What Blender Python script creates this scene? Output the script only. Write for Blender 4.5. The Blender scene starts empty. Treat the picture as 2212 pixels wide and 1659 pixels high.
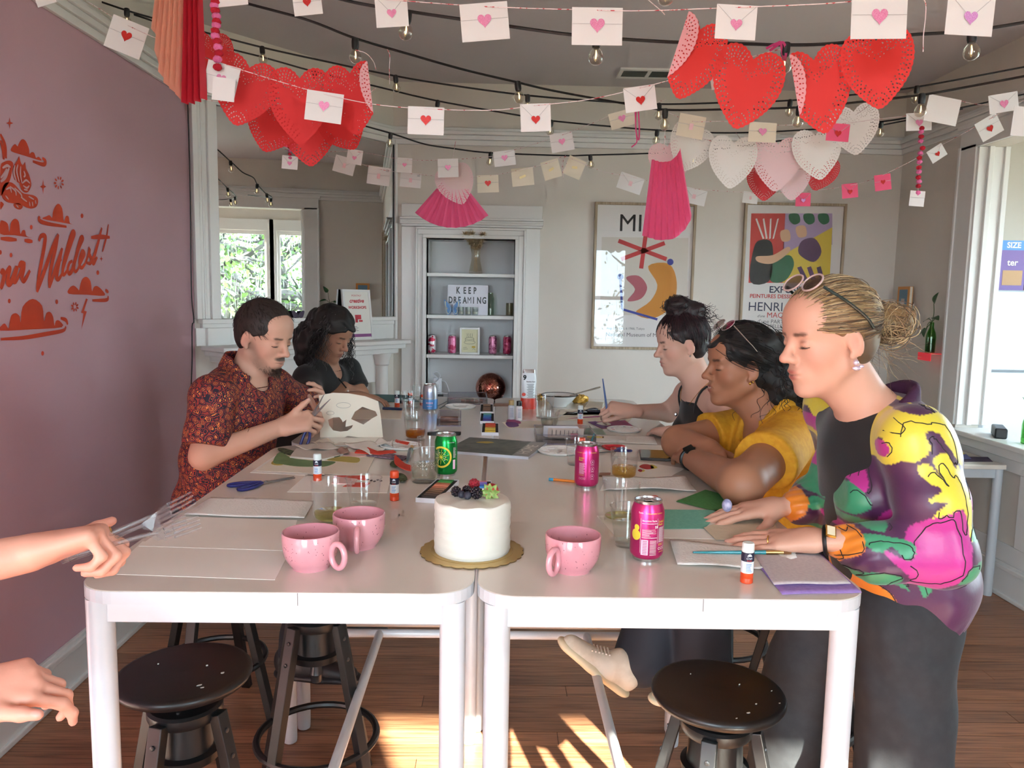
import bpy,math,random
import numpy as np
from mathutils import Vector,Matrix
random.seed(7);np.random.seed(7)
SC=bpy.context.scene
COL=SC.collection
PI=math.pi
# ------------------------------------------------------------------ camera, world, sun, exposure
IW,IH,FPX=2212,1659,1660.7
CAM=np.array([0.0344,-1.2894,1.5687])
PAN,PITCH,ROLL=0.0184,0.1143,0.0181
def _axes():
 f=np.array([math.sin(PAN)*math.cos(PITCH),math.cos(PAN)*math.cos(PITCH),-math.sin(PITCH)])
 r=np.array([math.cos(PAN),-math.sin(PAN),0]);u=np.cross(r,f)
 return f,math.cos(ROLL)*r+math.sin(ROLL)*u,-math.sin(ROLL)*r+math.cos(ROLL)*u
CF,CR,CU=_axes()
def ray(x,y):return CF+CR*(x-IW/2)/FPX-CU*(y-IH/2)/FPX
def hit(x,y,ax,val):
 d=ray(x,y);return CAM+d*((val-CAM[ax])/d[ax])
def tp(x,y,z=1.05):return hit(x,y,2,z)
def bp(x,y,Y=4.09):return hit(x,y,1,Y)
def lp(x,y,X=-1.638):return hit(x,y,0,X)
def ppm(Y,x=1106,y=830):return FPX/float((bp(x,y,Y)-CAM)@CF)
cam_d=bpy.data.cameras.new('camera');cam=bpy.data.objects.new('camera',cam_d);COL.objects.link(cam)
cam_d.sensor_fit='HORIZONTAL';cam_d.sensor_width=36.0;cam_d.lens=FPX/IW*36.0
cam_d.clip_start=0.02;cam_d.clip_end=200
m=Matrix.Identity(4)
for i in range(3):
 m[i][0]=CR[i];m[i][1]=CU[i];m[i][2]=-CF[i];m[i][3]=CAM[i]
cam.matrix_world=m
SC.camera=cam
SC.view_settings.view_transform='Standard';SC.view_settings.look='None'
SC.view_settings.gamma=1.0;SC.view_settings.use_curve_mapping=False
SC.view_settings.exposure=0.82
SC.cycles.transparent_max_bounces=20;SC.cycles.max_bounces=7;SC.cycles.diffuse_bounces=3;SC.cycles.use_adaptive_sampling=True;SC.cycles.adaptive_threshold=0.12;SC.cycles.adaptive_min_samples=16;SC.cycles.caustics_reflective=False;SC.cycles.caustics_refractive=False;SC.cycles.glossy_bounces=3;SC.cycles.sample_clamp_indirect=6.0
W=bpy.data.worlds.new('sky');SC.world=W;W.use_nodes=True
bg=W.node_tree.nodes['Background'];bg.inputs[0].default_value=(0.74,0.88,1.0,1);bg.inputs[1].default_value=15.0
sd=bpy.data.lights.new('sun','SUN');sd.energy=50.0;sd.angle=math.radians(0.8);sd.color=(1,0.92,0.78)
so=bpy.data.objects.new('sun',sd);COL.objects.link(so)
so.rotation_euler=Vector((-0.35,1.0,-0.52)).to_track_quat('-Z','Y').to_euler()
def portal(loc,sx,sz,d):
 a=bpy.data.lights.new('window_portal','AREA');a.shape='RECTANGLE';a.size=sx;a.size_y=sz
 a.cycles.is_portal=True
 o=bpy.data.objects.new('window_portal',a);COL.objects.link(o);o.location=loc
 o.rotation_euler=Vector(d).to_track_quat('-Z','Y').to_euler()
# ------------------------------------------------------------------ materials
def lin(c):
 o=[]
 for v in c[:3]:
  v=v/255.0
  o.append(v/12.92 if v<=0.04045 else((v+0.055)/1.055)**2.4)
 return(*o,1.0)
MATS={}
def M(name,rgb=(200,200,200),rough=0.5,metal=0.0,spec=0.5,noise=None,bump=None,emit=None,sss=0,coat=0,var=0,sheen=0,attr=None):
 """noise=(rgb2, scale, stretch(x,y,z), lo, hi): colour mottling; bump=(scale, strength, dist[, stretch])"""
 if name in MATS:return MATS[name]
 mt=bpy.data.materials.new(name);mt.use_nodes=True;nt=mt.node_tree;b=nt.nodes['Principled BSDF']
 N=nt.nodes.new;L=nt.links.new
 b.inputs['Base Color'].default_value=lin(rgb);b.inputs['Roughness'].default_value=rough
 b.inputs['Metallic'].default_value=metal;b.inputs['Specular IOR Level'].default_value=spec
 if coat:b.inputs['Coat Weight'].default_value=coat;b.inputs['Coat Roughness'].default_value=0.1
 if sheen:b.inputs['Sheen Weight'].default_value=sheen
 if sss:
  b.inputs['Subsurface Weight'].default_value=sss;b.inputs['Subsurface Radius'].default_value=(0.012,0.005,0.003);b.inputs['Subsurface Scale'].default_value=1.0
 src=None
 geo=N('ShaderNodeNewGeometry')
 def coords(st):
  mp=N('ShaderNodeMapping');L(geo.outputs['Position'],mp.inputs['Vector']);mp.inputs['Scale'].default_value=st;return mp.outputs[0]
 if attr:
  a=N('ShaderNodeAttribute');a.attribute_name=attr;src=a.outputs['Color']
 if noise:
  rgb2,sc,st,lo,hi=noise
  n=N('ShaderNodeTexNoise');n.inputs['Scale'].default_value=sc;n.inputs['Detail'].default_value=4;L(coords(st),n.inputs['Vector'])
  r=N('ShaderNodeMapRange');r.inputs[1].default_value=lo;r.inputs[2].default_value=hi;L(n.outputs['Fac'],r.inputs[0])
  mx=N('ShaderNodeMix');mx.data_type='RGBA';L(r.outputs[0],mx.inputs[0])
  mx.inputs[6].default_value=lin(rgb);mx.inputs[7].default_value=lin(rgb2)
  if src:L(src,mx.inputs[6])
  src=mx.outputs[2]
 if var:
  oi=N('ShaderNodeObjectInfo');hs=N('ShaderNodeHueSaturation');mr=N('ShaderNodeMapRange');L(oi.outputs['Random'],mr.inputs[0])
  mr.inputs[3].default_value=1-var;mr.inputs[4].default_value=1+var;L(mr.outputs[0],hs.inputs['Value'])
  if src:L(src,hs.inputs['Color'])
  else:hs.inputs['Color'].default_value=lin(rgb)
  src=hs.outputs[0]
 if src:L(src,b.inputs['Base Color'])
 if bump:
  st=bump[3]if len(bump)>3 else(1,1,1)
  n=N('ShaderNodeTexNoise');n.inputs['Scale'].default_value=bump[0];n.inputs['Detail'].default_value=3;L(coords(st),n.inputs['Vector'])
  bu=N('ShaderNodeBump');bu.inputs['Strength'].default_value=bump[1];bu.inputs['Distance'].default_value=bump[2]
  L(n.outputs['Fac'],bu.inputs['Height']);L(bu.outputs[0],b.inputs['Normal'])
 if emit:
  b.inputs['Emission Color'].default_value=lin(emit[0]);b.inputs['Emission Strength'].default_value=emit[1]
 MATS[name]=mt;return mt
def MG(name,tint=(250,252,252),refl=1.0,rough=0.0,ior=1.45):
 """clear thin glass or acetate: light passes, edges and glints reflect"""
 if name in MATS:return MATS[name]
 mt=bpy.data.materials.new(name);mt.use_nodes=True;nt=mt.node_tree
 for n in list(nt.nodes):nt.nodes.remove(n)
 N=nt.nodes.new;L=nt.links.new
 out=N('ShaderNodeOutputMaterial');mx=N('ShaderNodeMixShader');t=N('ShaderNodeBsdfTransparent');g=N('ShaderNodeBsdfGlossy')
 t.inputs[0].default_value=lin(tint);g.inputs['Roughness'].default_value=rough;g.inputs[0].default_value=(1,1,1,1)
 lw=N('ShaderNodeLayerWeight');lw.inputs[0].default_value=0.5
 pw=N('ShaderNodeMath');pw.operation='POWER';pw.inputs[1].default_value=4.0;L(lw.outputs['Facing'],pw.inputs[0])
 f0=((ior-1)/(ior+1))**2;ml=N('ShaderNodeMapRange');ml.inputs[3].default_value=f0*refl;ml.inputs[4].default_value=0.7*refl
 L(pw.outputs[0],ml.inputs[0]);L(ml.outputs[0],mx.inputs[0]);L(t.outputs[0],mx.inputs[1]);L(g.outputs[0],mx.inputs[2]);L(mx.outputs[0],out.inputs[0])
 MATS[name]=mt;return mt
# ------------------------------------------------------------------ mesh building
class G:
 def __init__(s):s.v=[];s.f=[]
 def add(s,v,f):
  o=len(s.v);s.v+=[tuple(map(float,p))for p in v];s.f+=[tuple(i+o for i in q)for q in f];return s
 def box(s,c,d,rz=0,rot=None):
  x,y,z=d[0]/2,d[1]/2,d[2]/2
  P=np.array([(-x,-y,-z),(x,-y,-z),(x,y,-z),(-x,y,-z),(-x,-y,z),(x,-y,z),(x,y,z),(-x,y,z)])
  if rot is not None:P=P@np.asarray(rot).T
  elif rz:P=P@np.array([[math.cos(rz),-math.sin(rz),0],[math.sin(rz),math.cos(rz),0],[0,0,1]]).T
  return s.add(P+np.array(c),[(3,2,1,0),(4,5,6,7),(0,1,5,4),(1,2,6,5),(2,3,7,6),(3,0,4,7)])
 def bx(s,x0,x1,y0,y1,z0,z1):return s.box(((x0+x1)/2,(y0+y1)/2,(z0+z1)/2),(abs(x1-x0),abs(y1-y0),abs(z1-z0)))
 def lathe(s,prof,n=32,c=(0,0,0),rot=None,cap0=True,cap1=True,ang=None):
  a=np.arange(n)*2*PI/n;V=[]
  for r,z in prof:V+=[(r*math.cos(t),r*math.sin(t),z)for t in a]
  F=[]
  for i in range(len(prof)-1):
   for j in range(n):k=(j+1)%n;F.append((i*n+j,i*n+k,(i+1)*n+k,(i+1)*n+j))
  if cap0 and prof[0][0]>1e-6:F.append(tuple(range(n-1,-1,-1)))
  if cap1 and prof[-1][0]>1e-6:F.append(tuple(range((len(prof)-1)*n,len(prof)*n)))
  V=np.array(V)
  if rot is not None:V=V@np.asarray(rot).T
  return s.add(V+np.array(c),F)
 def tube(s,path,r,n=8,closed=False,caps=True):
  P=np.array(path,float);m=len(P);R_=np.full(m,r,float)if np.isscalar(r)else np.array(r,float)
  T=np.zeros_like(P)
  if closed:T=np.roll(P,-1,0)-np.roll(P,1,0)
  else:T[1:-1]=P[2:]-P[:-2];T[0]=P[1]-P[0];T[-1]=P[-1]-P[-2]
  T/=np.linalg.norm(T,axis=1)[:,None]+1e-12
  up=np.array([0,0,1.0])if abs(T[0][2])<0.9 else np.array([1.0,0,0])
  V=[];nx=np.cross(up,T[0]);nx/=np.linalg.norm(nx)
  for i in range(m):
   nx=nx-T[i]*(nx@T[i]);nx/=np.linalg.norm(nx)+1e-12;ny=np.cross(T[i],nx)
   for j in range(n):
    a=2*PI*j/n;V.append(P[i]+R_[i]*(nx*math.cos(a)+ny*math.sin(a)))
  F=[]
  for i in range(m if closed else m-1):
   i2=(i+1)%m
   for j in range(n):k=(j+1)%n;F.append((i*n+j,i*n+k,i2*n+k,i2*n+j))
  if caps and not closed:F.append(tuple(range(n-1,-1,-1)));F.append(tuple(range((m-1)*n,m*n)))
  return s.add(V,F)
 def prism(s,poly,z0,z1):
  n=len(poly);a=sum(poly[i][0]*poly[(i+1)%n][1]-poly[(i+1)%n][0]*poly[i][1]for i in range(n))
  if a<0:poly=poly[::-1]
  V=[(x,y,z0)for x,y in poly]+[(x,y,z1)for x,y in poly]
  F=[tuple(range(n-1,-1,-1)),tuple(range(n,2*n))]+[(i,(i+1)%n,n+(i+1)%n,n+i)for i in range(n)]
  return s.add(V,F)
 def ball(s,c,r,n=12,m=8,rot=None):
  rr=np.array(r if hasattr(r,'__len__')else(r,r,r));V=[(0,0,-1)]
  for i in range(1,m):
   t=PI*i/m-PI/2
   V+=[(math.cos(t)*math.cos(2*PI*j/n),math.cos(t)*math.sin(2*PI*j/n),math.sin(t))for j in range(n)]
  V.append((0,0,1));F=[(0,1+(j+1)%n,1+j)for j in range(n)]
  for i in range(m-2):
   for j in range(n):k=(j+1)%n;a=1+i*n;b_=a+n;F.append((a+j,a+k,b_+k,b_+j))
  a=1+(m-2)*n;e=a+n;F+=[(a+j,a+(j+1)%n,e)for j in range(n)]
  V=np.array(V)*rr
  if rot is not None:V=V@np.asarray(rot).T
  return s.add(V+np.array(c),F)
 def xf(s,mat=None,loc=(0,0,0)):
  V=np.array(s.v)
  if mat is not None:V=V@np.asarray(mat).T
  s.v=[tuple(p)for p in V+np.array(loc)];return s
def rotz(a):c,s=math.cos(a),math.sin(a);return np.array([[c,-s,0],[s,c,0],[0,0,1.0]])
def rotx(a):c,s=math.cos(a),math.sin(a);return np.array([[1.0,0,0],[0,c,-s],[0,s,c]])
def roty(a):c,s=math.cos(a),math.sin(a);return np.array([[c,0,s],[0,1.0,0],[-s,0,c]])
def nrm(v):v=np.array(v,float);return v/(np.linalg.norm(v)+1e-12)
def basis(x=None,y=None,z=None):
 """columns: right-handed frame; z exact, x as near as may be"""
 z=nrm(z);x=nrm(np.array(x)-z*(np.array(x)@z));return np.stack([x,np.cross(z,x),z],1)
def smooth_path(P,n=8,closed=False):
 P=[np.array(p,float)for p in P];m=len(P);out=[]
 rng=range(m if closed else m-1)
 for i in rng:
  p0=P[(i-1)%m]if closed or i>0 else 2*P[0]-P[1];p1=P[i];p2=P[(i+1)%m]
  p3=P[(i+2)%m]if closed or i+2<m else 2*P[-1]-P[-2]
  for t in np.arange(n)/n:
   out.append(0.5*((2*p1)+(-p0+p2)*t+(2*p0-5*p1+4*p2-p3)*t*t+(-p0+3*p1-3*p2+p3)*t**3))
 if not closed:out.append(P[-1])
 return out
def mesh_of(name,g,mats,smooth=False,ang=None):
 me=bpy.data.meshes.new(name);me.from_pydata(g.v,[],g.f)
 for mt in(mats if isinstance(mats,(list,tuple))else[mats]):me.materials.append(mt)
 if smooth:
  me.polygons.foreach_set('use_smooth',[True]*len(me.polygons))
  if ang is not None:
   try:me.set_sharp_from_angle(angle=math.radians(ang))
   except Exception:pass
 me.update();return me
def obj(name,me,parent=None,loc=None,rz=0,rot=None,scale=None):
 o=bpy.data.objects.new(name,me);COL.objects.link(o)
 if parent is not None:o.parent=parent
 if loc is not None:o.location=loc
 if rot is not None:o.rotation_euler=Matrix([list(r)for r in rot]).to_euler()
 elif rz:o.rotation_euler=(0,0,rz)
 if scale is not None:o.scale=scale
 return o
def part(name,g,mt,parent=None,smooth=False,ang=40,bevel=0,label=None,loc=None,seg=2,world=False):
 if world and parent is not None:
  l=np.array(parent.location);r=rotz(parent.rotation_euler[2])
  g.v=[tuple(p)for p in(np.array(g.v)-l)@r]
 o=obj(name,mesh_of(name,g,mt,smooth,ang if smooth else None),parent,loc)
 if bevel:
  b=o.modifiers.new('edge','BEVEL');b.width=bevel;b.segments=seg;b.limit_method='ANGLE';b.angle_limit=math.radians(35)
 if label:o['label']=label
 return o
def tag(o,label=None,cat=None,group=None,kind=None):
 if label:o['label']=label
 if cat:o['category']=cat
 if group:o['group']=group
 if kind:o['kind']=kind
 return o
def thing(name,label,cat,loc=(0,0,0),rz=0,group=None,rot=None):
 o=bpy.data.objects.new(name,None);COL.objects.link(o);o.empty_display_size=0.05
 o.location=[float(v)for v in loc];o.rotation_euler=(0,0,rz)
 if rot is not None:o.rotation_euler=Matrix([list(r)for r in rot]).to_euler()
 return tag(o,label,cat,group)
def struct(name,g,mt,parent=None,**k):
 o=part(name,g,mt,parent,**k)
 if parent is None:o['kind']='structure'
 return o
def curve_mesh(splines,extrude=0.0,bev=0.0):
 """filled flat outline with holes (list of closed 2D loops) -> (verts, faces)"""
 cu=bpy.data.curves.new('outline','CURVE');cu.dimensions='2D';cu.fill_mode='BOTH';cu.extrude=extrude;cu.bevel_depth=bev
 for sp in splines:
  s=cu.splines.new('POLY');s.points.add(len(sp)-1);s.use_cyclic_u=True
  for i,q in enumerate(sp):s.points[i].co=(float(q[0]),float(q[1]),0,1)
 return _from_curve(cu)
def _from_curve(cu):
 o=bpy.data.objects.new('tmp',cu);me=o.to_mesh()
 v=[tuple(p.co)for p in me.vertices];f=[tuple(p.vertices)for p in me.polygons]
 o.to_mesh_clear();bpy.data.objects.remove(o);bpy.data.curves.remove(cu);return v,f
_TX={}
def text_mesh(t,size=1.0,bold=0.0,extrude=0.0,align='LEFT',shear=0.0,spacing=1.0):
 if'M'in t:bold=0.0
 k=(t,bold,extrude,align,shear,spacing)
 if k not in _TX:
  cu=bpy.data.curves.new('lettering','FONT');cu.body=t;cu.size=1.0;cu.offset=bold;cu.extrude=extrude;cu.align_x=align
  cu.shear=shear;cu.space_character=spacing;cu.resolution_u=3;cu.fill_mode='FRONT'if extrude==0 else'BOTH'
  _TX[k]=_from_curve(cu)
 v,f=_TX[k]
 return[(x*size,y*size,z*size)for x,y,z in v],f
def text_w(t,width,**k):
 """text scaled to a width; returns verts, faces, cap height"""
 v,f=text_mesh(t,1.0,**k);xs=[p[0]for p in v];s=width/(max(xs)-min(xs));x0=min(xs)
 return[((p[0]-x0)*s,p[1]*s,p[2]*s)for p in v],f
def copy_tree(o,parent=None):
 c=o.copy();COL.objects.link(c);c.parent=parent
 for ch in list(o.children):copy_tree(ch,c)
 return c
# ------------------------------------------------------------------ room shell
CEIL,RAIL=2.985,2.66
XL,XR,YB,YR=-1.638,2.79,4.09,-3.0
m_wall=M('wall_paint',(222,213,202),0.7,noise=((214,205,195),1.5,(1,1,1),0.4,0.7),bump=(60,0.15,0.002))
m_pink=M('pink_wall_paint',(206,164,172),0.6,noise=((201,160,170),1.3,(1,1,1),0.35,0.7),bump=(50,0.2,0.002))
m_ceil=M('ceiling_paint',(214,206,206),0.85,bump=(20,0.2,0.004))
m_trim=M('white_trim_paint',(231,228,224),0.35,bump=(30,0.12,0.002))
m_cabin=M('cabinet_paint',(226,224,224),0.5,bump=(30,0.1,0.002))
m_floor=M('oiled_pine_boards',(172,120,88),0.34,noise=((112,72,50),3.2,(1.2,34,1),0.42,0.72),bump=(4,0.25,0.002,(1.5,60,1)),var=0.26)
m_sub=M('dark_subfloor',(44,27,18),0.8)
m_glasspane=MG('window_glass',(246,250,250))
m_black=M('black_satin',(16,16,17),0.4)
fl=struct('floor',G().bx(XL-0.2,4.7,YR-0.1,4.4,-0.08,-0.012),m_sub)
pg=G().bx(0,1,0,1,-0.014,0);plank_me=mesh_of('plank',pg,m_floor)
rows=0;y=0.42
while y<YB:
 x=XL-random.uniform(0,1.2)
 while x<2.95:
  ln=random.uniform(1.3,2.9);x1=min(x+ln,2.95);x0=max(x,XL)
  if x1-x0>0.02:obj('plank',plank_me,fl,(x0+0.001,y+0.0012,random.uniform(-0.0008,0.0004)),scale=(x1-x0-0.002,min(0.083-0.0024,YB-y),1))
  x+=ln
 y+=0.083
part('outer_boards',G().bx(XL,XR,YR,0.42,-0.013,0),m_floor,fl)
part('kitchen_boards',G().bx(2.95,4.55,-0.6,4.3,-0.013,0),m_floor,fl)
struct('ceiling',G().bx(XL-0.2,4.7,YR-0.1,4.45,CEIL,CEIL+0.1),m_ceil)
wl=struct('wall_left',G().bx(XL-0.12,XL,YR,2.985,0,RAIL),m_pink)
part('frieze',G().bx(XL-0.12,XL,YR,2.985,RAIL,CEIL),m_wall,wl)
# corner wall set across the far left corner
FA=np.array([XL,2.975]);FB=np.array([-0.70,4.09]);FD=(FB-FA)/np.linalg.norm(FB-FA);FN=np.array([FD[1],-FD[0]]);FLEN=float(np.linalg.norm(FB-FA))
FANG=math.atan2(FD[1],FD[0])
def fw(x,out,z):q=FA+FD*x+FN*out;return(q[0],q[1],z)
def fbox(g,x0,x1,o0,o1,z0,z1):
 c=fw((x0+x1)/2,(o0+o1)/2,(z0+z1)/2);return g.box(c,(abs(x1-x0),abs(o1-o0),abs(z1-z0)),FANG)
wf=struct('wall_corner',fbox(G(),-0.1,FLEN+0.1,-0.12,0,0,CEIL),m_wall)
CX0,CX1,CZ0,CZ1=-0.471,0.137,0.80,1.952
wb=struct('wall_back',G().bx(-0.85,CX0,YB,YB+0.12,0,CEIL).bx(CX1,3.0,YB,YB+0.12,0,CEIL).bx(CX0,CX1,YB,YB+0.12,0,CZ0).bx(CX0,CX1,YB,YB+0.12,CZ1,CEIL),m_wall)
OY0,OY1,OZ0,OZ1=-0.6,3.235,0.80,2.47
wr=struct('wall_right',G().bx(XR,XR+0.14,OY1,YB,0,CEIL).bx(XR,XR+0.14,OY0,OY1,OZ1,CEIL).bx(XR,XR+0.14,YR,OY0,0,CEIL),m_wall)
struct('wall_pony',G().bx(XR,XR+0.14,OY0,OY1,0,OZ0),m_wall)
struct('wall_kitchen_back',G().bx(XR+0.14,4.7,4.22,4.34,0,CEIL),m_wall)
struct('wall_kitchen_front',G().bx(XR+0.14,4.7,OY0-0.12,OY0,0,CEIL),m_wall)
KX=4.55
KW=[(0.0,0.85),(1.0,1.8),(1.97,2.62),(2.75,3.35)]  # first two windows are added, unseen, to bring in more light
def wall_with_holes(name,axis,c0,c1,u0,u1,holes,mt):
 g=G();us=sorted({u0,u1,*[h[0]for h in holes],*[h[1]for h in holes]})
 for a,b in zip(us[:-1],us[1:]):
  hs=[h for h in holes if h[0]<=a+1e-6 and h[1]>=b-1e-6]
  zs=[(0,CEIL)]if not hs else[(0,hs[0][2]),(hs[0][3],CEIL)]
  for z0,z1 in zs:
   if axis==0:g.bx(c0,c1,a,b,z0,z1)
   else:g.bx(a,b,c0,c1,z0,z1)
 return struct(name,g,mt)
wall_with_holes('wall_kitchen_right',0,KX,KX+0.12,-0.72,4.34,[(a,b,0.85,2.36)for a,b in KW],m_wall)
RW=[(-1.54,-0.30,0.45),(1.12,2.1,0.75)]  # left window widened and its sill lowered to light the pink wall more
wall_with_holes('wall_rear',1,YR-0.12,YR,XL-0.12,3.0,[(a,b,z,2.37)for a,b,z in RW],m_wall)
n=0
for a,b,zs in RW:
 n+=1;w=struct('window_%d'%n,G().bx(a-0.1,b+0.1,YR,YR+0.025,2.37,2.49).bx(a-0.1,a,YR,YR+0.025,zs-0.09,2.37).bx(b,b+0.1,YR,YR+0.025,zs-0.09,2.37),m_trim)
 part('window_sill',G().bx(a-0.13,b+0.13,YR-0.02,YR+0.07,zs-0.03,zs),m_trim,w)
 for z0,z1,yy in((zs,1.58,-0.04),(1.54,2.37,-0.075)):
  sa=part('sash',G().bx(a,a+0.05,YR+yy,YR+yy+0.03,z0,z1).bx(b-0.05,b,YR+yy,YR+yy+0.03,z0,z1).bx(a+0.05,b-0.05,YR+yy,YR+yy+0.03,z0,z0+0.05).bx(a+0.05,b-0.05,YR+yy,YR+yy+0.03,z1-0.05,z1),m_trim,w)
  part('pane',G().bx(a+0.05,b-0.05,YR+yy+0.012,YR+yy+0.016,z0+0.05,z1-0.05),m_glasspane,sa)
 portal(((a+b)/2,YR-0.10,(zs+2.37)/2),b-a,2.37-zs,(0,1,0))
for a,b in KW:
 n+=1;w=struct('window_%d'%n,G().bx(KX-0.025,KX,a-0.09,a,0.8,2.36).bx(KX-0.025,KX,b,b+0.09,0.8,2.36).bx(KX-0.03,KX,a-0.09,b+0.09,2.36,2.5),m_trim)
 part('window_sill',G().bx(KX-0.07,KX+0.02,a-0.1,b+0.1,0.82,0.85),m_trim,w)
 sa=part('sash',G().bx(KX+0.04,KX+0.07,a,a+0.035,0.85,2.36).bx(KX+0.04,KX+0.07,b-0.035,b,0.85,2.36).bx(KX+0.04,KX+0.07,a+0.035,b-0.035,2.31,2.36).bx(KX+0.04,KX+0.07,a+0.035,b-0.035,0.85,0.9),m_trim,w)
 part('pane',G().bx(KX+0.052,KX+0.056,a+0.035,b-0.035,0.9,2.31),m_glasspane,sa)
 portal((KX+0.10,(a+b)/2,1.6),1.5,b-a,(-1,0,0))
# picture rail, baseboards
def rail(name,p0,p1,nx,prof):
 d=np.array(p1)-np.array(p0);ln=np.linalg.norm(d);an=math.atan2(d[1],d[0]);g=G()
 for o,z0,z1 in prof:
  c=(np.array(p0)+np.array(p1))/2+np.array(nx)*o/2;g.box((c[0],c[1],(z0+z1)/2),(ln,o,z1-z0),an)
 return struct(name,g,m_trim,bevel=0.004)
RP=[(0.02,RAIL-0.085,RAIL-0.05),(0.034,RAIL-0.05,RAIL-0.02),(0.05,RAIL-0.02,RAIL+0.005),(0.022,RAIL+0.005,RAIL+0.03)]
rail('trim_1',(XL,YR),(XL,2.985),(1,0),RP);rail('trim_2',FA,FB,FN,RP);rail('trim_3',(-0.70,YB),(XR,YB),(0,-1),RP);rail('trim_4',(XR,YB),(XR,YR),(-1,0),RP)
BP_=[(0.018,0,0.19),(0.028,0.15,0.175),(0.03,0,0.022)]
rail('baseboard_left',(XL,YR),(XL,2.985),(1,0),BP_);rail('baseboard_back',(CX1+0.19,YB),(XR,YB),(0,-1),BP_);rail('baseboard_right',(XR,YB),(XR,YR),(-1,0),BP_)
# opening on the right: casing, jamb, ledge, wainscot stiles
struct('trim_5',G().bx(XR-0.022,XR,OY1-0.01,OY1+0.15,OZ0+0.05,OZ1+0.02).bx(XR-0.03,XR,OY1+0.135,OY1+0.155,OZ0+0.05,OZ1+0.02).bx(XR-0.022,XR,OY0-0.15,OY0,OZ0,OZ1+0.02).bx(XR-0.022,XR,OY0-0.15,OY1+0.15,OZ1,OZ1+0.12).bx(XR-0.035,XR,OY0-0.17,OY1+0.17,OZ1+0.12,OZ1+0.15).bx(XR-0.01,XR+0.15,OY1-0.025,OY1,OZ0+0.05,OZ1).bx(XR+0.04,XR+0.07,OY1-0.045,OY1-0.025,OZ0+0.05,OZ1).bx(XR+0.135,XR+0.165,OY1-0.04,OY1+0.0,OZ0+0.05,OZ1),m_trim,bevel=0.003)
led=struct('trim_6',G().bx(XR-0.05,XR+0.19,OY0,OY1+0.0,OZ0,OZ0+0.03),m_trim,bevel=0.006)
part('apron_moulding',G().bx(XR-0.03,XR,OY0,OY1,OZ0-0.05,OZ0),m_trim,led,bevel=0.004)
g=G().bx(XR-0.014,XR,OY0,OY1,OZ0-0.12,OZ0-0.05).bx(XR-0.014,XR,OY0,OY1,0.19,0.29)
for yy in np.arange(OY0,OY1,0.62):g.bx(XR-0.014,XR,yy,yy+0.11,0.29,OZ0-0.12)
struct('trim_7',g,m_trim,bevel=0.003)
# ---------------- corner fireplace: mirror, mantel, columns
mm=thing('overmantel_mirror','tall frameless wall mirror above the white corner mantel reflecting the windows','mirror',fw(0.79,0,1.41))
m_mirror=M('mirror_silver',(236,240,240),0.0,1.0)
part('mirror_glass',fbox(G(),0.137,1.443,0.003,0.012,1.412,2.57),m_mirror,mm,world=True)
part('black_edge',fbox(G(),1.443,1.449,0.003,0.016,1.412,2.57),m_black,mm,world=True)
struct('trim_8',fbox(fbox(fbox(fbox(fbox(G(),0.0,0.03,0,0.035,1.41,2.6),0.03,0.085,0,0.024,1.41,2.6),0.085,0.14,0,0.04,1.41,2.6),1.449,1.47,0,0.03,1.2,2.6),0.05,0.06,0,0.03,1.41,2.6),m_trim,bevel=0.003)
g=G();fbox(g,0.02,1.45,0,0.05,1.385,1.41);fbox(g,0.03,1.44,0,0.03,1.36,1.385);fbox(g,0.0,1.46,0,0.012,1.26,1.36)
fbox(g,0.06,0.2,0,0.03,1.26,1.36);fbox(g,1.2,1.36,0,0.03,1.26,1.36)
struct('trim_9',g,m_trim,bevel=0.003)
mt_=thing('fireplace_mantel','white painted corner fireplace mantel with round columns and moulded shelf','fireplace',fw(0.72,0.1,0))
part('mantel_shelf',fbox(fbox(fbox(G(),0.03,1.4,0,0.24,1.235,1.262),0.05,1.38,0,0.21,1.205,1.235),0.08,1.35,0,0.17,1.17,1.205),m_trim,mt_,bevel=0.006,world=True)
part('frieze_board',fbox(G(),0.12,1.31,0,0.11,0.98,1.17),m_trim,mt_,world=True,bevel=0.003)
for lx in(0.19,1.24):
 c=fw(lx,0.125,0)
 part('column',G().lathe([(0.075,0),(0.075,0.1),(0.06,0.13),(0.048,0.16),(0.043,0.6),(0.04,1.09),(0.05,1.1),(0.05,1.115),(0.056,1.14),(0.064,1.16),(0.066,1.175)],24,c),m_trim,mt_,smooth=True,world=True)
part('surround_panel',fbox(fbox(fbox(G(),0.26,0.5,0,0.06,0,0.98),0.95,1.18,0,0.06,0,0.98),0.5,0.95,0,0.06,0.7,0.98),m_trim,mt_,bevel=0.003,world=True)
m_mosaic=M('mosaic_tile',(178,176,160),0.5,noise=((120,122,112),160,(1,1,1),0.4,0.6))
part('tile_slip',fbox(fbox(G(),0.42,0.5,0.06,0.066,0,0.9),0.95,1.03,0.06,0.066,0,0.9),m_mosaic,mt_,world=True)
part('firebox',fbox(G(),0.5,0.95,-0.03,0.002,0,0.7),M('firebox_black',(26,25,25),0.9),mt_,world=True)  # flat near-black sheet fills the fireplace opening
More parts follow.
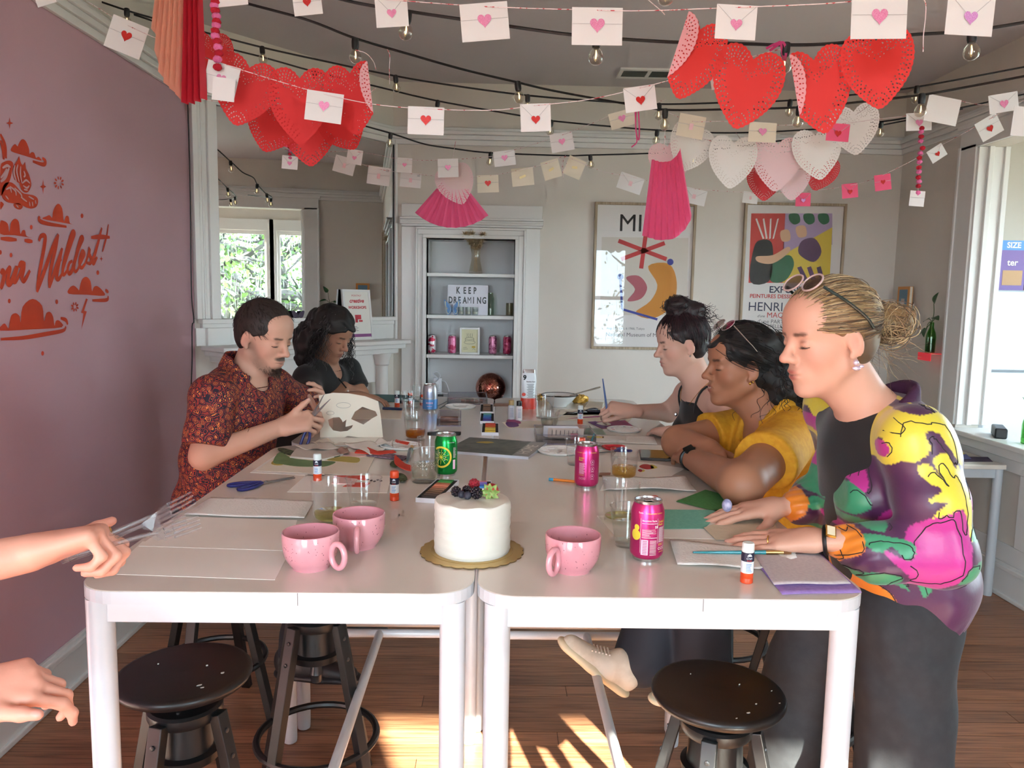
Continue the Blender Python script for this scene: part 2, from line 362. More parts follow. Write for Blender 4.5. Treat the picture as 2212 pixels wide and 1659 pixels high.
# ---------------- built-in shelf niche in the back wall
nd=YB+0.30
nc=thing('built_in_bookcase','white built-in shelf niche with moulded casing between mantel and posters','bookcase',((CX0+CX1)/2,YB,0))
part('niche_box',G().bx(CX0-0.02,CX1+0.02,nd,nd+0.02,CZ0-0.02,CZ1+0.02).bx(CX0-0.02,CX0,YB,nd,CZ0,CZ1).bx(CX1,CX1+0.02,YB,nd,CZ0,CZ1).bx(CX0,CX1,YB,nd,CZ1,CZ1+0.02),m_cabin,nc,world=True)
part('counter',G().bx(CX0-0.0,CX1,YB-0.12,nd,CZ0-0.03,CZ0),m_cabin,nc,bevel=0.003,world=True)
SHZ=[1.150,1.427,1.717]
for z in SHZ:part('shelf',G().bx(CX0,CX1,YB+0.005,nd,z-0.024,z),m_trim,nc,bevel=0.002,world=True)
g=G()
for a,b,o in((0.0,0.025,0.045),(0.025,0.06,0.03),(0.06,0.075,0.04),(0.075,0.172,0.02)):
 g.bx(CX0-b,CX0-a,YB-o,YB,CZ0-0.05,CZ1+a);g.bx(CX1+a,CX1+b,YB-o,YB,CZ0-0.05,CZ1+a)
 if b<0.08:g.bx(CX0-b,CX1+b,YB-o,YB,CZ1+a,CZ1+b)
g.bx(CX0-0.172,CX0-0.06,YB-0.02,YB,0,0.8);g.bx(CX1+0.06,CX1+0.172,YB-0.02,YB,0,0.8)
part('casing',g,m_trim,nc,bevel=0.003,world=True)
part('header',G().bx(CX0-0.172,CX1+0.184,YB-0.024,YB,2.03,2.18).bx(CX0-0.18,CX1+0.19,YB-0.05,YB,2.045,2.06).bx(CX0-0.18,CX1+0.19,YB-0.04,YB,2.06,2.075).bx(CX0-0.18,CX1+0.19,YB-0.06,YB,2.075,2.09),m_trim,nc,bevel=0.003,world=True)
for a,b in((CX0,(CX0+CX1)/2-0.003),((CX0+CX1)/2+0.003,CX1)):
 d_=part('door',G().bx(a,b,YB-0.02,YB,0.12,CZ0-0.03).bx(a+0.06,b-0.06,YB-0.026,YB-0.02,0.2,CZ0-0.11),m_trim,nc,bevel=0.004,world=True)
# ceiling register, wall grille
c=tp(1400,157,CEIL)
rg=thing('ceiling_register','white air register with dark slots set in the ceiling','vent',(c[0],c[1],CEIL-0.012))
part('register_frame',G().bx(-0.19,0.19,-0.10,-0.07,0,0.012).bx(-0.19,0.19,0.07,0.10,0,0.012).bx(-0.19,-0.165,-0.07,0.07,0,0.012).bx(0.165,0.19,-0.07,0.07,0,0.012).bx(-0.012,0.012,-0.07,0.07,0,0.012),m_trim,rg)
part('register_well',G().bx(-0.165,0.165,-0.07,0.07,0.008,0.0118),M('vent_dark',(52,54,52),0.7),rg)
for i in range(7):part('slat',G().bx(-0.165,0.165,-0.065+i*0.02,-0.06+i*0.02,0.001,0.008),M('vent_slat',(84,86,82),0.6),rg)
# loose wire down the pink wall
P=[lp(x,y,XL+0.012)for x,y in((405,215),(408,300),(411,420),(412,520),(414,640),(419,693),(415,705),(415,780),(412,860),(409,950),(405,1040),(403,1090),(400,1180),(398,1250))]
tag(part('wall_cable',G().tube(smooth_path(P,4),0.0032,6),m_black,smooth=True),'thin black cable hanging loose down the pink wall','cable')
# ---------------- tree outside the kitchen windows and shrubs behind the rear window
def oak(name,label,base,span,hgt,seed,nleaf,dirx=(0,1,0)):
 rnd=random.Random(seed);t=thing(name,label,'tree',base)
 bark=M('oak_bark',(70,66,60),0.9,noise=((40,37,33),6,(1,1,1),0.35,0.65))
 bg_=G();tips=[]
 def branch(p,d,r,ln,lev):
  pts=[np.array(p)];dd=np.array(d,float)
  for i in range(7):
   dd=nrm(dd+np.array([rnd.gauss(0,.22),rnd.gauss(0,.22),rnd.gauss(0,.16)-0.02*lev]))
   pts.append(pts[-1]+dd*ln/7)
   if lev>0:tips.append(pts[-1])
  bg_.tube(pts,np.linspace(r,r*0.45,len(pts)),7)
  if lev<3:
   for k in range(4 if lev else 6):
    i=rnd.randint(2,7);q=nrm(dd+np.array([rnd.gauss(0,.8),rnd.gauss(0,.9),rnd.gauss(0.1,.45)]));branch(pts[i],q,r*0.5,ln*0.62,lev+1)
 branch((0,0,0),(-0.05,0.1,1),0.32,hgt*0.55,0)
 for k in range(5):branch((0,0,hgt*rnd.uniform(0.18,0.5)),nrm((rnd.uniform(-0.7,0.1),rnd.choice((-1,1))*rnd.uniform(0.6,1),rnd.uniform(-0.05,0.4))),0.17,span,1)
 part('limbs',bg_,bark,t)
 for nm,mt,cnt,drop,sz in(('foliage',M('oak_leaves',(96,126,52),0.6,noise=((44,70,28),2.0,(1,1,1),0.4,0.65)),nleaf,0,0.10),('hanging_moss',M('grey_moss',(120,130,112),0.9),nleaf//3,1,0.05)):
  fg=G();V=[];F=[]
  for i in range(cnt):
   c_=tips[rnd.randrange(len(tips))];q=np.array(c_)+np.array([rnd.gauss(0,.28),rnd.gauss(0,.28),rnd.gauss(0,.22)])
   if base[0]+q[0]<6.2 and base[1]+q[1]>-5:continue
   a=nrm([rnd.gauss(0,1)for _ in range(3)]);b=nrm(np.cross(a,[rnd.gauss(0,1)for _ in range(3)]));s_=sz*rnd.uniform(.5,1.4)
   if drop:a=np.array([rnd.gauss(0,.06),rnd.gauss(0,.06),-1.0])*rnd.uniform(2.5,8);b=nrm([rnd.gauss(0,1),rnd.gauss(0,1),0])*0.5
   k=len(V);V+=[q,q+s_*(a*.5+b*.35),q+s_*a,q+s_*(a*.5-b*.35)];F.append((k,k+1,k+2,k+3))
  fg.add(V,F);o=part(nm,fg,mt,t);o['kind']='stuff'
oak('live_oak','spreading live oak with hanging moss outside the kitchen windows',(14.5,1.2,-1.6),3.6,8.5,5,12000)
oak('garden_tree','leafy garden tree reflected in the glass of the first poster',(5.2,-12.5,-1.0),2.2,4.4,9,5000)
tag(part('ground',G().bx(4.8,40,-30,30,-0.9,-0.8).bx(-30,4.8,-40,-3.4,-0.9,-0.8),M('lawn',(118,118,104),0.9)),kind='structure')
# ------------------------------------------------------------------ tables and stools
TZ=1.05
m_table=M('white_table_lacquer',(228,219,207),0.22,coat=0.3,noise=((221,212,200),2.0,(1,1,1),0.4,0.7))
m_tleg=M('white_table_metal',(198,203,208),0.3,coat=0.2,noise=((188,193,198),9,(1,1,1),0.55,0.8))
m_seam=M('seam_grey',(120,118,115),0.6)
def round_rect(x0,x1,y0,y1,r,n=8):
 P=[]
 for cx,cy,a0 in((x1-r,y0+r,-PI/2),(x1-r,y1-r,0),(x0+r,y1-r,PI/2),(x0+r,y0+r,PI)):
  P+=[(cx+r*math.cos(a0+PI/2*i/n),cy+r*math.sin(a0+PI/2*i/n))for i in range(n+1)]
 return P
def bar_table(loc,label,rz=0,ring=False):
 t=thing('bar_table',label,'table',loc,rz,'white bar tables pushed together')
 w,d=0.70,1.30
 part('tabletop',G().prism(round_rect(-w/2,w/2,0,d,0.075),TZ-0.024,TZ),m_table,t,bevel=0.002)
 part('edge_band',G().prism(round_rect(-w/2-.0006,w/2+.0006,-.0006,d+.0006,0.0756),TZ-0.0235,TZ-0.0012),M('edge_banding',(196,200,204),0.35),t)  # rim coloured darker than the top to temper the window light on it
 part('edge_seam',G().bx(0.045,0.0462,-0.0012,0.002,TZ-0.023,TZ-0.001),m_seam,t)
 part('apron',G().bx(-w/2+0.055,w/2-0.055,0.022,0.04,TZ-0.066,TZ-0.024).bx(-w/2+0.055,w/2-0.055,d-0.04,d-0.022,TZ-0.066,TZ-0.024).bx(-w/2+0.022,-w/2+0.04,0.055,d-0.055,TZ-0.066,TZ-0.024).bx(w/2-0.04,w/2-0.022,0.055,d-0.055,TZ-0.066,TZ-0.024),m_tleg,t,bevel=0.002)
 for sx in(-1,1):
  for y_ in(0.037,d-0.037):
   l=part('leg',G().lathe([(0.0185,0),(0.0225,0.003),(0.0235,0.012),(0.0235,TZ-0.024)],24,(sx*(w/2-0.037),y_,0)),m_tleg,t,smooth=True)
   if ring and sx<0:part('tape_ring',G().lathe([(0.0239,0.19),(0.0239,0.205)],24,(sx*(w/2-0.037),y_,0),cap0=False,cap1=False),m_seam,l)
 for y_ in(0.037,d-0.037):
  part('cross_rail',G().tube([(-w/2+0.037,y_,0.40),(w/2-0.037,y_,0.40)],0.0145,14),m_tleg,t,smooth=True)
 part('long_rail',G().tube([(0,0.037,0.40),(0,d-0.037,0.40)],0.0145,14),m_tleg,t,smooth=True)
 return t
bar_table((-0.353,0.0,0),'white bar table on the near left carrying the two pink mugs',0.006)
bar_table((0.353,-0.006,0),'white bar table on the near right beside the woman in the floral jacket',-0.002)
bar_table((-0.335,1.312,0),'white bar table at the far left by the mantel',0.0,True)
bar_table((0.372,1.308,0),'white bar table at the far right where the woman paints',0.0,True)
m_stool=M('black_stool_paint',(18,18,19),0.38,noise=((30,29,29),12,(1,1,1),0.55,0.8),bump=(40,0.1,0.001))
m_chip=M('chipped_white',(190,186,178),0.7)
m_brown=M('worn_stool_wood',(96,78,62),0.5)
def bar_stool(x,y,rz,label,zs=0.69,chips=(),first=[]):
 t=thing('bar_stool',label,'stool',(x,y,0),rz,'black screw-top bar stools')
 part('seat',G().lathe([(0.13,zs-0.027),(0.145,zs-0.024),(0.151,zs-0.014),(0.151,zs-0.008),(0.147,zs-0.002),(0.138,zs),(0.0,zs-0.004)],48),m_stool,t,smooth=True,ang=60)
 for i,(cx,cy,r)in enumerate(chips):
  part('paint_chip',G().prism([(cx+r*math.cos(a)*random.uniform(.5,1.6),cy+r*.6*math.sin(a)*random.uniform(.6,1.2))for a in np.arange(7)*2*PI/7],zs-0.003,zs+0.0006),m_chip,t)
 part('screw_post',G().lathe([(0.016,0.40),(0.016,0.42),(0.02,0.425),(0.017,0.44),(0.017,zs-0.026)],16),M('gunmetal',(70,70,72),0.35,0.8),t,smooth=True)
 hub=part('hub',G().lathe([(0.055,0.475),(0.075,0.48),(0.078,0.50),(0.064,0.505),(0.06,0.575),(0.079,0.58),(0.084,0.59),(0.084,0.606),(0.078,0.612),(0.036,0.614),(0.033,0.622),(0.022,0.624)],32),m_stool,t,smooth=True,ang=35)
 for k in range(4):
  a=PI/4+k*PI/2;part('bolt',G().lathe([(0.005,0.613),(0.005,0.617),(0.0,0.618)],8,(0.055*math.cos(a+.4),0.055*math.sin(a+.4),0)),M('gunmetal'),hub)
 for k in range(4):
  a=PI/4+k*PI/2;d=np.array([math.cos(a),math.sin(a),0]);top=d*0.088+np.array([0,0,0.60]);bot=d*0.225;ax=nrm(top-bot)
  R_=basis(np.array([-d[1],d[0],0]),None,ax);L_=np.linalg.norm(top-bot)
  l=part('leg',G().box((top+bot)/2,(0.034,0.026,L_),rot=R_),m_stool,t,bevel=0.002)
  for zz in(0.56,0.50):
   q=d*(0.088+(0.60-zz)*0.228+0.0135)+np.array([0,0,zz]);part('bolt',G().lathe([(0.006,0),(0.006,0.002),(0.003,0.003)],8,q,rot=basis((0,0,1),None,d)),M('gunmetal'),l)
 rr=0.178
 part('foot_ring',G().tube([(rr*math.cos(a),rr*math.sin(a),0.225)for a in np.arange(40)*2*PI/40],0.011,8,closed=True),m_stool,t,smooth=True)
 return t
bar_stool(-0.685,0.425,0.5,'black round bar stool in front, just under the near left table corner',0.69,((0.02,-0.09,0.004),(0.025,-0.105,0.003),(0.075,-0.055,0.005),(-0.05,0.06,0.002),(0.05,0.0,0.002)))
bar_stool(0.552,0.38,0.35,'black round bar stool in front of the standing woman, its seat catching light',0.68,((0.0,-0.11,0.004),(0.04,-0.085,0.002),(0.09,-0.1,0.003),(-0.04,-0.12,0.002),(0.06,0.0,0.0015),(0.11,-0.05,0.002),(-0.02,0.08,0.0012)))
bar_stool(-0.50,0.93,0.25,'black bar stool pushed under the table beside the long white rail')
bar_stool(-0.99,1.42,0.6,'black bar stool under the man in the paisley shirt')
bar_stool(1.02,1.05,0.3,'black bar stool under the woman in yellow')
bar_stool(0.93,1.62,0.7,'black bar stool under the woman in the black camisole')
bar_stool(-1.02,2.3,0.2,'black bar stool under the woman in black by the mantel')
# ------------------------------------------------------------------ things on the tables
def spot(x,y,r=0.0,z=TZ):
 q=tp(x,y,z);d=nrm([q[0]-CAM[0],q[1]-CAM[1],0]);return q+d*r
m_paper=M('white_paper',(238,233,224),0.75)
m_cream=M('cream_paper',(232,222,204),0.8)
m_towel=M('paper_towel',(240,237,231),0.95,bump=(190,0.8,0.003))
def sheet(name,label,pxs,mt,z=0.0,th=0.0006,cat='paper',group=None,wave=0.0,parts=()):
 P=[tp(x,y,TZ+z)for x,y in pxs];c=np.mean(P,0)
 t=None
 poly=[(q[0]-c[0],q[1]-c[1])for q in P]
 g=G()
 if wave:
  n_=10;a,b,d,e=[np.array(q)for q in poly[:4]];V=[]
  for i in range(n_+1):
   for j in range(n_+1):
    u,v=i/n_,j/n_;q=(a*(1-u)+b*u)*(1-v)+(e*(1-u)+d*u)*v
    V.append((q[0],q[1],th+wave*(0.5+0.5*math.sin(u*7+v*3+c[0]*9))*(0.3+0.7*abs(2*v-1))))
  F=[(i*(n_+1)+j,(i+1)*(n_+1)+j,(i+1)*(n_+1)+j+1,i*(n_+1)+j+1)for i in range(n_)for j in range(n_)]
  g.add(V,F)
 else:g.prism(poly,0,th)
 if parts:
  t=thing(name,label,cat,(c[0],c[1],TZ+z),0,group);part('sheet',g,mt,t,smooth=bool(wave))
  for nm,pp,pm,dz in parts:
   part(nm,G().prism([(tp(x,y,TZ+z)[0]-c[0],tp(x,y,TZ+z)[1]-c[1])for x,y in pp],th,th+dz),pm,t)
  return t
 o=part(name,g,mt,None,smooth=bool(wave),loc=(c[0],c[1],TZ+z))
 if wave:sm=o.modifiers.new('thickness','SOLIDIFY');sm.thickness=0.0004
 return tag(o,label,cat,group)
def blob(pts,n=4):return[(float(q[0]),float(q[1]))for q in smooth_path([np.array([a,b])for a,b in pts],n,closed=True)]
GP='sheets of paper on the tables'
sheet('paper_sheet','blank white sheet nearest the front left table edge',[(232,1240),(594,1253),(632,1180),(308,1170)],m_paper,0.0,group=GP)
sheet('paper_sheet','blank white sheet half under the front left sheet, behind it',[(300,1180),(622,1190),(642,1124),(392,1116)],m_paper,0.0008,group=GP)
sheet('paper_towel','folded quilted paper towel on the left beyond the blank sheets',[(398,1116),(657,1124),(678,1085),(456,1077)],m_towel,0.0,0.004,'paper towel',wave=0.002)
m_red_t=M('red_tissue',(214,62,38),0.8,bump=(80,0.3,0.002));m_pink_t=M('pale_pink_tissue',(230,190,182),0.85)
m_green=M('green_paint',(114,142,92),0.7,noise=((98,128,80),20,(1,1,1),0.3,0.7));m_grey_t=M('grey_tissue',(206,196,184),0.9,bump=(60,0.4,0.002))
m_ink=M('dark_ink',(40,36,40),0.7);m_olive=M('olive_yellow_paint',(186,168,84),0.7);m_moss=M('dark_moss_paper',(82,96,62),0.8,noise=((40,48,30),60,(1,1,1),0.4,0.6));m_rose=M('brown_rose_paper',(168,132,118),0.8)
sheet('paper_sheet','white sheet with red tissue and black squiggles behind the two left glasses',[(620,1063),(836,1065),(846,1028),(662,1026)],m_paper,0.0,group=GP,parts=[('red_tissue_piece',[(720,1034),(768,1036),(792,1038),(788,1029),(724,1029)],m_red_t,0.002),('pink_tissue_piece',[(716,1046),(765,1048),(772,1037),(728,1032)],m_pink_t,0.003)]+[('ink_mark',[(792+i*7+a,1036+((i*7)%5)+b)for a,b in((0,0),(5,-1),(6,1),(1,2.2))],m_ink,0.0008)for i in range(5)]+[('red_patch',[(740,1052),(790,1053),(800,1044),(758,1043)],m_red_t,0.0012)])
sheet('paper_sheet','white sheet under the collage at the left table edge',[(540,1021),(700,1029),(705,985),(604,978)],m_paper,0.0,group=GP)
sheet('collage_sheet','cream collage sheet with green hill shape and torn tissue by the glue stick',[(554,1017),(790,1028),(809,988),(614,974)],m_cream,0.0012,0.0008,'collage',parts=[('green_shape',blob([(590,1000),(612,1004),(640,1008),(675,1009),(705,1008),(725,999),(700,997),(664,995),(630,990),(604,978)]),m_green,0.001),('yellow_smear',blob([(586,1003),(600,1006),(612,1004),(614,998),(592,996)]),m_olive,0.0006),('moss_paper',blob([(600,972),(620,983),(660,990),(700,992),(735,986),(728,979),(690,982),(640,977),(612,970)]),m_moss,0.003),('grey_tissue_piece',[(626,990),(700,995),(742,984),(720,974),(640,972)],m_grey_t,0.005),('olive_patch',blob([(706,994),(740,998),(772,1000),(775,990),(740,987)]),m_olive,0.0008),('pink_patch',blob([(738,984),(770,988),(792,986),(780,980),(752,978)]),m_pink_t,0.002)])
for i,(lb,px,mt,z,w)in enumerate([('torn grey tissue scrap lying above the collage',[(632,968),(690,976),(735,968),(690,955)],m_grey_t,0.007,0.01),('curled pale paper offcut in front of the cut-out card',[(672,962),(716,966),(722,956),(690,950)],m_cream,0.004,0.012),('white paper offcut with pointed ends beside the red scraps',[(742,960),(800,985),(836,970),(790,953)],m_paper,0.003,0.008),('thin curling white scrap by the amber glass',[(800,962),(850,968),(848,956),(815,952)],m_paper,0.006,0.012),('brownish torn scrap beside the collage',[(728,980),(758,982),(750,968),(730,970)],m_rose,0.009,0.006)]):
 sheet('paper_scrap',lb,px,mt,z,cat='paper scrap',group='torn scraps left of the magazine',wave=w)
for lb,px,mt,z in[('long torn red tissue strip beyond the collage',[(766,979),(820,983),(856,978),(850,974),(815,976),(795,968),(770,974)],m_red_t,0.004),('crumpled red tissue flower shape beside the water glass',blob([(852,1000),(860,1008),(872,1014),(888,1018),(889,1008),(875,1003),(860,990),(853,985)],3),m_red_t,0.01),('small red tissue strip near the round white palette',[(853,955),(880,961),(884,957),(855,951)],m_red_t,0.006),('patterned purple scrap under the red strip',[(790,985),(870,995),(884,988),(820,978)],M('purple_print',(150,122,136),0.8,noise=((90,70,90),90,(1,1,1),0.4,0.6)),0.002),('green torn leaf print beside the crumpled red tissue',blob([(842,1004),(852,1010),(860,1006),(852,996)],3),m_moss,0.004),('dark green crumpled leaf behind the orange glue stick',blob([(856,1030),(866,1040),(880,1036),(872,1026),(860,1024)],3),m_moss,0.006)]:
 sheet('paper_scrap',lb,px,mt,z,0.003,'paper scrap','torn scraps left of the magazine')
m_dred=M('dark_red_print',(168,40,44),0.7);m_lemon=M('lemon_print',(222,208,92),0.7)
sheet('paper_sheet','white sheet with two red and yellow petal shapes on the right',[(1296,1060),(1440,1034),(1480,1012),(1330,990)],m_paper,0.0,group=GP,parts=[('petal',blob([(1381,1009),(1395,1014),(1409,1013),(1412,1009),(1400,1004),(1388,1004)]),m_dred,0.0006),('petal_tip',blob([(1407,1013),(1420,1011),(1414,1006),(1406,1005)]),m_lemon,0.0006),('petal',blob([(1378,1017),(1384,1020),(1388,1017),(1382,1014)]),m_dred,0.0006),('petal_tip',blob([(1386,1020),(1393,1018),(1390,1015)]),m_lemon,0.0006)])
sheet('paper_sheet','white sheet on the right below the woman in black, under the phone',[(1325,985),(1440,990),(1428,962),(1345,960)],m_paper,0.0006,group=GP)
sheet('paper_towel','crinkled paper towel in front of the yellow shirt elbow',[(1310,1060),(1505,1064),(1480,1034),(1300,1034)],m_towel,0.0012,0.004,'paper towel',wave=0.006)
sheet('paper_towel','flat paper towel strip beyond the red scissors',[(1275,956),(1420,961),(1412,944),(1280,940)],m_towel,0.0,0.002,'paper towel',wave=0.001)
sheet('paper_towel','paper towel with embossed swirls under the teal paintbrush',[(1463,1222),(1700,1234),(1762,1208),(1712,1172),(1445,1169)][0:1]+[(1640,1232),(1760,1198),(1446,1169)],m_towel,0.0012,0.003,'paper towel',wave=0.003)
m_kgreen=M('green_tissue',(62,128,66),0.8,noise=((74,142,78),130,(1,1,1),0.3,0.7));m_teal=M('teal_tissue',(110,182,160),0.8,noise=((126,194,172),130,(1,1,1),0.3,0.7))
sheet('tissue_sheet','deep green tissue sheet pointing left by the yellow shirt',[(1460,1083),(1560,1108),(1640,1090),(1524,1058)],m_kgreen,0.0016,cat='tissue paper')
sheet('paper_sheet','long white sheet under the teal tissue and both flat hands',[(1290,1115),(1330,1160),(1690,1168),(1650,1098)],m_paper,0.0,group=GP)
sheet('tissue_sheet','teal tissue sheet under the ringed hand',[(1425,1143),(1522,1142),(1560,1102),(1425,1101)],m_teal,0.0016,cat='tissue paper')
sheet('tissue_sheet','translucent beige tissue sheet under both flat hands',[(1520,1140),(1546,1166),(1690,1170),(1672,1128),(1600,1112)],M('beige_tissue',(214,198,172),0.85,bump=(60,0.5,0.002)),0.0024,cat='tissue paper')
m_lilac=M('violet_tissue',(150,118,186),0.8,noise=((164,134,198),140,(1,1,1),0.3,0.7));m_greyv=M('grey_violet_tissue',(198,186,190),0.85,noise=((214,204,204),160,(1,1,1),0.3,0.7))
sheet('tissue_sheet','violet tissue sheet at the front right table corner',[(1690,1285),(1862,1281),(1772,1196),(1622,1204)],m_lilac,0.0008,cat='tissue paper',wave=0.001)
sheet('tissue_sheet','pale grey tissue sheet on top of the violet sheet',[(1672,1264),(1838,1262),(1764,1192),(1628,1197)],m_greyv,0.0045,cat='tissue paper',wave=0.002)
m_mag=M('magenta_wash',(186,80,120),0.7,noise=((150,70,130),14,(1,1,1),0.3,0.7));m_pur=M('purple_wash',(120,76,138),0.7);m_orw=M('orange_wash',(222,150,92),0.7)
sheet('painted_sheet','sheet with pink and purple painted petals beyond the card box',[(1084,912),(1098,925),(1190,924),(1195,908)],m_cream,0.0,cat='painting',parts=[('petal_wash',blob([(1094,910),(1108,916),(1125,915),(1120,909),(1102,906)]),m_mag,0.0006),('petal_wash',blob([(1092,914),(1100,923),(1120,921),(1116,914),(1102,912)]),m_pur,0.0008)])
sheet('painted_sheet','sheet with a long pink stem being painted under the brush',[(1200,908),(1355,912),(1380,893),(1225,890)],m_cream,0.0,cat='painting',parts=[('stem_wash',[(1222,905),(1300,901),(1322,900),(1318,897),(1260,901)],m_mag,0.0006),('orange_wash',blob([(1306,900),(1330,900),(1346,897),(1335,894),(1316,895)]),m_orw,0.0006)])
sheet('painted_sheet','painted pink and purple petal sheet in front of the seated painter',[(1270,912),(1300,926),(1375,926),(1350,908)],m_mag,0.0012,cat='painting',parts=[('purple_edge',[(1270,912),(1300,926),(1318,924),(1286,910)],m_pur,0.0006),('white_patch',blob([(1288,915),(1306,920),(1320,917),(1306,912)]),m_paper,0.0007)])
sheet('tissue_sheet','sage green tissue sheet beside the card box',[(1262,940),(1312,941),(1300,926),(1266,925)],M('sage_tissue',(150,170,156),0.85),0.0004,cat='tissue paper')
sheet('paper_sheet','white sheet beyond the navy scissors',[(1200,897),(1300,896),(1296,884),(1204,884)],m_cream,0.0,group=GP)
sheet('paper_sheet','white sheet at the far left in front of the woman in black',[(745,905),(866,905),(870,885),(770,885)],m_cream,0.0,group=GP)
sheet('painted_sheet','teal painted board at the far left end of the table',[(795,868),(905,868),(880,855),(800,853)],M('teal_board',(72,128,132),0.6,noise=((58,108,114),12,(1,1,1),0.3,0.7)),0.001,0.004,'painting')
sheet('cardboard_strip','thin brown card strip lying near the gold paint bottle',[(1066,878),(1100,878),(1098,872),(1068,872)],m_rose,0.0,0.002,'card')
sheet('cloth_napkin','folded pale cloth napkin beyond the bowl',[(1262,884),(1300,886),(1304,872),(1272,870)],m_cream,0.0,0.008,'napkin')
for i,(lb,px,py)in enumerate([('scrap of pale paper between the black wallet and the can',938,932)]):
 sheet('paper_scrap',lb,[(px-8,py+2),(px+8,py-4),(px+10,py-3),(px-6,py+4)],m_paper,0,0.002,'paper scrap')
sheet('brown_tab','small brown bark-like strip between pink can and amber glass',[(1294,1030),(1318,1030),(1319,1023),(1295,1023)],m_rose,0,0.003,'paper scrap')
sheet('paper_scrap','tiny red dot scrap behind the near pink can',blob([(1408,1078),(1420,1080),(1421,1074),(1410,1072)],3),m_red_t,0,0.003,'paper scrap')
# ---- drinking glasses
m_tumbler=MG('tumbler_glass',(253,254,254));m_cup=MG('plastic_cup',(252,253,253),0.8,0.03)
def liquid(name,rgb):return MG(name,rgb,0.8,ior=1.33)
def drink(kind,label,x,y,rt,rb,h,liq=None,lvl=0.0,group='drinking glasses',bubbles=0):
 c=spot(x,y,rb);plastic=kind=='plastic_cup'
 t=thing(kind,label,'cup'if plastic else'glass',c,0,group)
 w=0.001 if plastic else 0.0022;b=0.002 if plastic else 0.009;mt=m_cup if plastic else m_tumbler
 prof=[(0,0),(rb-0.003,0),(rb,0.003)]+[(rb+(rt-rb)*k,h*k)for k in(0.15,0.4,0.7,0.97)]+[(rt+0.0005,h),(rt-w*0.5,h+0.0008),(rt-w,h-0.001)]+[(rb+(rt-rb)*k-w,h*k)for k in(0.7,0.4)]+[(rb-w-0.002,b+0.003),(rb-w-0.008,b),(0,b)]
 part('body',G().lathe(prof,40,cap0=False,cap1=False),mt,t,smooth=True,ang=50)
 if plastic:part('rolled_rim',G().tube([(rt*math.cos(a),rt*math.sin(a),h)for a in np.arange(36)*2*PI/36],0.0016,6,closed=True),m_cup,t,smooth=True)
 if liq:
  r1=rb+(rt-rb)*lvl/h-w-0.0006
  part('drink',G().lathe([(0,b+0.0006),(rb-w-0.007,b+0.0006),(rb-w-0.0006,b+0.006),(r1,lvl-0.001),(r1-0.001,lvl),(0,lvl)],32,cap0=False,cap1=False),liq,t,smooth=True,ang=50)
  if bubbles:
   g=G()
   for _ in range(bubbles):a=random.uniform(0,2*PI);r=r1*random.uniform(.2,.97);g.ball((r*math.cos(a),r*math.sin(a),lvl-abs(random.gauss(0,.006))),random.uniform(.0006,.0013),6,4)
   part('fizz',g,M('fizz',(245,245,240),0.1),t)['kind']='stuff'
 return t
l_clear=liquid('water',(249,251,249));l_amber=liquid('amber_drink',(224,168,66));l_pale=liquid('pale_wine',(234,232,190));l_cloud=M('cloudy_soda',(222,216,196),0.2)
l_gold=liquid('golden_soda',(238,216,156))
drink('tumbler','tumbler with a little pale drink behind the pink mugs',717,1139,0.046,0.040,0.096,l_pale,0.026)
drink('plastic_cup','empty plastic cup tucked behind the tumbler with pale drink',786,1112,0.043,0.030,0.082,l_clear,0.02)
drink('tumbler','tumbler of fizzy water beside the lime green can',917,1047,0.041,0.037,0.090,liquid('fizzy_water',(244,244,238)),0.052,bubbles=60)
drink('plastic_cup','clear plastic cup behind the fizzy water tumbler',925,1000,0.034,0.026,0.075)
drink('tumbler','tumbler with amber drink beyond the white palette',897,954,0.041,0.036,0.098,l_amber,0.036)
drink('plastic_cup','plastic cup behind the amber tumbler',891,912,0.041,0.032,0.085,l_clear,0.02)
drink('tumbler','tumbler with an orange glue cap showing through beside the grey-blue can',888,884,0.046,0.042,0.075)
drink('plastic_cup','plastic cup farthest left, beyond the grey-blue can',905,868,0.040,0.032,0.075)
drink('plastic_cup','tall clear plastic cup beside the white and red pouch',1175,906,0.043,0.036,0.098)
drink('plastic_cup','short plastic cup of cloudy rinse water by the painted petals',1186,926,0.040,0.031,0.068,liquid('rinse_water',(228,228,224)),0.038)
drink('plastic_cup','plastic cup half hidden behind the far pink can',1246,1008,0.038,0.03,0.08)
drink('tumbler','tumbler with golden drink beside the far pink can',1347,1042,0.040,0.036,0.088,l_gold,0.038,bubbles=30)
drink('tumbler','tumbler with a few drops left behind the near pink can',1340,1137,0.043,0.039,0.094,l_pale,0.014)
drink('plastic_cup','plastic cup of clear water against the near pink can',1352,1186,0.036,0.026,0.085,l_clear,0.05)
# ---- drink cans
m_alu=M('bare_aluminium',(206,208,210),0.25,1.0);m_alu_d=M('can_opening',(20,20,22),0.6)
def wrapv(v,r,a0=0.0):return[(r*math.sin(a0+x/r),-r*math.cos(a0+x/r),y)for x,y,*_ in v]
def strip(g,x0,x1,z0,z1,r,n=None):
 n=n or max(2,int((x1-x0)/0.003));V=wrapv([(x0+(x1-x0)*i/n,z)for z in(z0,z1)for i in range(n+1)],r)
 g.add(V,[(i,i+1,n+2+i,n+1+i)for i in range(n)])
def annulus(g,cx,cz,r0,r1,a0,a1,R,n=24,m=3):
 V=wrapv([(cx+(r0+(r1-r0)*j/m)*math.cos(a0+(a1-a0)*i/n),cz+(r0+(r1-r0)*j/m)*math.sin(a0+(a1-a0)*i/n))for j in range(m+1)for i in range(n+1)],R)
 g.add(V,[(j*(n+1)+i,(j+1)*(n+1)+i,(j+1)*(n+1)+i+1,j*(n+1)+i+1)[::-1]for j in range(m)for i in range(n)])
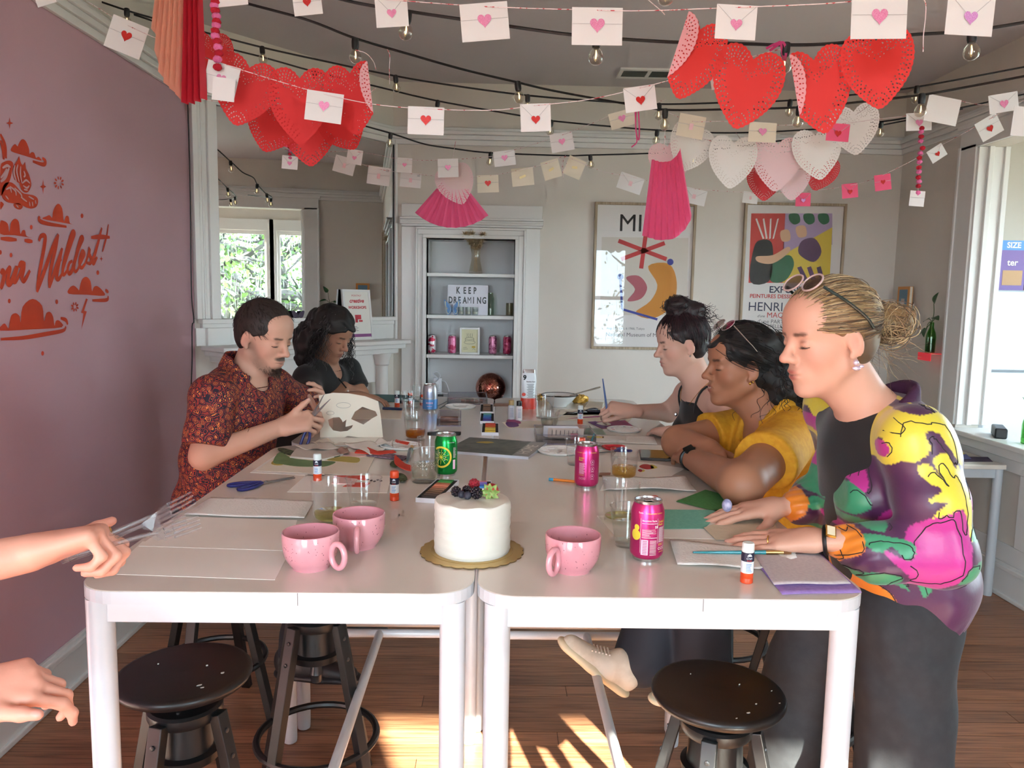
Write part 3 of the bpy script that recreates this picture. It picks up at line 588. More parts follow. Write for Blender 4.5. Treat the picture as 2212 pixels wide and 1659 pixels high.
def can_text(g,s,x,z,width,r,**k):
 v,f=text_w(s,width,**k);g.add(wrapv([(p[0]+x,p[1]+z)for p in v],r),f)
def drink_can(label,x,y,mt,rz=0.0,tall=False,opened=True,c=None,group='drink cans',scale=1.0,slim=False):
 R_=0.033 if not slim else 0.029;H_=0.122 if not slim else 0.134
 c=spot(x,y,R_)if c is None else c;t=thing('drink_can',label,'can',c,rz,group)
 part('body',G().lathe([(R_-0.006,0.006),(R_-0.0015,0.011),(R_,0.016),(R_,H_-0.024),(R_-0.0015,H_-0.017),(R_-0.0055,H_-0.006)],48,cap0=False,cap1=False),mt,t,smooth=True)
 part('base',G().lathe([(0,0.004),(R_-0.010,0.003),(R_-0.008,0.0),(R_-0.006,0.0005),(R_-0.0055,0.006)],40,cap0=False,cap1=False),m_alu,t,smooth=True)
 l=part('lid',G().lathe([(R_-0.0056,H_-0.006),(R_-0.0052,H_-0.001),(R_-0.0062,H_),(R_-0.0075,H_-0.001),(R_-0.0085,H_-0.006),(0,H_-0.005)],40,cap0=False,cap1=False),m_alu,t,smooth=True,ang=40)
 if opened:part('opening',G().lathe([(0.0075,H_-0.0047),(0,H_-0.0046)],16,(0.003,-0.008,0)),m_alu_d,l)
 part('pull_tab',G().box((0,0.006,H_-0.003),(0.014,0.022,0.0015)),m_alu,l,bevel=0.0006)
 return t,R_
m_pinkcan=M('pink_can_print',(222,62,132),0.28,0.75);m_yel=M('can_yellow',(238,208,66),0.4);m_wht=M('print_white',(244,240,240),0.5);m_palep=M('print_pale_pink',(250,196,220),0.5);m_crim=M('print_crimson',(170,26,84),0.4)
def pink_can(label,x,y,a0,rz):
 t,r=drink_can(label,x,y,m_pinkcan,rz);r+=0.0004
 g=G();can_text(g,'Soda',-0.026,0.099,0.0095,r-0.0005);can_text(g,'25',0.0075,0.071,0.006,r,bold=0.02);can_text(g,'Nutrition Facts',-0.018,0.084,0.029,r,bold=0.015)
 strip(g,-0.0185,0.0125,0.0795,0.0803,r);strip(g,-0.0185,0.0125,0.051,0.0518,r)
 for i in range(8):strip(g,-0.018,-0.018+random.uniform(.012,.029),0.054+i*0.0019,0.0545+i*0.0019,r)
 for i in range(13):strip(g,-0.002,0.0115,0.0165+i*0.0024,0.0171+i*0.0024,r)
 for i in range(18):strip(g,0.0165,0.0165+random.uniform(.013,.02),0.042+i*0.0017,0.0426+i*0.0017,r)
 for i in range(3):annulus(g,0.019+i*0.0065,0.029,0.0022,0.0028,0,2*PI,r,14,1)
 strip(g,-0.0215,-0.021,0.02,0.09,r);strip(g,0.0135,0.014,0.04,0.09,r)
 part('white_print',g,m_wht,t)
 g=G();can_text(g,'Strawberry Lemon',-0.011,0.0985,0.036,r-0.0006,bold=0.012);can_text(g,"Soda's",0.016,0.0815,0.015,r,bold=0.015);can_text(g,'Back',0.016,0.076,0.011,r,bold=0.015)
 strip(g,0.0165,0.029,0.038,0.0388,r);strip(g,0.0165,0.027,0.0355,0.0363,r);strip(g,0.0185,0.031,0.0215,0.0225,r)
 annulus(g,-0.032,0.055,0.0,0.011,0,2*PI,r);annulus(g,-0.030,0.07,0.0,0.006,0,2*PI,r)
 part('yellow_print',g,m_yel,t)
 g=G()
 strip(g,-0.0195,-0.0055,0.0165,0.047,r);part('barcode_panel',g,m_palep,t)
 g=G()
 for i in range(9):
  z0_=0.0185+i*0.0031;strip(g,-0.0165,-0.0075,z0_,z0_+0.0012,r+0.0002)
 part('barcode',g,m_crim,t)
 return t
pink_can('pink soda can nearest the front, beside the flat hands',1395,1217,0,0.05)
def pink_can_back(label,x,y,rz):
 t,r=drink_can(label,x,y,m_pinkcan,rz);r+=0.0004;g=G()
 for i in range(18):strip(g,-0.026,-0.026+random.uniform(.013,.02),0.042+i*0.0017,0.0426+i*0.0017,r)
 for zz in(0.075,0.056,0.036):annulus(g,0.012,zz,0.0052,0.0058,0,2*PI,r,20,1);annulus(g,0.012,zz,0.0,0.0018,0,2*PI,r,10,1);strip(g,0.007,0.017,zz-0.0085,zz-0.0075,r)
 for i in range(3):annulus(g,-0.023+i*0.0065,0.029,0.0022,0.0028,0,2*PI,r,14,1)
 part('white_print',g,m_palep,t)
 g=G();can_text(g,"Soda's",-0.027,0.0835,0.015,r,bold=0.015);can_text(g,'Back',-0.027,0.078,0.011,r,bold=0.015);can_text(g,'Strawberry Lemon',-0.034,0.0985,0.026,r-0.0006,bold=0.012);can_text(g,'Prebiotic',0.006,0.0985,0.018,r-0.0006)
 strip(g,-0.026,-0.012,0.038,0.0388,r);part('yellow_print',g,m_yel,t);return t
pink_can_back('pink soda can farther back, in the middle of the table',1266,1057,0.0)
m_lime=M('green_can_print',(24,150,66),0.25,0.75)
t,r=drink_can('green can with a big yellow lime slice print, left of centre',963,1031,m_lime,0.0);r+=0.0004
g=G();cx,cz=-0.012,0.058
annulus(g,cx,cz,0.0255,0.031,-2.2,2.3,r,40,2);annulus(g,cx,cz,0,0.0035,0,2*PI,r,16,1)
for k in range(10):
 a=k*2*PI/10+0.25;V=wrapv([(cx+q*math.cos(a)-s_*0.0006*math.sin(a),cz+q*math.sin(a)+s_*0.0006*math.cos(a))for q in np.linspace(0.003,0.022,8)for s_ in(-1,1)],r);g.add(V,[(2*i,2*i+2,2*i+3,2*i+1)for i in range(7)])
part('lime_slice',g,m_yel,t)
g=G()
for k in range(6):
 a=k*2*PI/10+0.56-1.2;annulus(g,cx+0.0135*math.cos(a),cz+0.0135*math.sin(a),0,0.0014,0,2*PI,r+0.0002,10,1)
can_text(g,'Prebiotic Soda',0.006,0.0985,0.022,r-0.0006,bold=0.01)
for i in range(14):strip(g,0.0245,0.0245+random.uniform(.008,.012),0.055+i*0.0022,0.0558+i*0.0022,r)
strip(g,0.0235,0.0325,0.022,0.049,r)
part('white_print',g,m_palep,t)
m_grey_can=M('grey_can_print',(190,192,200),0.3,0.7);m_blue_p=M('can_sky_blue',(94,146,206),0.35,0.4)
t,r=drink_can('silver and sky blue can at the far left of the table',929,890,m_grey_can,0.0,c=spot(929,890,0.033));r+=0.0004
g=G();strip(g,-0.1035,0.1035,0.012,0.055,r+0.0002,60);part('blue_band',g,m_blue_p,t)
g=G();[strip(g,-0.012,0.012,0.064+i*0.003,0.0655+i*0.003,r)for i in range(9)];part('text_block',g,M('print_periwinkle',(120,146,206),0.5),t)
g=G()
for i in range(6):strip(g,-0.016+i*0.0055,-0.0125+i*0.0055,0.036,0.043,r+0.0005)
strip(g,-0.012,0.012,0.024,0.026,r+0.0005);part('white_print',g,m_palep,t)
# ---- pink speckled mugs
m_mug=M('pink_glaze',(226,158,166),0.12,coat=0.6,noise=((216,142,152),14,(1,1,1),0.35,0.7));m_speck=M('mug_speckle',(120,58,70),0.4)
def mug(label,x,y,ha,s=1.0,hs=1.0):
 c=spot(x,y,0.033);t=thing('pink_mug',label,'mug',c,0,'pink speckled mugs')
 R_=0.0535*s;H_=0.070*s
 out=[(0.0,0.002),(0.031*s,0.002),(0.032*s,0.0),(0.035*s,0.0),(0.036*s,0.004),(0.043*s,0.012),(0.050*s,0.026),(0.0528*s,0.042),(R_,H_-0.002),(R_-0.0012,H_),(R_-0.0032,H_-0.001),(0.0495*s,0.042),(0.0465*s,0.026),(0.038*s,0.012),(0.02*s,0.008),(0,0.0075)]
 part('bowl',G().lathe(out,48,cap0=False,cap1=False),m_mug,t,smooth=True,ang=60)
 g=G();rad=np.array([math.cos(ha),math.sin(ha),0])
 hp=[rad*(0.0525*s+0.0165+0.0165*math.cos(a))+np.array([0,0,0.034+0.0225*math.sin(a)])for a in np.arange(28)*2*PI/28]
 part('handle',g.tube(hp,0.0058,10,closed=True),m_mug,t,smooth=True)
 g=G();rnd=random.Random(int(x))
 for _ in range(170):
  a=rnd.uniform(0,2*PI);z=rnd.uniform(0.012,H_-0.004);inner=rnd.random()<0.4
  i=next(k for k in range(5,9)if out[k][1]>=z-1e-9)if z<H_-0.003 else 8;rr=out[i-1][0]+(out[i][0]-out[i-1][0])*(z-out[i-1][1])/(out[i][1]-out[i-1][1])
  rr=rr-0.0042 if inner else rr+0.0001;q=np.array([rr*math.cos(a),rr*math.sin(a),z]);sz=rnd.choice((0.0004,0.0006,0.0008,0.0011))
  g.ball(q,(0.0002,sz*rnd.uniform(.6,1),sz*rnd.uniform(.7,1.6)),6,4,rot=rotz(a))
 part('speckles',g,m_speck,t)['kind']='stuff'
 return t
mug('pink speckled mug in front on the left with its ring handle to the side',672,1237,-0.55)
mug('pink speckled mug behind the other left mug, handle facing the camera',776,1190,-1.45)
mug('pink speckled mug standing alone right of the cake',1236,1243,-2.2)
# ---- cake
c=spot(1019,1229,0.1);m_gold=M('gold_card',(196,164,96),0.35,0.55);m_goldedge=M('card_edge',(96,74,44),0.8)
t=thing('cake_board','scalloped gold card cake board across the table joint','board',c)
sc=[(0.104+0.0032*abs(math.sin(a*13))-0.0016)*np.array([math.cos(a),math.sin(a)])for a in np.arange(260)*2*PI/260]
part('gold_face',G().prism([tuple(q)for q in sc],0.0028,0.0034),m_gold,t);part('card_core',G().prism([tuple(q*0.999)for q in sc],0.0,0.0028),m_goldedge,t)
part('pressed_rim',G().lathe([(0.0825,0.0035),(0.0835,0.0042),(0.0845,0.0035)],60,cap0=False,cap1=False),m_gold,t,smooth=True)
m_frost=M('cream_frosting',(226,221,208),0.55,bump=(90,0.25,0.002),sss=0.0);cc=(c[0],c[1]+0.004,TZ+0.0036)
prof=[(0.0,0.0),(0.076,0.0),(0.0768,0.004)]
for k in range(1,20):
 z=0.105*k/20;prof.append((0.0772+0.0005*math.sin(k*1.9)-(0.0008 if k in(9,10)else 0),z))
prof+=[(0.0768,0.1015),(0.0745,0.1052),(0.07,0.1058),(0.035,0.1062),(0,0.1064)]
ck=thing('layer_cake','small round cream-frosted cake topped with berries','cake',cc)
gk=G().lathe(prof,72,cap0=True,cap1=False);rn=np.random.RandomState(3)
V=np.array(gk.v);an=np.arctan2(V[:,1],V[:,0]);V[:,0:2]*=(1+0.006*np.sin(an*3+V[:,2]*30)+0.003*np.sin(an*7+1+V[:,2]*80))[:,None];V[:,2]+=np.where(V[:,2]>0.1,0.0015*np.sin(an*4+V[:,0]*60),0);gk.v=[tuple(q)for q in V]
part('frosting',gk,m_frost,ck,smooth=True,ang=50)
m_bb=M('blackberry_skin',(20,14,24),0.25,spec=0.6);m_blue=M('blueberry_skin',(44,44,58),0.55);m_rasp=M('raspberry_red',(158,24,44),0.35);m_straw=M('strawberry_red',(196,34,40),0.3);m_leafg=M('strawberry_leaf',(104,138,62),0.6,noise=((150,170,96),120,(1,1,1),0.4,0.6))
def berry(name,label,x,y,r,kind,dz=0.0):
 q=tp(x,y,TZ+0.112);b=np.array([q[0],q[1],TZ+0.1105+dz]);GB='berries on the cake'
 if kind in('black','rasp'):
  g=G();nn=34
  g.ball((0,0,r),r*0.88,12,8)
  for i in range(nn):
   z=1-2*(i+.5)/nn;a=i*2.39996;s_=math.sqrt(1-z*z);g.ball((r*.82*s_*math.cos(a),r*.82*s_*math.sin(a),r+r*.82*z),r*.27,8,6)
  return tag(part(name,g,m_bb if kind=='black'else m_rasp,None,smooth=True,loc=b),label,'berry',GB)
 t=thing(name,label,'berry',b,0,GB);part('skin',G().ball((0,0,r),(r,r,r*.93),20,14),m_blue,t,smooth=True)
 part('calyx_crown',G().lathe([(r*.4,r*1.82),(r*.45,r*1.92),(r*.3,r*1.84)],10,cap0=False),m_blue,t);return t
berry('blackberry','glossy blackberry at the left end of the berry row',985,1071,0.0105,'black');berry('blueberry','dull blueberry beside the left blackberry',997,1075,0.0082,'blue');berry('blueberry','dull blueberry in front, middle of the row',1010,1078,0.0085,'blue')
berry('blackberry','blackberry at the back under the raspberry',1008,1068,0.0095,'black',0.001);berry('blackberry','large glossy blackberry next to the strawberry',1029,1076,0.0125,'black');berry('raspberry','dark red raspberry peeking over the blackberries',1024,1062,0.0115,'rasp',0.006)
q=tp(1060,1078,TZ+0.112);t=thing('strawberry','strawberry on its side with its leafy crown towards the camera','berry',(q[0],q[1]+0.01,TZ+0.1115+0.014),0,'berries on the cake',rot=basis((1,0,0),None,(-0.15,-0.9,-0.1)))
part('fruit',G().lathe([(0,-0.028),(0.006,-0.025),(0.0125,-0.014),(0.0155,-0.004),(0.014,0.003),(0.008,0.006),(0,0.006)],20,cap0=False,cap1=False),m_straw,t,smooth=True)
for k in range(9):
 a=k*2*PI/9+0.2;R_=rotz(a)@roty(0.12 if k%2 else-0.25);V=[(0,0,0),(0.006,0.0045,0.001),(0.013,0.005,0.0005),(0.0215,0,-0.002),(0.013,-0.005,0.0005),(0.006,-0.0045,0.001)]
 part('leaf',G().add([tuple(R_@np.array(p)+np.array([0,0,0.0065]))for p in V],[(0,1,2,3),(0,3,4,5)]),m_leafg,t)
part('stalk',G().tube([(0,0,0.006),(0.001,0.001,0.011)],[0.002,0.0012],8),M('pale_stalk',(170,178,120),0.6),t)
# ------------------------------------------------------------------ art supplies and odds and ends on the tables
m_orange=M('glue_orange',(232,78,34),0.4);m_navyl=M('label_navy',(22,26,52),0.5);m_lab=M('label_white',(232,236,240),0.5);m_labt=M('label_blue_text',(96,146,200),0.5);m_capw=M('cap_white',(226,234,230),0.45)
def glue_stick(label,x,y,cap,rz=0.0,c=None,h=0.076):
 c=spot(x,y,0.0115)if c is None else c;s=h/0.076;t=thing('glue_stick',label,'glue stick',c,rz,'glue sticks');R_=0.0115
 part('base',G().lathe([(R_-0.001,0),(R_,0.001),(R_,0.0095*s),(R_-0.0004,0.01*s),(R_,0.0105*s),(R_,0.02*s)],28),m_orange,t,smooth=True,ang=40)
 l=part('label_wrap',G().lathe([(R_,0.02*s),(R_,0.042*s)],28,cap0=False,cap1=False),m_lab,t,smooth=True)
 part('label_band',G().lathe([(R_+0.0001,0.042*s),(R_+0.0001,0.0585*s)],28,cap0=False,cap1=False),m_navyl,t,smooth=True)
 g=G();r=R_+0.0003
 for i in range(6):strip(g,-0.006,-0.006+random.uniform(.008,.012),(0.023+i*0.0028)*s,(0.0243+i*0.0028)*s,r)
 part('small_print',g,m_labt,l)
 g=G();can_text(g,'Craft',-0.0055,0.0468*s,0.011,r,shear=0.3);annulus(g,0,0.0535*s,0,0.0035,0,PI,r,10,2);strip(g,-0.0045,0.0045,0.0524*s,0.0534*s,r);part('logo_print',g,m_lab,l)
 g=G();can_text(g,'BOND',-0.0045,0.0432*s,0.009,r,bold=0.02);part('red_print',g,M('label_red',(206,44,40),0.5),l)
 part('cap',G().lathe([(R_-0.0006,0.0585*s),(R_-0.0003,0.06*s),(R_-0.0006,0.073*s),(R_-0.002,0.0757*s),(R_-0.005,0.076*s),(0,0.076*s)],28,cap1=False),cap,t,smooth=True,ang=50)
glue_stick('glue stick with white cap standing by the violet tissue at the front',1612,1262,m_capw)
glue_stick('glue stick with white cap standing on the collage sheet',686,1040,m_capw)
glue_stick('glue stick with orange cap standing left of the pastel box',852,1083,m_orange)
glue_stick('glue stick with white cap beside the navy scissors at the far right',1253,916,m_capw)
glue_stick('glue stick with white cap at the far left by the teal board',858,880,m_capw)
glue_stick('glue stick with orange cap behind the far pink can',1256,998,m_orange)
glue_stick('glue stick with orange cap behind the tumbler at the far left',886,872,m_orange,h=0.05)
glue_stick('glue stick with orange cap beside the silver and blue can',912,876,m_orange,h=0.05)
# pastel boxes
def rect_px(p4,z=TZ):
 P=[tp(x,y,z)for x,y in p4];c=np.mean(P,0);u=(P[1]+P[2]-P[0]-P[3])/2;v=(P[3]+P[2]-P[0]-P[1])/2
 return c,np.linalg.norm(u[:2]),np.linalg.norm(v[:2]),math.atan2(v[1],v[0])-PI/2
m_traye=M('tray_white',(236,236,242),0.6);m_foam=M('tray_black_foam',(34,33,34),0.8)
def pastels(label,p4,cols,hgt=0.012,w=None,l=None):
 c,W_,L_,rz=rect_px(p4);W_=w or W_;L_=l or L_
 t=thing('pastel_box',label,'pastels',(c[0],c[1],TZ),rz,'trays of chalk pastels')
 part('tray',G().bx(-W_/2,W_/2,-L_/2,L_/2,0,hgt-0.003).bx(-W_/2,-W_/2+0.0015,-L_/2,L_/2,hgt-0.003,hgt).bx(W_/2-0.0015,W_/2,-L_/2,L_/2,hgt-0.003,hgt).bx(-W_/2,W_/2,-L_/2,-L_/2+0.0015,hgt-0.003,hgt).bx(-W_/2,W_/2,L_/2-0.0015,L_/2,hgt-0.003,hgt),m_traye,t)
 part('foam_insert',G().bx(-W_/2+0.0015,W_/2-0.0015,-L_/2+0.0015,L_/2-0.0015,hgt-0.003,hgt-0.0015),m_foam,t)
 n_=len(cols);st=(L_-0.016)/n_
 for i,cl in enumerate(cols):
  y0=-L_/2+0.008+i*st;part('pastel_stick',G().bx(-W_/2+0.012,W_/2-0.012,y0+st*0.12,y0+st*0.88,hgt-0.002,hgt+0.0022),M('pastel_%d_%d_%d'%cl,cl,0.9),t,bevel=0.0008)
pastels('open white tray of brown, coral and green pastels left of the cake',[(898,1086),(949,1087),(992,1047),(944,1042)],[(70,62,58),(92,76,66),(120,94,72),(136,104,78),(168,120,92),(214,130,100),(238,150,122),(186,110,76),(74,168,84),(60,140,70)])
pastels('tray of blue and violet pastels behind the cake',[(1014,1078),(1062,1078),(1061,1036),(1018,1036)],[(70,150,214),(56,110,200),(84,104,198),(120,110,206),(142,120,206),(160,130,200),(226,120,110)],l=0.085)
pastels('small tray of red, orange and yellow pastels in front of the tray row',[(1039,941),(1078,941),(1076,920),(1043,920)],[(228,196,78),(236,208,96),(226,110,56),(220,78,56)])
pastels('small tray of blue and teal pastels in the middle of the tray row',[(1036,916),(1068,916),(1067,898),(1039,898)],[(84,70,150),(74,110,190),(70,140,190),(110,178,170)])
pastels('small tray of brown pastels at the back of the tray row',[(1036,895),(1066,895),(1064,878),(1039,878)],[(128,98,80),(140,110,90),(118,92,78),(150,124,104)])
# scissors
m_steel=M('scissor_steel',(150,148,146),0.3,0.9)
def scissors(label,p_tip,p_hnd,col,ln=0.21,opening=0.10,z=0.0,c0=None,frame=None):
 a=tp(*p_tip,TZ+z)if frame is None else None;b=tp(*p_hnd,TZ+z)if frame is None else None
 if frame is None:
  d=a-b;rz=math.atan2(d[1],d[0]);piv=b+(a-b)*0.52;t=thing('scissors',label,'scissors',(piv[0],piv[1],TZ+z),rz,'pairs of scissors');ln=np.linalg.norm(d[:2])
 else:
  t=thing('scissors',label,'scissors',frame[0],0,'pairs of scissors',rot=frame[1])
 s=ln/0.21
 for sg in(1,-1):
  R_=rotz(sg*opening/2);bl=G().prism([tuple(q)for q in[(-0.02,-0.006),(0.0,-0.007),(0.1,-0.0005),(0.1,0.0005),(0.0,0.006),(-0.02,0.006)]],0.003+0.0012*sg,0.0055+0.0012*sg)
  bl.v=[(x*s,y*sg*s,z_)for x,y,z_ in bl.v];bl.xf(R_);part('blade',bl,m_steel,t)
  path=smooth_path([(-0.015,-0.003*sg,0.0055),(-0.04,-0.008*sg,0.0055),(-0.075,-0.012*sg,0.0055),(-0.103,-0.020*sg,0.0055),(-0.105,-0.036*sg,0.0055),(-0.085,-0.040*sg,0.0055),(-0.055,-0.032*sg,0.0055),(-0.03,-0.014*sg,0.0055)],5,closed=True)
  part('handle',G().tube([R_@(np.array(q)*np.array([s,s,1]))for q in path],0.0052*min(s,1.1),8,closed=True),col,t,smooth=True)
 part('pivot_screw',G().lathe([(0.0035,0.002),(0.0035,0.0085),(0.002,0.0092)],10),m_steel,t)
 return t
m_navy=M('navy_handle',(30,36,110),0.35);m_redh=M('red_handle',(206,34,44),0.35);m_dnavy=M('dark_navy_handle',(24,26,44),0.35)
scissors('blue-handled scissors lying on the left beyond the paper towel',(637,1034),(503,1058),m_navy,opening=0.06)
scissors('dark navy scissors lying at the far right beside the glue stick',(1226,895),(1300,888),m_dnavy,opening=0.14)
scissors('red-handled scissors lying open behind the far pink can',(1258,960),(1342,972),m_redh,opening=0.35)
scissors('navy scissors lying behind the golden drink tumbler',(1290,981),(1356,974),m_navy,opening=0.10)
# brushes, pencil, pens
def stick_item(name,label,cat,pts,rads,mats,cuts,z=0.004,world=None,group=None):
 """a long thin item from p0 to p1 split in lengths of different stuff"""
 a,b=(tp(*pts[0],TZ+z),tp(*pts[1],TZ+z))if world is None else(np.array(world[0]),np.array(world[1]))
 t=thing(name,label,cat,a,0,group);d=b-a
 for i,(nm,mt)in enumerate(mats):
  u0,u1=cuts[i],cuts[i+1];r0,r1,r2=rads[i]
  part(nm,G().tube([d*(u0+(u1-u0)*k)for k in(0,0.5,1)],[r0,r1,r2],10),mt,t,smooth=True)
 return t
m_tealh=M('teal_brush_handle',(46,140,150),0.25,coat=0.5);m_ferr=M('gold_ferrule',(206,172,110),0.3,0.9);m_brist=M('brown_bristle',(120,74,40),0.8);m_woodp=M('pale_wood',(214,176,128),0.6);m_bluh=M('blue_brush_handle',(84,106,156),0.3)
def brush(label,pts,handle,s=1.0,z=0.004,world=None):return stick_item('paintbrush',label,'paintbrush',pts,[(0.0022*s,0.0035*s,0.0045*s),(0.0042*s,0.0042*s,0.0046*s),(0.0046*s,0.0052*s,0.0044*s)],[('handle',handle),('ferrule',m_ferr),('bristles',m_brist)],[0,0.74,0.92,1],z,world,'paintbrushes')
brush('teal paintbrush lying on the swirl-embossed paper towel',[(1497,1193),(1708,1193)],m_tealh,1.0,0.009)
brush('yellow-handled small brush with blue tip beside the sage tissue',[(1268,943),(1304,945)],M('yellow_handle',(232,208,110),0.4),0.8)
stick_item('paintbrush','teal brush handle sticking up behind the card box','paintbrush',None,[(0.004,0.0035,0.0025)],[('handle',m_tealh)],[0,1],world=(tp(1276,958),bp(1284,936,float(tp(1276,958)[1])+0.02)),group='paintbrushes')
stick_item('pencil','orange pencil with blue eraser left of the far pink can','pencil',[(1186,1035),(1262,1042)],[(0.0042,0.0042,0.0042),(0.0038,0.0038,0.0038),(0.0036,0.0018,0.0004)],[('eraser',M('blue_eraser',(70,170,214),0.6)),('shaft',M('pencil_orange',(236,134,44),0.4)),('point',m_woodp)],[0,0.13,0.85,1])
stick_item('pen','navy pen lying on the paper at the far left','pen',[(827,882),(868,884)],[(0.006,0.007,0.006)],[('barrel',M('pen_navy',(38,62,96),0.4))],[0,1],0.006)
stick_item('palette_knife','steel palette knife leaning by the water tumbler','palette knife',None,[(0.003,0.007,0.009),(0.005,0.006,0.006)],[('blade',M('blue_steel',(126,142,156),0.35,0.8)),('handle',m_woodp)],[0,0.75,1],world=(tp(879,1000)+np.array([0,0,0.003]),tp(890,972)+np.array([0,0.0,0.012])))
for lb,x0,y0,x1,y1 in(('thin grey skewer beside the clear cards tray',938,880,964,868),('second thin grey skewer beside the clear cards tray',950,882,972,868)):
 stick_item('skewer',lb,'stick',[(x0,y0),(x1,y1)],[(0.002,0.002,0.002)],[('shaft',M('grey_stick',(128,128,132),0.5))],[0,1],0.002)
# clear boxes
m_acr=MG('acrylic',(240,240,242),0.9,0.02,1.49);m_edge=M('acrylic_edge',(126,116,132),0.25)
def acrylic(label,p4,h,cards=(),name='acrylic_box',hb=None,c=None,size=None):
 c,W_,L_,rz=rect_px(p4);t=thing(name,label,'box',(c[0],c[1],TZ),rz,'clear acrylic boxes');k=0.0025;hb=hb or h
 part('base',G().bx(-W_/2,W_/2,-L_/2,L_/2,0,k),m_acr,t)
 for nm,b in(('front',(-W_/2,W_/2,-L_/2,-L_/2+k,k,h)),('back',(-W_/2,W_/2,L_/2-k,L_/2,k,hb)),('side',(-W_/2,-W_/2+k,-L_/2+k,L_/2-k,k,h)),('side',(W_/2-k,W_/2,-L_/2+k,L_/2-k,k,h))):
  pn=part(nm+'_panel',G().bx(*b),m_acr,t);x0,x1,y0,y1,z0,z1=b
  part('polished_edge',G().bx(x0,x1,y0,y1,z1,z1+0.0012),m_edge,pn)
 part('bottom_edge',G().bx(-W_/2,W_/2,-L_/2-0.0005,-L_/2,0,0.004),m_edge,t)
 for nm,mt,(x0,x1,y0,y1,z0,z1),tl in cards:part(nm,G().box(((x0+x1)/2,(y0+y1)/2,(z0+z1)/2),(x1-x0,y1-y0,z1-z0),rot=rotx(tl)),mt,t)
 return t,W_,L_
m_card=M('blush_card',(222,196,182),0.7);m_cardw=M('white_card',(232,226,230),0.7)
t,W_,L_=acrylic('open clear box of printed blush cards in the middle right',[(1163,962),(1282,960),(1276,938),(1150,938)],0.034,[('card',m_cardw,(-0.075+i*0.004,0.05+i*0.002,0.0-i*0.007+0.01,0.001-i*0.007+0.01,0.004,0.052-i*0.002),0.5)for i in range(3)]+[('card',m_card,(-0.06,0.07,-0.018,-0.017,0.004,0.05),0.6)])
g=G()
for i in range(7):g.box((-0.045+i*0.015,-0.0205-0.001,0.027+0.0005*(i%2)),(0.0014,0.0008,0.03-0.003*(i%3)),rot=rotx(0.6))
part('card_print',g,m_ink,t);part('rose_square',G().box((0.035,-0.028,0.016),(0.026,0.0006,0.024),rot=rotx(0.2)),M('rose_square',(176,110,116),0.7),t)
acrylic('clear box of rusty brown cards left of the pastel trays',[(943,921),(996,921),(996,902),(947,902)],0.03,[('card_stack',M('rust_cards',(166,126,110),0.8,noise=((110,76,64),90,(0.3,1,1),0.4,0.6)),(-0.036,0.036,-0.018,0.016,0.004,0.021),0.0),('lid_flap',m_acr,(-0.04,0.04,0.02,0.022,0.02,0.052),-0.25)])
t,W_,L_=acrylic('long low clear tray of small printed strips at the far end',[(966,874),(1053,874),(1050,862),(968,862)],0.034,[('paper_strip',m_rose,(-0.03+i*0.022,-0.012+i*0.022,-0.02,0.02-0.01*(i%2),0.004,0.009+0.002*(i%3)),0.0)for i in range(5)])
# round paint palettes
m_pal=M('palette_white',(240,238,234),0.3)
def palette(label,x,y,r=0.075,dabs=()):
 c=spot(x,y,0.0);t=thing('paint_palette',label,'palette',c,0,'round white paint palettes')
 part('disc',G().lathe([(r*0.9,0.0),(r*0.97,0.004),(r,0.0085),(r-0.002,0.0095),(r*0.93,0.006),(0,0.0055)],48),m_pal,t,smooth=True,ang=50)
 for k in range(9):
  a=k*2*PI/9;q=(r*0.7*math.cos(a),r*0.7*math.sin(a),0.0055);R_=r*0.2
  w_=part('well',G().lathe([(R_,0),(R_*0.97,0.0018),(R_*0.85,0.0022),(R_*0.7,0.0002),(0,-0.0002)],20,q,cap0=False,cap1=False),m_pal,t,smooth=True)
  if k in dict(dabs):part('paint_dab',G().ball((q[0],q[1],q[2]+0.001),(R_*.5,R_*.45,0.0012),10,6),M('dab_%d_%d_%d'%dict(dabs)[k],dict(dabs)[k],0.3),w_)
palette('clean white paint palette just left of the far pink can',1208,977,0.073);palette('white paint palette with purple and white dabs by the painter',1348,930,0.068,((4,(96,70,150)),(3,(230,226,232)),(5,(190,120,150)),(2,(40,38,44)),(1,(210,160,160))))
palette('white paint palette behind the fizzy water tumbler',866,966,0.07,((1,(214,200,180)),));palette('white paint palette at the far end beyond the card boxes',995,880,0.072)
# paint bottles
def paint_bottle(label,x,y,body,cap):
 c=spot(x,y,0.013);t=thing('paint_bottle',label,'paint bottle',c,0,'craft paint bottles')
 part('bottle',G().lathe([(0.012,0),(0.0135,0.002),(0.0135,0.055),(0.011,0.06),(0.009,0.062)],24),body,t,smooth=True);part('cap',G().lathe([(0.0115,0.062),(0.0115,0.08),(0.0105,0.082),(0,0.082)],20,cap1=False),cap,t,smooth=True,ang=40)
 g=G();[strip(g,-0.006,0.008,0.012+i*0.0045,0.0142+i*0.0045,0.0138)for i in range(9)];part('label_print',g,M('bottle_print',(150,150,170),0.5),t)
paint_bottle('small paint bottle with gold cap in front of the white pouch',1104,907,M('bottle_grey',(196,192,196),0.4),M('gold_cap',(178,146,92),0.4));paint_bottle('small paint bottle with black cap beside the gold-capped one',1121,909,M('bottle_white',(226,222,222),0.4),m_black)
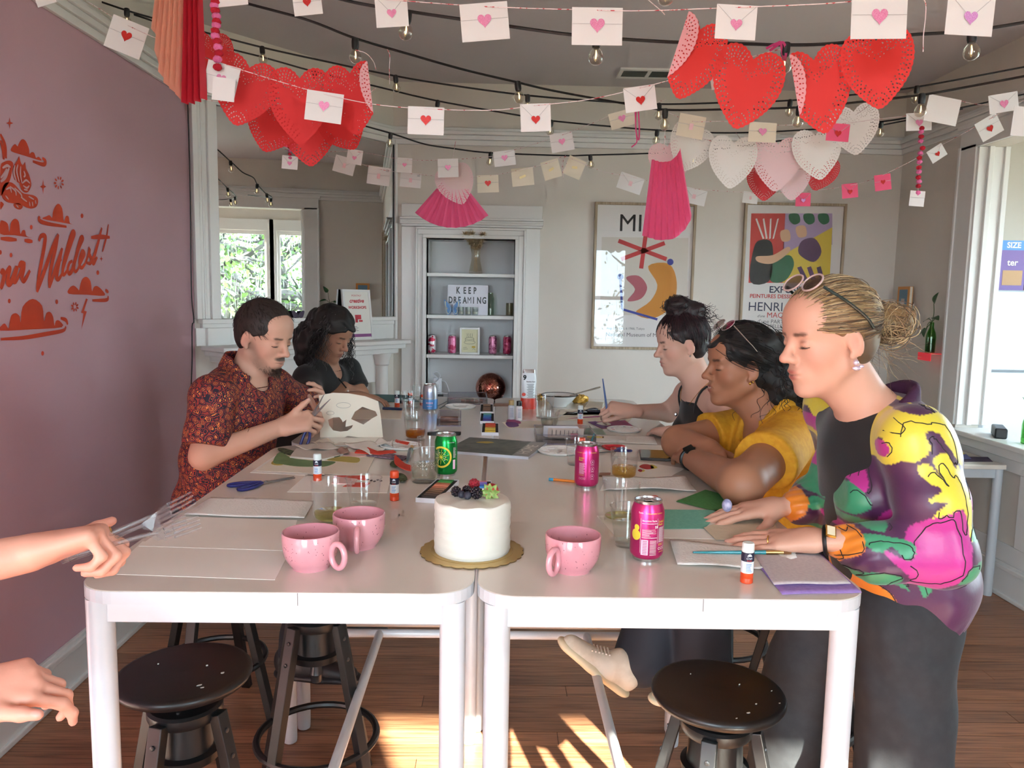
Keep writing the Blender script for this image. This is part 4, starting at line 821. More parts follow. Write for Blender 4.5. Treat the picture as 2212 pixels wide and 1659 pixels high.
# snack pouch
c=spot(1141,884,0.03);t=thing('snack_pouch','standing white and red foil snack pouch with torn silver top','pouch',c,0.05)
def pouch_grid(z0,z1,mt,nm,wob=0):
 V=[];n_=16;zz=np.linspace(z0,z1,7)
 for z in zz:
  k=z/0.185;hw=0.036*(1-0.14*k)+0.003*math.sin(z*60);hd=0.03*(1-k)**0.8+0.002
  V+=[(hw*(1 if abs(math.cos(a))>.99 else np.sign(math.cos(a))*abs(math.cos(a))**0.5),hd*math.sin(a),z+wob*0.006*math.sin(a*3)*(z==zz[-1]))for a in np.arange(n_)*2*PI/n_]
 part(nm,G().add(V,[(i*n_+j,i*n_+(j+1)%n_,(i+1)*n_+(j+1)%n_,(i+1)*n_+j)for i in range(6)for j in range(n_)]),mt,t,smooth=True)
pouch_grid(0.0,0.05,M('pouch_red',(214,66,50),0.35),'red_panel');pouch_grid(0.05,0.165,M('pouch_white',(232,236,240),0.35),'white_panel');pouch_grid(0.165,0.19,M('pouch_foil',(176,180,184),0.2,0.9),'foil_top',1)
def flat_text(g,s,o,ux,uz,w,**k):
 v,f=text_w(s,w,**k);g.add([np.array(o)+np.array(ux)*p[0]+np.array(uz)*p[1]for p in v],f)
g=G();flat_text(g,'9',(-0.028,-0.0125,0.135),(1,0,0),(0,-0.08,1),0.016,bold=0.05);flat_text(g,'Nutrition Facts',(-0.012,-0.0152,0.124),(1,0,0),(0,-0.1,1),0.04,bold=0.03)
for i in range(16):g.box((0.006,-0.0205-(8-i)*0.0-0.012*(1-i/16)**1.0-0.004,0.055+i*0.004),(0.034-0.006*((i*5)%3),0.0006,0.0012))
part('pouch_print',g,m_ink,t);part('red_drop',G().ball((-0.024,-0.024,0.068),(0.009,0.001,0.008),14,8),M('pouch_red'),t)
# bowl with spoon, wrappers
c=spot(1208,882,0.06);t=thing('mixing_bowl','white enamel bowl with black rim at the far end of the table','bowl',c);m_enam=M('white_enamel',(238,238,236),0.2)
part('bowl_body',G().lathe([(0.036,0),(0.038,0.002),(0.04,0.008),(0.062,0.028),(0.085,0.056),(0.083,0.056),(0.06,0.031),(0.036,0.012),(0,0.01)],48),m_enam,t,smooth=True,ang=60);part('black_rim',G().tube([(0.085*math.cos(a),0.085*math.sin(a),0.0565)for a in np.arange(48)*2*PI/48],0.0022,8,closed=True),m_black,t,smooth=True)
part('contents',G().lathe([(0.068,0.042),(0.03,0.046),(0,0.045)],32,cap0=True,cap1=False),M('crumb_mix',(168,150,96),0.8,noise=((60,52,44),90,(1,1,1),0.4,0.6)),t)
a=np.array([c[0]+0.05,c[1]+0.02,TZ+0.05]);b=bp(1297,836,c[1]+0.02)
t=thing('serving_spoon','pale metal spoon leaning out of the enamel bowl','spoon',a);d=b-a
part('handle',G().tube([d*k for k in(0,0.5,0.85,1)],[0.0028,0.0032,0.005,0.0035],10),M('spoon_metal',(170,160,146),0.35,0.6),t,smooth=True);part('scoop',G().ball(-nrm(d)*0.02,(0.024,0.014,0.004),16,8,rot=basis(d,None,(0,0,1))),M('spoon_metal'),t,smooth=True)
m_gwrap=M('golden_wrapper',(214,168,74),0.35,0.3,bump=(40,0.8,0.01))
for lb,x,y,s in(('crumpled golden wrapper right of the enamel bowl',1252,872,0.045),('crumpled golden wrapper left behind the enamel bowl',1170,866,0.035)):
 c=spot(x,y,0.02);rnd=np.random.RandomState(int(x));g=G().ball((0,0,s*0.42),(s,s*0.6,s*0.5),14,9);V=np.array(g.v);V+=rnd.normal(0,s*0.09,V.shape);V[:,2]=np.maximum(V[:,2],0.0);g.v=[tuple(q)for q in V]
 tag(part('food_wrapper',g,m_gwrap,None,loc=c),lb,'wrapper','crumpled wrappers')
# magazines
p4=[(985,972),(1118,1000),(1168,968),(1030,944)]
m_mag1=M('magazine_photo',(98,100,84),0.35,noise=((46,50,42),24,(1,1,1),0.35,0.65));m_mag2=M('magazine_grey',(150,146,140),0.35)
c,W_,L_,rz=rect_px(p4)
t=thing('magazine','grey landscape cover magazine lying in the middle of the table','magazine',(c[0],c[1],TZ),rz);part('pages',G().bx(-W_/2,W_/2,-L_/2,L_/2,0,0.009),M('page_edge',(196,198,206),0.7),t)
cv=part('cover',G().bx(-W_/2,W_/2,-L_/2,L_/2,0.009,0.0096),m_mag1,t);part('cover_band',G().bx(W_/2-0.055,W_/2-0.001,-L_/2+0.001,L_/2-0.001,0.0096,0.0099),m_mag2,cv);part('yellow_field',G().prism(blob([(-0.09,0.04),(-0.06,0.07),(-0.03,0.06),(-0.05,0.035)]),0.0096,0.0099),M('yellow_field',(206,178,74),0.5),cv)
g=G();v,f=text_w('HOME',0.15,bold=0.02);R_=rotz(PI/2);g.add([tuple(R_@np.array([q[0]-0.09,q[1],0])+np.array([W_/2-0.012,0,0.0102]))for q in v],f);part('title_lettering',g,m_paper,cv)
q4=[(990,965),(1118,985),(1168,966),(1050,944)]
# wallet, phone, tape box
c=spot(961,940,0);t=thing('leather_wallet','black leather pouch lying behind the green can','wallet',c,0.1)
part('body',G().prism(blob([(-0.06,-0.012),(0.0,-0.016),(0.05,-0.012),(0.058,0.0),(0.05,0.014),(-0.05,0.014)]),0,0.012),m_black,t,bevel=0.004);part('zip_line',G().tube([(-0.055,-0.0135,0.0065),(0.0,-0.017,0.0065),(0.05,-0.013,0.0065)],0.0012,6),M('gunmetal',(70,70,72),0.35,0.8),t)
c,W_,L_,rz=rect_px([(1384,995),(1462,997),(1455,979),(1380,976)])
t=thing('smartphone','black smartphone lying on the paper by the smart watch','phone',(c[0],c[1],TZ+0.0014),rz);part('case',G().prism(round_rect(-W_/2,W_/2,-L_/2,L_/2,0.006,4),0,0.0075),m_black,t,bevel=0.001);part('screen',G().prism(round_rect(-W_/2+0.002,W_/2-0.002,-L_/2+0.002,L_/2-0.002,0.005,4),0.0075,0.0079),M('dark_screen',(10,10,12),0.04),t)
for lb,x,y in(('black bottle cap lying by the far left glue stick',866,871),):tag(part('bottle_cap',G().lathe([(0.010,0),(0.011,0.002),(0.0105,0.012),(0.009,0.0135),(0,0.0135)],20,spot(x,y),cap1=False),m_black,None,smooth=True),lb,'cap')
# ------------------------------------------------------------------ niche, walls, mantel, right-hand side
YS=YB+0.13
def sh(x,z,y=YS):return(float(bp(x,700,y)[0]),y,z)
t=thing('glass_vase','waisted glass vase on the top shelf of the niche','vase',sh(1026,SHZ[2],YB+0.055))
part('vase_body',G().lathe([(0.0,0.006),(0.046,0.004),(0.048,0),(0.047,0.02),(0.033,0.09),(0.031,0.13),(0.041,0.19),(0.044,0.2),(0.041,0.197),(0.0285,0.13),(0.031,0.09),(0.044,0.02),(0,0.012)],32,cap0=False,cap1=False),MG('vase_glass',(246,244,238)),t,smooth=True)
t2=thing('dried_grass','bunch of tan pampas plumes standing in the glass vase','dried grass',sh(1026,SHZ[2]+0.014,YB+0.055));rnd=random.Random(4);m_pamp=M('pampas_tan',(196,168,128),0.9,noise=((224,202,168),60,(1,1,1),0.35,0.65))
for k in range(7):
 a=k*2*PI/7;tx=0.06*math.cos(a)*rnd.uniform(.4,1);b_=np.array([tx*1.1+(0.025 if math.cos(a)>0 else-0.025),0.03*math.sin(a)-0.10,0.245+rnd.uniform(-.01,.03)]);p0=np.array([0.012*math.cos(a),0.012*math.sin(a),0.0]);mid=np.array([tx*0.25,0.008*math.sin(a),0.15])
 sp=smooth_path([p0,mid,b_],6);part('stem',G().tube(sp,0.0011,5),m_pamp,t2);V=[];F=[]
 for _ in range(620):
  u=rnd.uniform(.58,1);q=sp[min(len(sp)-1,int(u*(len(sp)-1)))];dr=nrm([rnd.gauss(0,1),rnd.gauss(0,1),rnd.gauss(.6,.6)]);e=q+dr*rnd.uniform(.014,.044);n_=nrm(np.cross(dr,[.3,.5,.8]))*0.0022;i0=len(V);V+=[q-n_,q+n_,e];F.append((i0,i0+1,i0+2))
 part('plume',G().add(V,F),m_pamp,t2)['kind']='stuff'
c=sh(1010,SHZ[1],YB+0.10)
t=thing('letter_lightbox','white light box with black letters on the second shelf','sign',c);part('housing',G().bx(-0.143,0.143,-0.018,0.025,0,0.212),m_traye,t,bevel=0.002);part('panel',G().bx(-0.139,0.139,-0.0186,-0.018,0.004,0.208),M('lightbox_panel',(226,224,234),0.4),t)
for z in(0.072,0.141):part('track',G().bx(-0.139,0.139,-0.0196,-0.0186,z,z+0.0016),m_traye,t)
g=G()
for s,z,xs in(('KEEP',0.151,(-0.08,-0.03,0.004,0.041)),('DREAMING',0.083,(-0.134,-0.099,-0.067,-0.036,-0.001,0.038,0.066,0.103))):
 for ch,x in zip(s,xs):
  v,f=text_mesh(ch,0.064,bold=0.03);x0=min(q[0]for q in v);g.add([((q[0]-x0)*0.62+x,-0.0192,q[1]+z)for q in v],f)
part('lettering',g,m_black,t)
t=thing('butterfly_ornament','blue painted butterfly ornament in front of the light box','ornament',sh(976,SHZ[1],YB+0.045));m_bw=M('butterfly_blue',(96,146,204),0.5);m_bs=M('butterfly_cream',(222,216,190),0.6)
for sg in(-1,1):
 for nm,P in(('upper_wing',[(0.003,0.045),(0.02,0.075),(0.05,0.105),(0.056,0.098),(0.05,0.06),(0.03,0.045)]),('lower_wing',[(0.003,0.045),(0.03,0.045),(0.044,0.03),(0.036,0.004),(0.022,0.0),(0.008,0.02)])):
  v,f=curve_mesh([blob([(sg*a,b)for a,b in P])],0.002);w=part(nm,G().add([(q[0],q[2],q[1])for q in v],f),m_bw,t)
  v,f=curve_mesh([blob([(sg*(a*.8+.006),b*.86+.006)for a,b in P])],0.0005);v2,f2=curve_mesh([blob([(sg*(a*.6+.009),b*.74+.012)for a,b in P])],0.0006)
  part('wing_stripe',G().add([(q[0],q[2]-0.0026,q[1])for q in v],f),m_bs,w);part('wing_field',G().add([(q[0],q[2]-0.0034,q[1])for q in v2],f2),m_bw,w)
part('body',G().tube([(0,0,0.02),(0,0,0.075)],[0.003,0.002],8),m_dnavy,t)
for i,(x,lb)in enumerate(((995,'glass votive nearest the blue butterfly'),(1011,'glass votive in the middle of the three'),(1026,'glass votive at the end by the light box corner'))):
 t=thing('votive_holder',lb,'candle holder',sh(x,SHZ[1],YB+0.05),0,'votives on the second shelf');part('cup',G().lathe([(0.02,0),(0.021,0.003),(0.0225,0.058),(0.0205,0.057),(0.019,0.008),(0,0.007)],24),MG('votive_glass',(238,240,238)),t,smooth=True);part('candle',G().lathe([(0.0175,0.009),(0.0175,0.026),(0,0.0255)],20,cap1=False),M('wax',(240,236,226),0.5),t)
t=thing('glass_jar','tall clear glass jar right of the light box','jar',sh(1059,SHZ[1],YB+0.14));part('jar_body',G().lathe([(0.022,0),(0.026,0.004),(0.026,0.12),(0.019,0.14),(0.019,0.16),(0.017,0.158),(0.017,0.14),(0.0235,0.118),(0.0235,0.006),(0,0.005)],28),MG('jar_glass',(234,240,232)),t,smooth=True)
t=thing('glass_jar','small squat glass at the end of the second shelf','glass',sh(1100,SHZ[1],YB+0.10));part('jar_body',G().lathe([(0.024,0),(0.026,0.003),(0.026,0.09),(0.024,0.089),(0.0235,0.006),(0,0.005)],28),MG('smoke_glass',(228,225,214)),t,smooth=True)
for x,lb,c1,c2 in((933,'white and crimson patterned can at the left end of the third shelf',(236,226,230),(196,36,76)),(977,'pink can with script swirls left of the little framed drawing',(222,130,168),(196,60,104)),(1065,'pale pink can with script lettering right of the little frame',(226,150,186),(150,70,110)),(1096,'deep pink can at the right end of the third shelf',(206,92,134),(160,30,70))):
 t,r=drink_can(lb,0,0,M('shelf_can_%d'%x,c1,0.35,0.3,noise=(c2,38,(1,1,1),0.52,0.56)),0,c=sh(x,SHZ[0],YB+0.09),opened=False,slim=True,group='cans on the third shelf');g=G();strip(g,-0.016,0.018,0.052,0.055,r+0.0005);strip(g,-0.014,0.01,0.06,0.063,r+0.0005);part('label_stripe',g,M('shelf_print_%d'%x,c2,0.5),t)
c=sh(1015,SHZ[0],YB+0.08);t=thing('small_picture_frame','small white framed pen drawing of a cake on the third shelf','picture',c)
part('frame',G().bx(-0.071,-0.057,-0.008,0.008,0,0.19).bx(0.057,0.071,-0.008,0.008,0,0.19).bx(-0.057,0.057,-0.008,0.008,0,0.014).bx(-0.057,0.057,-0.008,0.008,0.176,0.19),m_trim,t,bevel=0.002);pc=part('drawing_sheet',G().bx(-0.057,0.057,-0.001,0.004,0.014,0.176),M('cream_drawing',(226,220,184),0.7),t)
g=G();ln=lambda P,r=0.0009:g.tube([(x,-0.0015,z)for x,z in P],r,4)
ln([(0.04*math.cos(a),0.085+0.012*math.sin(a))for a in np.linspace(0,2*PI,20)]);ln([(0.03*math.cos(a),0.112+0.008*math.sin(a))for a in np.linspace(0,2*PI,18)]);ln([(-0.03,0.112),(-0.03,0.092)]);ln([(0.03,0.112),(0.03,0.092)])
for x in(-0.02,-0.008,0.004,0.016):ln([(x,0.118),(x+0.003,0.135),(x+0.001,0.148)])
ln([(-0.045,0.045),(-0.02,0.05)]);ln([(-0.045,0.036),(-0.012,0.038)]);ln([(0.02,0.034),(0.03,0.042),(0.04,0.03)])
part('pen_lines',g,M('pen_grey',(110,108,92),0.7),pc);part('yellow_doodle',G().box((0.028,-0.0016,0.052),(0.024,0.0008,0.012)),M('doodle_yellow',(206,170,70),0.7),pc)
# mirror ball
c=bp(1060,823,YB+0.11);t=thing('mirror_ball','rose gold mirror ball resting on the niche counter','mirror ball',(c[0],c[1],CZ0));Rb=0.108;part('core',G().ball((0,0,Rb),Rb-0.002,32,20),M('ball_core',(120,70,60),0.6),t,smooth=True)
V=[];F=[];ax=rotx(0.5)@roty(0.55);rn=np.random.RandomState(2)
for i in range(26):
 th=-PI/2+PI*(i+.5)/26;n_=max(4,int(2*PI*math.cos(th)*Rb/0.0128))
 for j in range(n_):
  ph=2*PI*j/n_;nn=nrm(np.array([math.cos(th)*math.cos(ph),math.cos(th)*math.sin(ph),math.sin(th)])+rn.normal(0,.012,3));ctr=np.array([math.cos(th)*math.cos(ph),math.cos(th)*math.sin(ph),math.sin(th)])*Rb;u=nrm(np.cross([0,0,1.0],nn))*0.0057;v=np.cross(nn,u);k=len(V)
  V+=[ax@q+np.array([0,0,Rb])for q in(ctr-u-v,ctr+u-v,ctr+u+v,ctr-u+v)];F.append((k,k+1,k+2,k+3))
part('mirror_tiles',G().add(V,F),M('rose_mirror',(214,140,122),0.08,1.0),t)['kind']='stuff'
c=sh(946,CZ0,YB+0.16);t=thing('power_strip','white power strip standing with a looped cable in the niche corner','power strip',c);part('body',G().box((0,0,0.085),(0.06,0.03,0.17)),m_traye,t,bevel=0.004)
for z in(0.03,0.07,0.11):part('socket',G().bx(-0.012,-0.009,-0.0158,-0.015,z,z+0.012).bx(0.004,0.007,-0.0158,-0.015,z,z+0.012).bx(-0.003,0.0,-0.0158,-0.015,z-0.006,z-0.002),m_black,t)
part('cable',G().tube(smooth_path([(0,-0.01,0.17),(-0.03,-0.02,0.2),(0.0,-0.025,0.215),(0.02,-0.02,0.18),(-0.03,-0.03,0.1),(0.05,-0.03,0.06),(0.085,-0.02,0.07),(0.06,-0.02,0.14),(0.03,-0.016,0.15)],6),0.003,6),m_traye,t,smooth=True);part('plug',G().box((0.0,-0.024,0.11),(0.03,0.022,0.035)),m_traye,t,bevel=0.003)
c=sh(950,CZ0,YB-0.05);t=thing('charger_block','small black charger block on the niche counter behind the silver can','charger',c);part('block',G().bx(-0.028,0.028,-0.02,0.02,0,0.075),m_black,t,bevel=0.004);part('foot',G().bx(-0.02,0.06,-0.03,0.01,0,0.012),m_black,t,bevel=0.002)
# ---- posters
m_oak=M('oak_frame',(178,158,132),0.5,noise=((150,130,104),3,(30,30,2),0.4,0.65));m_pglass=MG('picture_glass',(252,252,252),0.55);m_navyt=M('print_navy',(30,38,74),0.6);m_blk=M('print_black',(26,26,28),0.6);m_redp=M('print_red',(206,58,52),0.6)
def poster(label,x0,x1,z0,z1,bgc,mat_w=0.0):
 t=thing('framed_poster',label,'poster',((x0+x1)/2,YB-0.002,z0),0);w,h=x1-x0,z1-z0;f_=0.018
 part('frame',G().bx(-w/2,-w/2+f_,-0.026,0,0,h).bx(w/2-f_,w/2,-0.026,0,0,h).bx(-w/2+f_,w/2-f_,-0.026,0,0,f_).bx(-w/2+f_,w/2-f_,-0.026,0,h-f_,h),m_oak,t,bevel=0.002)
 p_=part('print',G().bx(-w/2+f_,w/2-f_,-0.010,-0.004,f_,h-f_),bgc,t);part('glazing',G().bx(-w/2+f_,w/2-f_,-0.0185,-0.0165,f_,h-f_),m_pglass,t)
 return t,p_,((x0+x1)/2,z0)
def pflat(p_,nm,px,mt,o,lay=0):
 """flat printed shape given by where it lies on the poster"""
 P=[bp(x,y,YB-0.013)for x,y in px];v,f=curve_mesh([[(q[0]-o[0],q[2]-o[1])for q in P]],0.0);part(nm,G().add([(q[0],-0.0104-0.0003*lay,q[1])for q in v],[ff[::-1]for ff in f]if False else f),mt,p_)
def ptext(p_,s,x0,x1,yb,mt,o,bold=0.0,hmul=1.0,**k):
 a=bp(x0,yb,YB-0.013);b=bp(x1,yb,YB-0.013);v,f=text_w(s,b[0]-a[0],bold=bold,**k);part('lettering',G().add([(q[0]+a[0]-o[0],-0.0115,q[1]*hmul+a[2]-o[1])for q in v],f),mt,p_)
m_p1=M('poster_paper',(236,230,226),0.6);m_p1b=M('poster_panel',(222,212,200),0.6);m_p_or=M('print_orange',(214,140,46),0.6);m_p_bl=M('print_blue',(58,70,160),0.6);m_p_rd=M('print_brick',(206,60,62),0.6);m_p_ro=M('print_rose',(186,96,108),0.6)
t,p_,o=poster('oak-framed exhibition poster with orange and red shapes beside the niche',0.680,1.380,1.210,2.218,m_p1)
pflat(p_,'panel',[(1300,512),(1487,514),(1483,682),(1296,680)],m_p1b,o,0)
def barpx(x0,y0,x1,y1,w):d=np.array([y0-y1,x1-x0],float);d=d/np.linalg.norm(d)*w/2;return[(x0+d[0],y0+d[1]),(x1+d[0],y1+d[1]),(x1-d[0],y1-d[1]),(x0-d[0],y0-d[1])]
for b in((1336,520,1440,560,9),(1342,560,1436,525,9),(1395,506,1385,580,9)):pflat(p_,'red_bar',barpx(*b),m_p_rd,o,1)
pflat(p_,'orange_form',blob([(1400,575),(1445,570),(1462,610),(1452,660),(1410,688),(1372,676),(1405,650),(1420,615)]),m_p_or,o,2)
pflat(p_,'rose_form',blob([(1352,600),(1380,596),(1398,620),(1385,645),(1355,650),(1372,625)]),m_p_ro,o,2)
for b in((1340,600,1344,668,5),(1344,668,1420,690,5)):pflat(p_,'blue_line',barpx(*b),m_p_bl,o,3)
for cx,cy in((1448,566),(1340,598)):pflat(p_,'blue_dot',[(cx+7*math.cos(a),cy+7*math.sin(a))for a in np.arange(16)*2*PI/16],m_p_bl,o,4)
ptext(p_,'MIR',1339,1420,499,m_blk,o,0.0);ptext(p_,'Aug. 29 - Oct. 6 1966, Tokyo',1310,1392,711,M('print_grey',(110,108,108),0.6),o,0.0);ptext(p_,'National Museum of Modern Art',1309,1468,726,M('print_grey'),o,0.004)
t,p_,o=poster('oak-framed exhibition poster with a red and violet picture and navy lettering',1.712,2.418,1.224,2.238,m_p1)
X=lambda u,v:(1623+u*175+(-6 if v>.5 else 0),461+v*150)
def pq(nm,P,mt,lay,sm=True):pflat(p_,nm,blob([X(a,b)for a,b in P])if sm else[X(a,b)for a,b in P],mt,o,lay)
m_v=M('print_lilac',(186,160,196),0.6);m_dg=M('print_green',(30,104,66),0.6);m_ye=M('print_yellow',(226,196,60),0.6);m_pl=M('print_plum',(84,44,88),0.6);m_sk=M('print_peach',(226,178,140),0.6)
pq('red_field',[(0,0),(0.42,0),(0.42,1),(0,1)],m_redp,0,False);pq('lilac_field',[(0.42,0),(1,0),(1,0.45),(0.42,0.6)],m_v,0,False);pq('yellow_field',[(0.42,0.6),(1,0.2),(1,1),(0.42,1)],m_ye,1,False)
pq('dark_form',[(0.03,0.5),(0.12,0.38),(0.25,0.42),(0.3,0.7),(0.25,0.98),(0.02,0.98)],m_blk,2);pq('green_form',[(0.3,0.7),(0.5,0.6),(0.56,0.75),(0.45,0.97),(0.27,0.97)],m_dg,2);pq('peach_form',[(0.1,0.62),(0.3,0.6),(0.45,0.48),(0.5,0.56),(0.3,0.72),(0.12,0.7)],m_sk,3)
pq('plum_form',[(0.62,0.4),(0.78,0.36),(0.9,0.55),(0.8,0.7),(0.62,0.58)],m_pl,3);pq('peach_dot',[(0.55,0.2),(0.66,0.18),(0.68,0.32),(0.58,0.34)],m_sk,3);pq('peach_dot',[(0.36,0.26),(0.46,0.24),(0.48,0.38),(0.38,0.4)],m_sk,3)
for i in range(3):pq('green_leaf',[(0.47+i*.18,0.01),(0.58+i*.18,0.01),(0.6+i*.18,0.12),(0.53+i*.18,0.16),(0.47+i*.18,0.1)],m_dg,3)
for i in range(4):pq('white_reed',[(0.05+i*.09,0.08),(0.07+i*.09,0.07),(0.16+i*.04,0.36),(0.14+i*.04,0.37)],m_p1,2,False)
for i in range(3):pq('plum_stripe',[(0.6+i*.12,0.78),(0.65+i*.12,0.76),(0.74+i*.1,0.97),(0.68+i*.1,0.98)],m_pl,3,False)
ptext(p_,'EXPOSITION',1662,1772,632,m_navyt,o,0.02);ptext(p_,'PEINTURES DESSINS SCULPTURES',1620,1790,643,m_redp,o,0.02);ptext(p_,'HENRI MATISSE',1617,1798,671,m_navyt,o,0.035);ptext(p_,"d'une",1636,1652,685,m_blk,o,0.0,shear=0.3);ptext(p_,'MAQUETTE',1657,1740,686,m_redp,o,0.03)
ptext(p_,"d'une PARTIE EXECUTEE",1636,1760,698,M('print_grey'),o);ptext(p_,'CHAPELLE DES DOMINICAINES',1640,1790,708,M('print_grey'),o);ptext(p_,'A LA MAISON',1664,1740,724,M('print_grey'),o);ptext(p_,'1950',1672,1700,734,M('print_grey'),o)
# ---- mantel sign and ornament
def mant_x(px,out):
 lo,hi=0.0,FLEN
 for _ in range(40):
  md=(lo+hi)/2;q=np.array(fw(md,out,1.3))-CAM;xx=IW/2+FPX*(q@CR)/(q@CF)
  if xx<px:lo=md
  else:hi=md
 return lo
lx=mant_x(781,0.09);c=fw(lx,0.07,1.262)
t=thing('workshop_sign','white framed workshop sign with red lettering on the mantel','sign',c,FANG);Rt=rotx(-0.12)
def sg(nm,g,mt,par=None):g.xf(Rt);return part(nm,g,mt,par or t)
sg('frame',G().bx(-0.115,-0.1,-0.008,0.008,0,0.33).bx(0.1,0.115,-0.008,0.008,0,0.33).bx(-0.1,0.1,-0.008,0.008,0,0.015).bx(-0.1,0.1,-0.008,0.008,0.315,0.33),m_trim);sgp=sg('sheet',G().bx(-0.1,0.1,-0.004,0.004,0.015,0.315),m_paper)
g=G()
for s,x,z,w,k in(('MONTHLY',-0.04,0.285,0.08,{'bold':.02}),('creative',-0.06,0.245,0.12,{'bold':.03,'shear':.3}),('WORKSHOPS',-0.075,0.205,0.15,{'bold':.04})):
 v,f=text_w(s,w,**k);g.add([(q[0]+x,-0.0046,q[1]+z)for q in v],f)
g.box((0.0,-0.0046,0.15),(0.05,0.0008,0.03));g.box((-0.015,-0.0046,0.13),(0.02,0.0008,0.03));g.box((0.02,-0.0046,0.125),(0.03,0.0008,0.012))
sg('red_lettering',g,M('sign_red',(206,62,74),0.6),sgp);g=G().bx(-0.1,0.1,-0.0046,-0.0042,0.02,0.04);sg('purple_band',g,M('sign_purple',(150,84,140),0.6),sgp);g=G()
for i in range(4):g.bx(-0.08,-0.005-0.01*(i%2),-0.0046,-0.0042,0.06+i*0.009,0.063+i*0.009)
sg('small_print',g,M('print_grey'),sgp)
lx=mant_x(651,0.06);t=thing('butterfly_ornament','small dark purple butterfly ornament standing on the mirror ledge','ornament',fw(lx,0.03,1.41),FANG)
for s_ in(-1,1):
 v,f=curve_mesh([blob([(0,0.012),(s_*0.02,0.04),(s_*0.045,0.042),(s_*0.04,0.018),(s_*0.028,0.0),(s_*0.006,0.003)])],0.0015);part('wing',G().add([(q[0],q[2],q[1])for q in v],f),M('dark_plum',(52,30,60),0.5),t)
part('body',G().tube([(0,0,0),(0,0,0.03)],0.0025,6),m_black,t)
# ---- right-hand wall: neon shelf, plant, book
q=hit(2022,768,0,XR);m_neon=M('neon_acrylic',(255,70,84),0.15,emit=((255,40,60),0.12))  # slight emission added to the colour; the ledge holds no lamp
t=thing('neon_shelf','small neon pink acrylic ledge on the wall under the plant bottle','shelf',(XR,q[1],q[2]));part('ledge',G().bx(-0.075,0,-0.07,0.075,0.012,0.016),m_neon,t);part('front_lip',G().bx(-0.075,-0.071,-0.07,0.075,-0.032,0.012),m_neon,t)
bx_=(XR-0.042,q[1]+0.0,q[2]+0.016);m_bott=MG('green_bottle',(188,226,180),1.0);t=thing('green_bottle','green glass bottle holding a pothos cutting on the neon ledge','bottle',bx_)
part('glass',G().lathe([(0.024,0),(0.029,0.004),(0.03,0.1),(0.026,0.125),(0.013,0.16),(0.0125,0.19),(0.014,0.192),(0.011,0.192),(0.0105,0.16),(0.023,0.122),(0.027,0.1),(0.026,0.006),(0,0.005)],28),m_bott,t,smooth=True);part('water',G().lathe([(0.025,0.007),(0.026,0.09),(0,0.09)],24,cap1=False),liquid('bottle_water',(150,190,130)),t,smooth=True)
pt=thing('pothos_cutting','pothos cutting with broad dark leaves in the green bottle','plant',(bx_[0],bx_[1],bx_[2]+0.05));m_pl_=M('pothos_leaf',(34,74,34),0.35,noise=((52,96,44),30,(1,1,1),0.4,0.6))
def leaf(base,d,up,ln,w,par):
 d=nrm(d);n_=nrm(np.array(up)-d*(np.array(up)@d));s_=np.cross(n_,d);V=[];F=[];N_=8
 for i in range(N_+1):
  u=i/N_;ww=w*(math.sin(PI*u**0.62))**0.9*(1-u*0.15);ctr=np.array(base)+d*ln*u-n_*ln*0.18*u*u;V+=[ctr-s_*ww+n_*ww*.25,ctr,ctr+s_*ww+n_*ww*.25]
 for i in range(N_):a=i*3;F+=[(a,a+1,a+4,a+3),(a+1,a+2,a+5,a+4)]
 o_=part('leaf',G().add(V,F),m_pl_,par,smooth=True);return o_
for P,L_,lw,d,up in(([(0,0,0),(0,0,0.13),(0.0,-0.012,0.2),(-0.01,-0.02,0.26)],0.085,0.024,(-0.2,-0.55,0.75),(-0.9,0,0)),([(0,0,0),(0,0,0.13),(0,-0.02,0.16),(-0.01,-0.035,0.175)],0.085,0.024,(-0.25,-0.95,-0.05),(-0.4,0,.9)),([(0,0,0),(0,0,0.13),(0,0.02,0.155),(0,0.035,0.16)],0.07,0.02,(-0.1,0.9,-0.15),(-0.5,0,.8)),([(0,0,0),(0,0,0.13),(-0.02,0,0.14),(-0.035,0.0,0.1)],0.075,0.022,(-0.5,-0.5,-0.5),(-0.8,0,.5)),([(0,0,0),(0,0,0.13),(0,0.02,0.13),(-0.01,0.045,0.1)],0.06,0.018,(-0.3,0.6,-0.5),(-0.8,0,.5))):
 sp=smooth_path(P,5);part('stem',G().tube(sp,0.0022,6),M('plant_stem',(72,96,48),0.5),pt,smooth=True);leaf(sp[-1],d,up,L_,lw,pt)
q=hit(1965,655,0,XR);t=thing('display_book','orange cover book displayed on the wall beside the plant','book',(XR-0.035,q[1],q[2]-0.06),0);m_bko=M('book_orange',(222,150,74),0.5)
part('cover',G().bx(-0.012,-0.009,-0.075,0.075,0,0.17).bx(0.009,0.012,-0.075,0.075,0,0.17),m_bko,t);part('pages',G().bx(-0.009,0.009,-0.073,0.073,0.002,0.168),m_cream,t);part('cover_picture',G().bx(-0.0128,-0.012,-0.052,0.052,0.02,0.15),M('cover_blue',(110,140,158),0.5),t);part('cover_figure',G().bx(-0.0134,-0.0128,-0.02,0.022,0.02,0.09),M('cover_pale',(216,200,190),0.5),t)
t=thing('book_ledge','clear acrylic ledge holding the orange book','shelf',(XR,q[1],q[2]-0.06));part('ledge',G().bx(-0.06,0,-0.08,0.08,-0.004,0),m_acr,t);part('lip',G().bx(-0.06,-0.057,-0.08,0.08,0,0.02),m_acr,t)
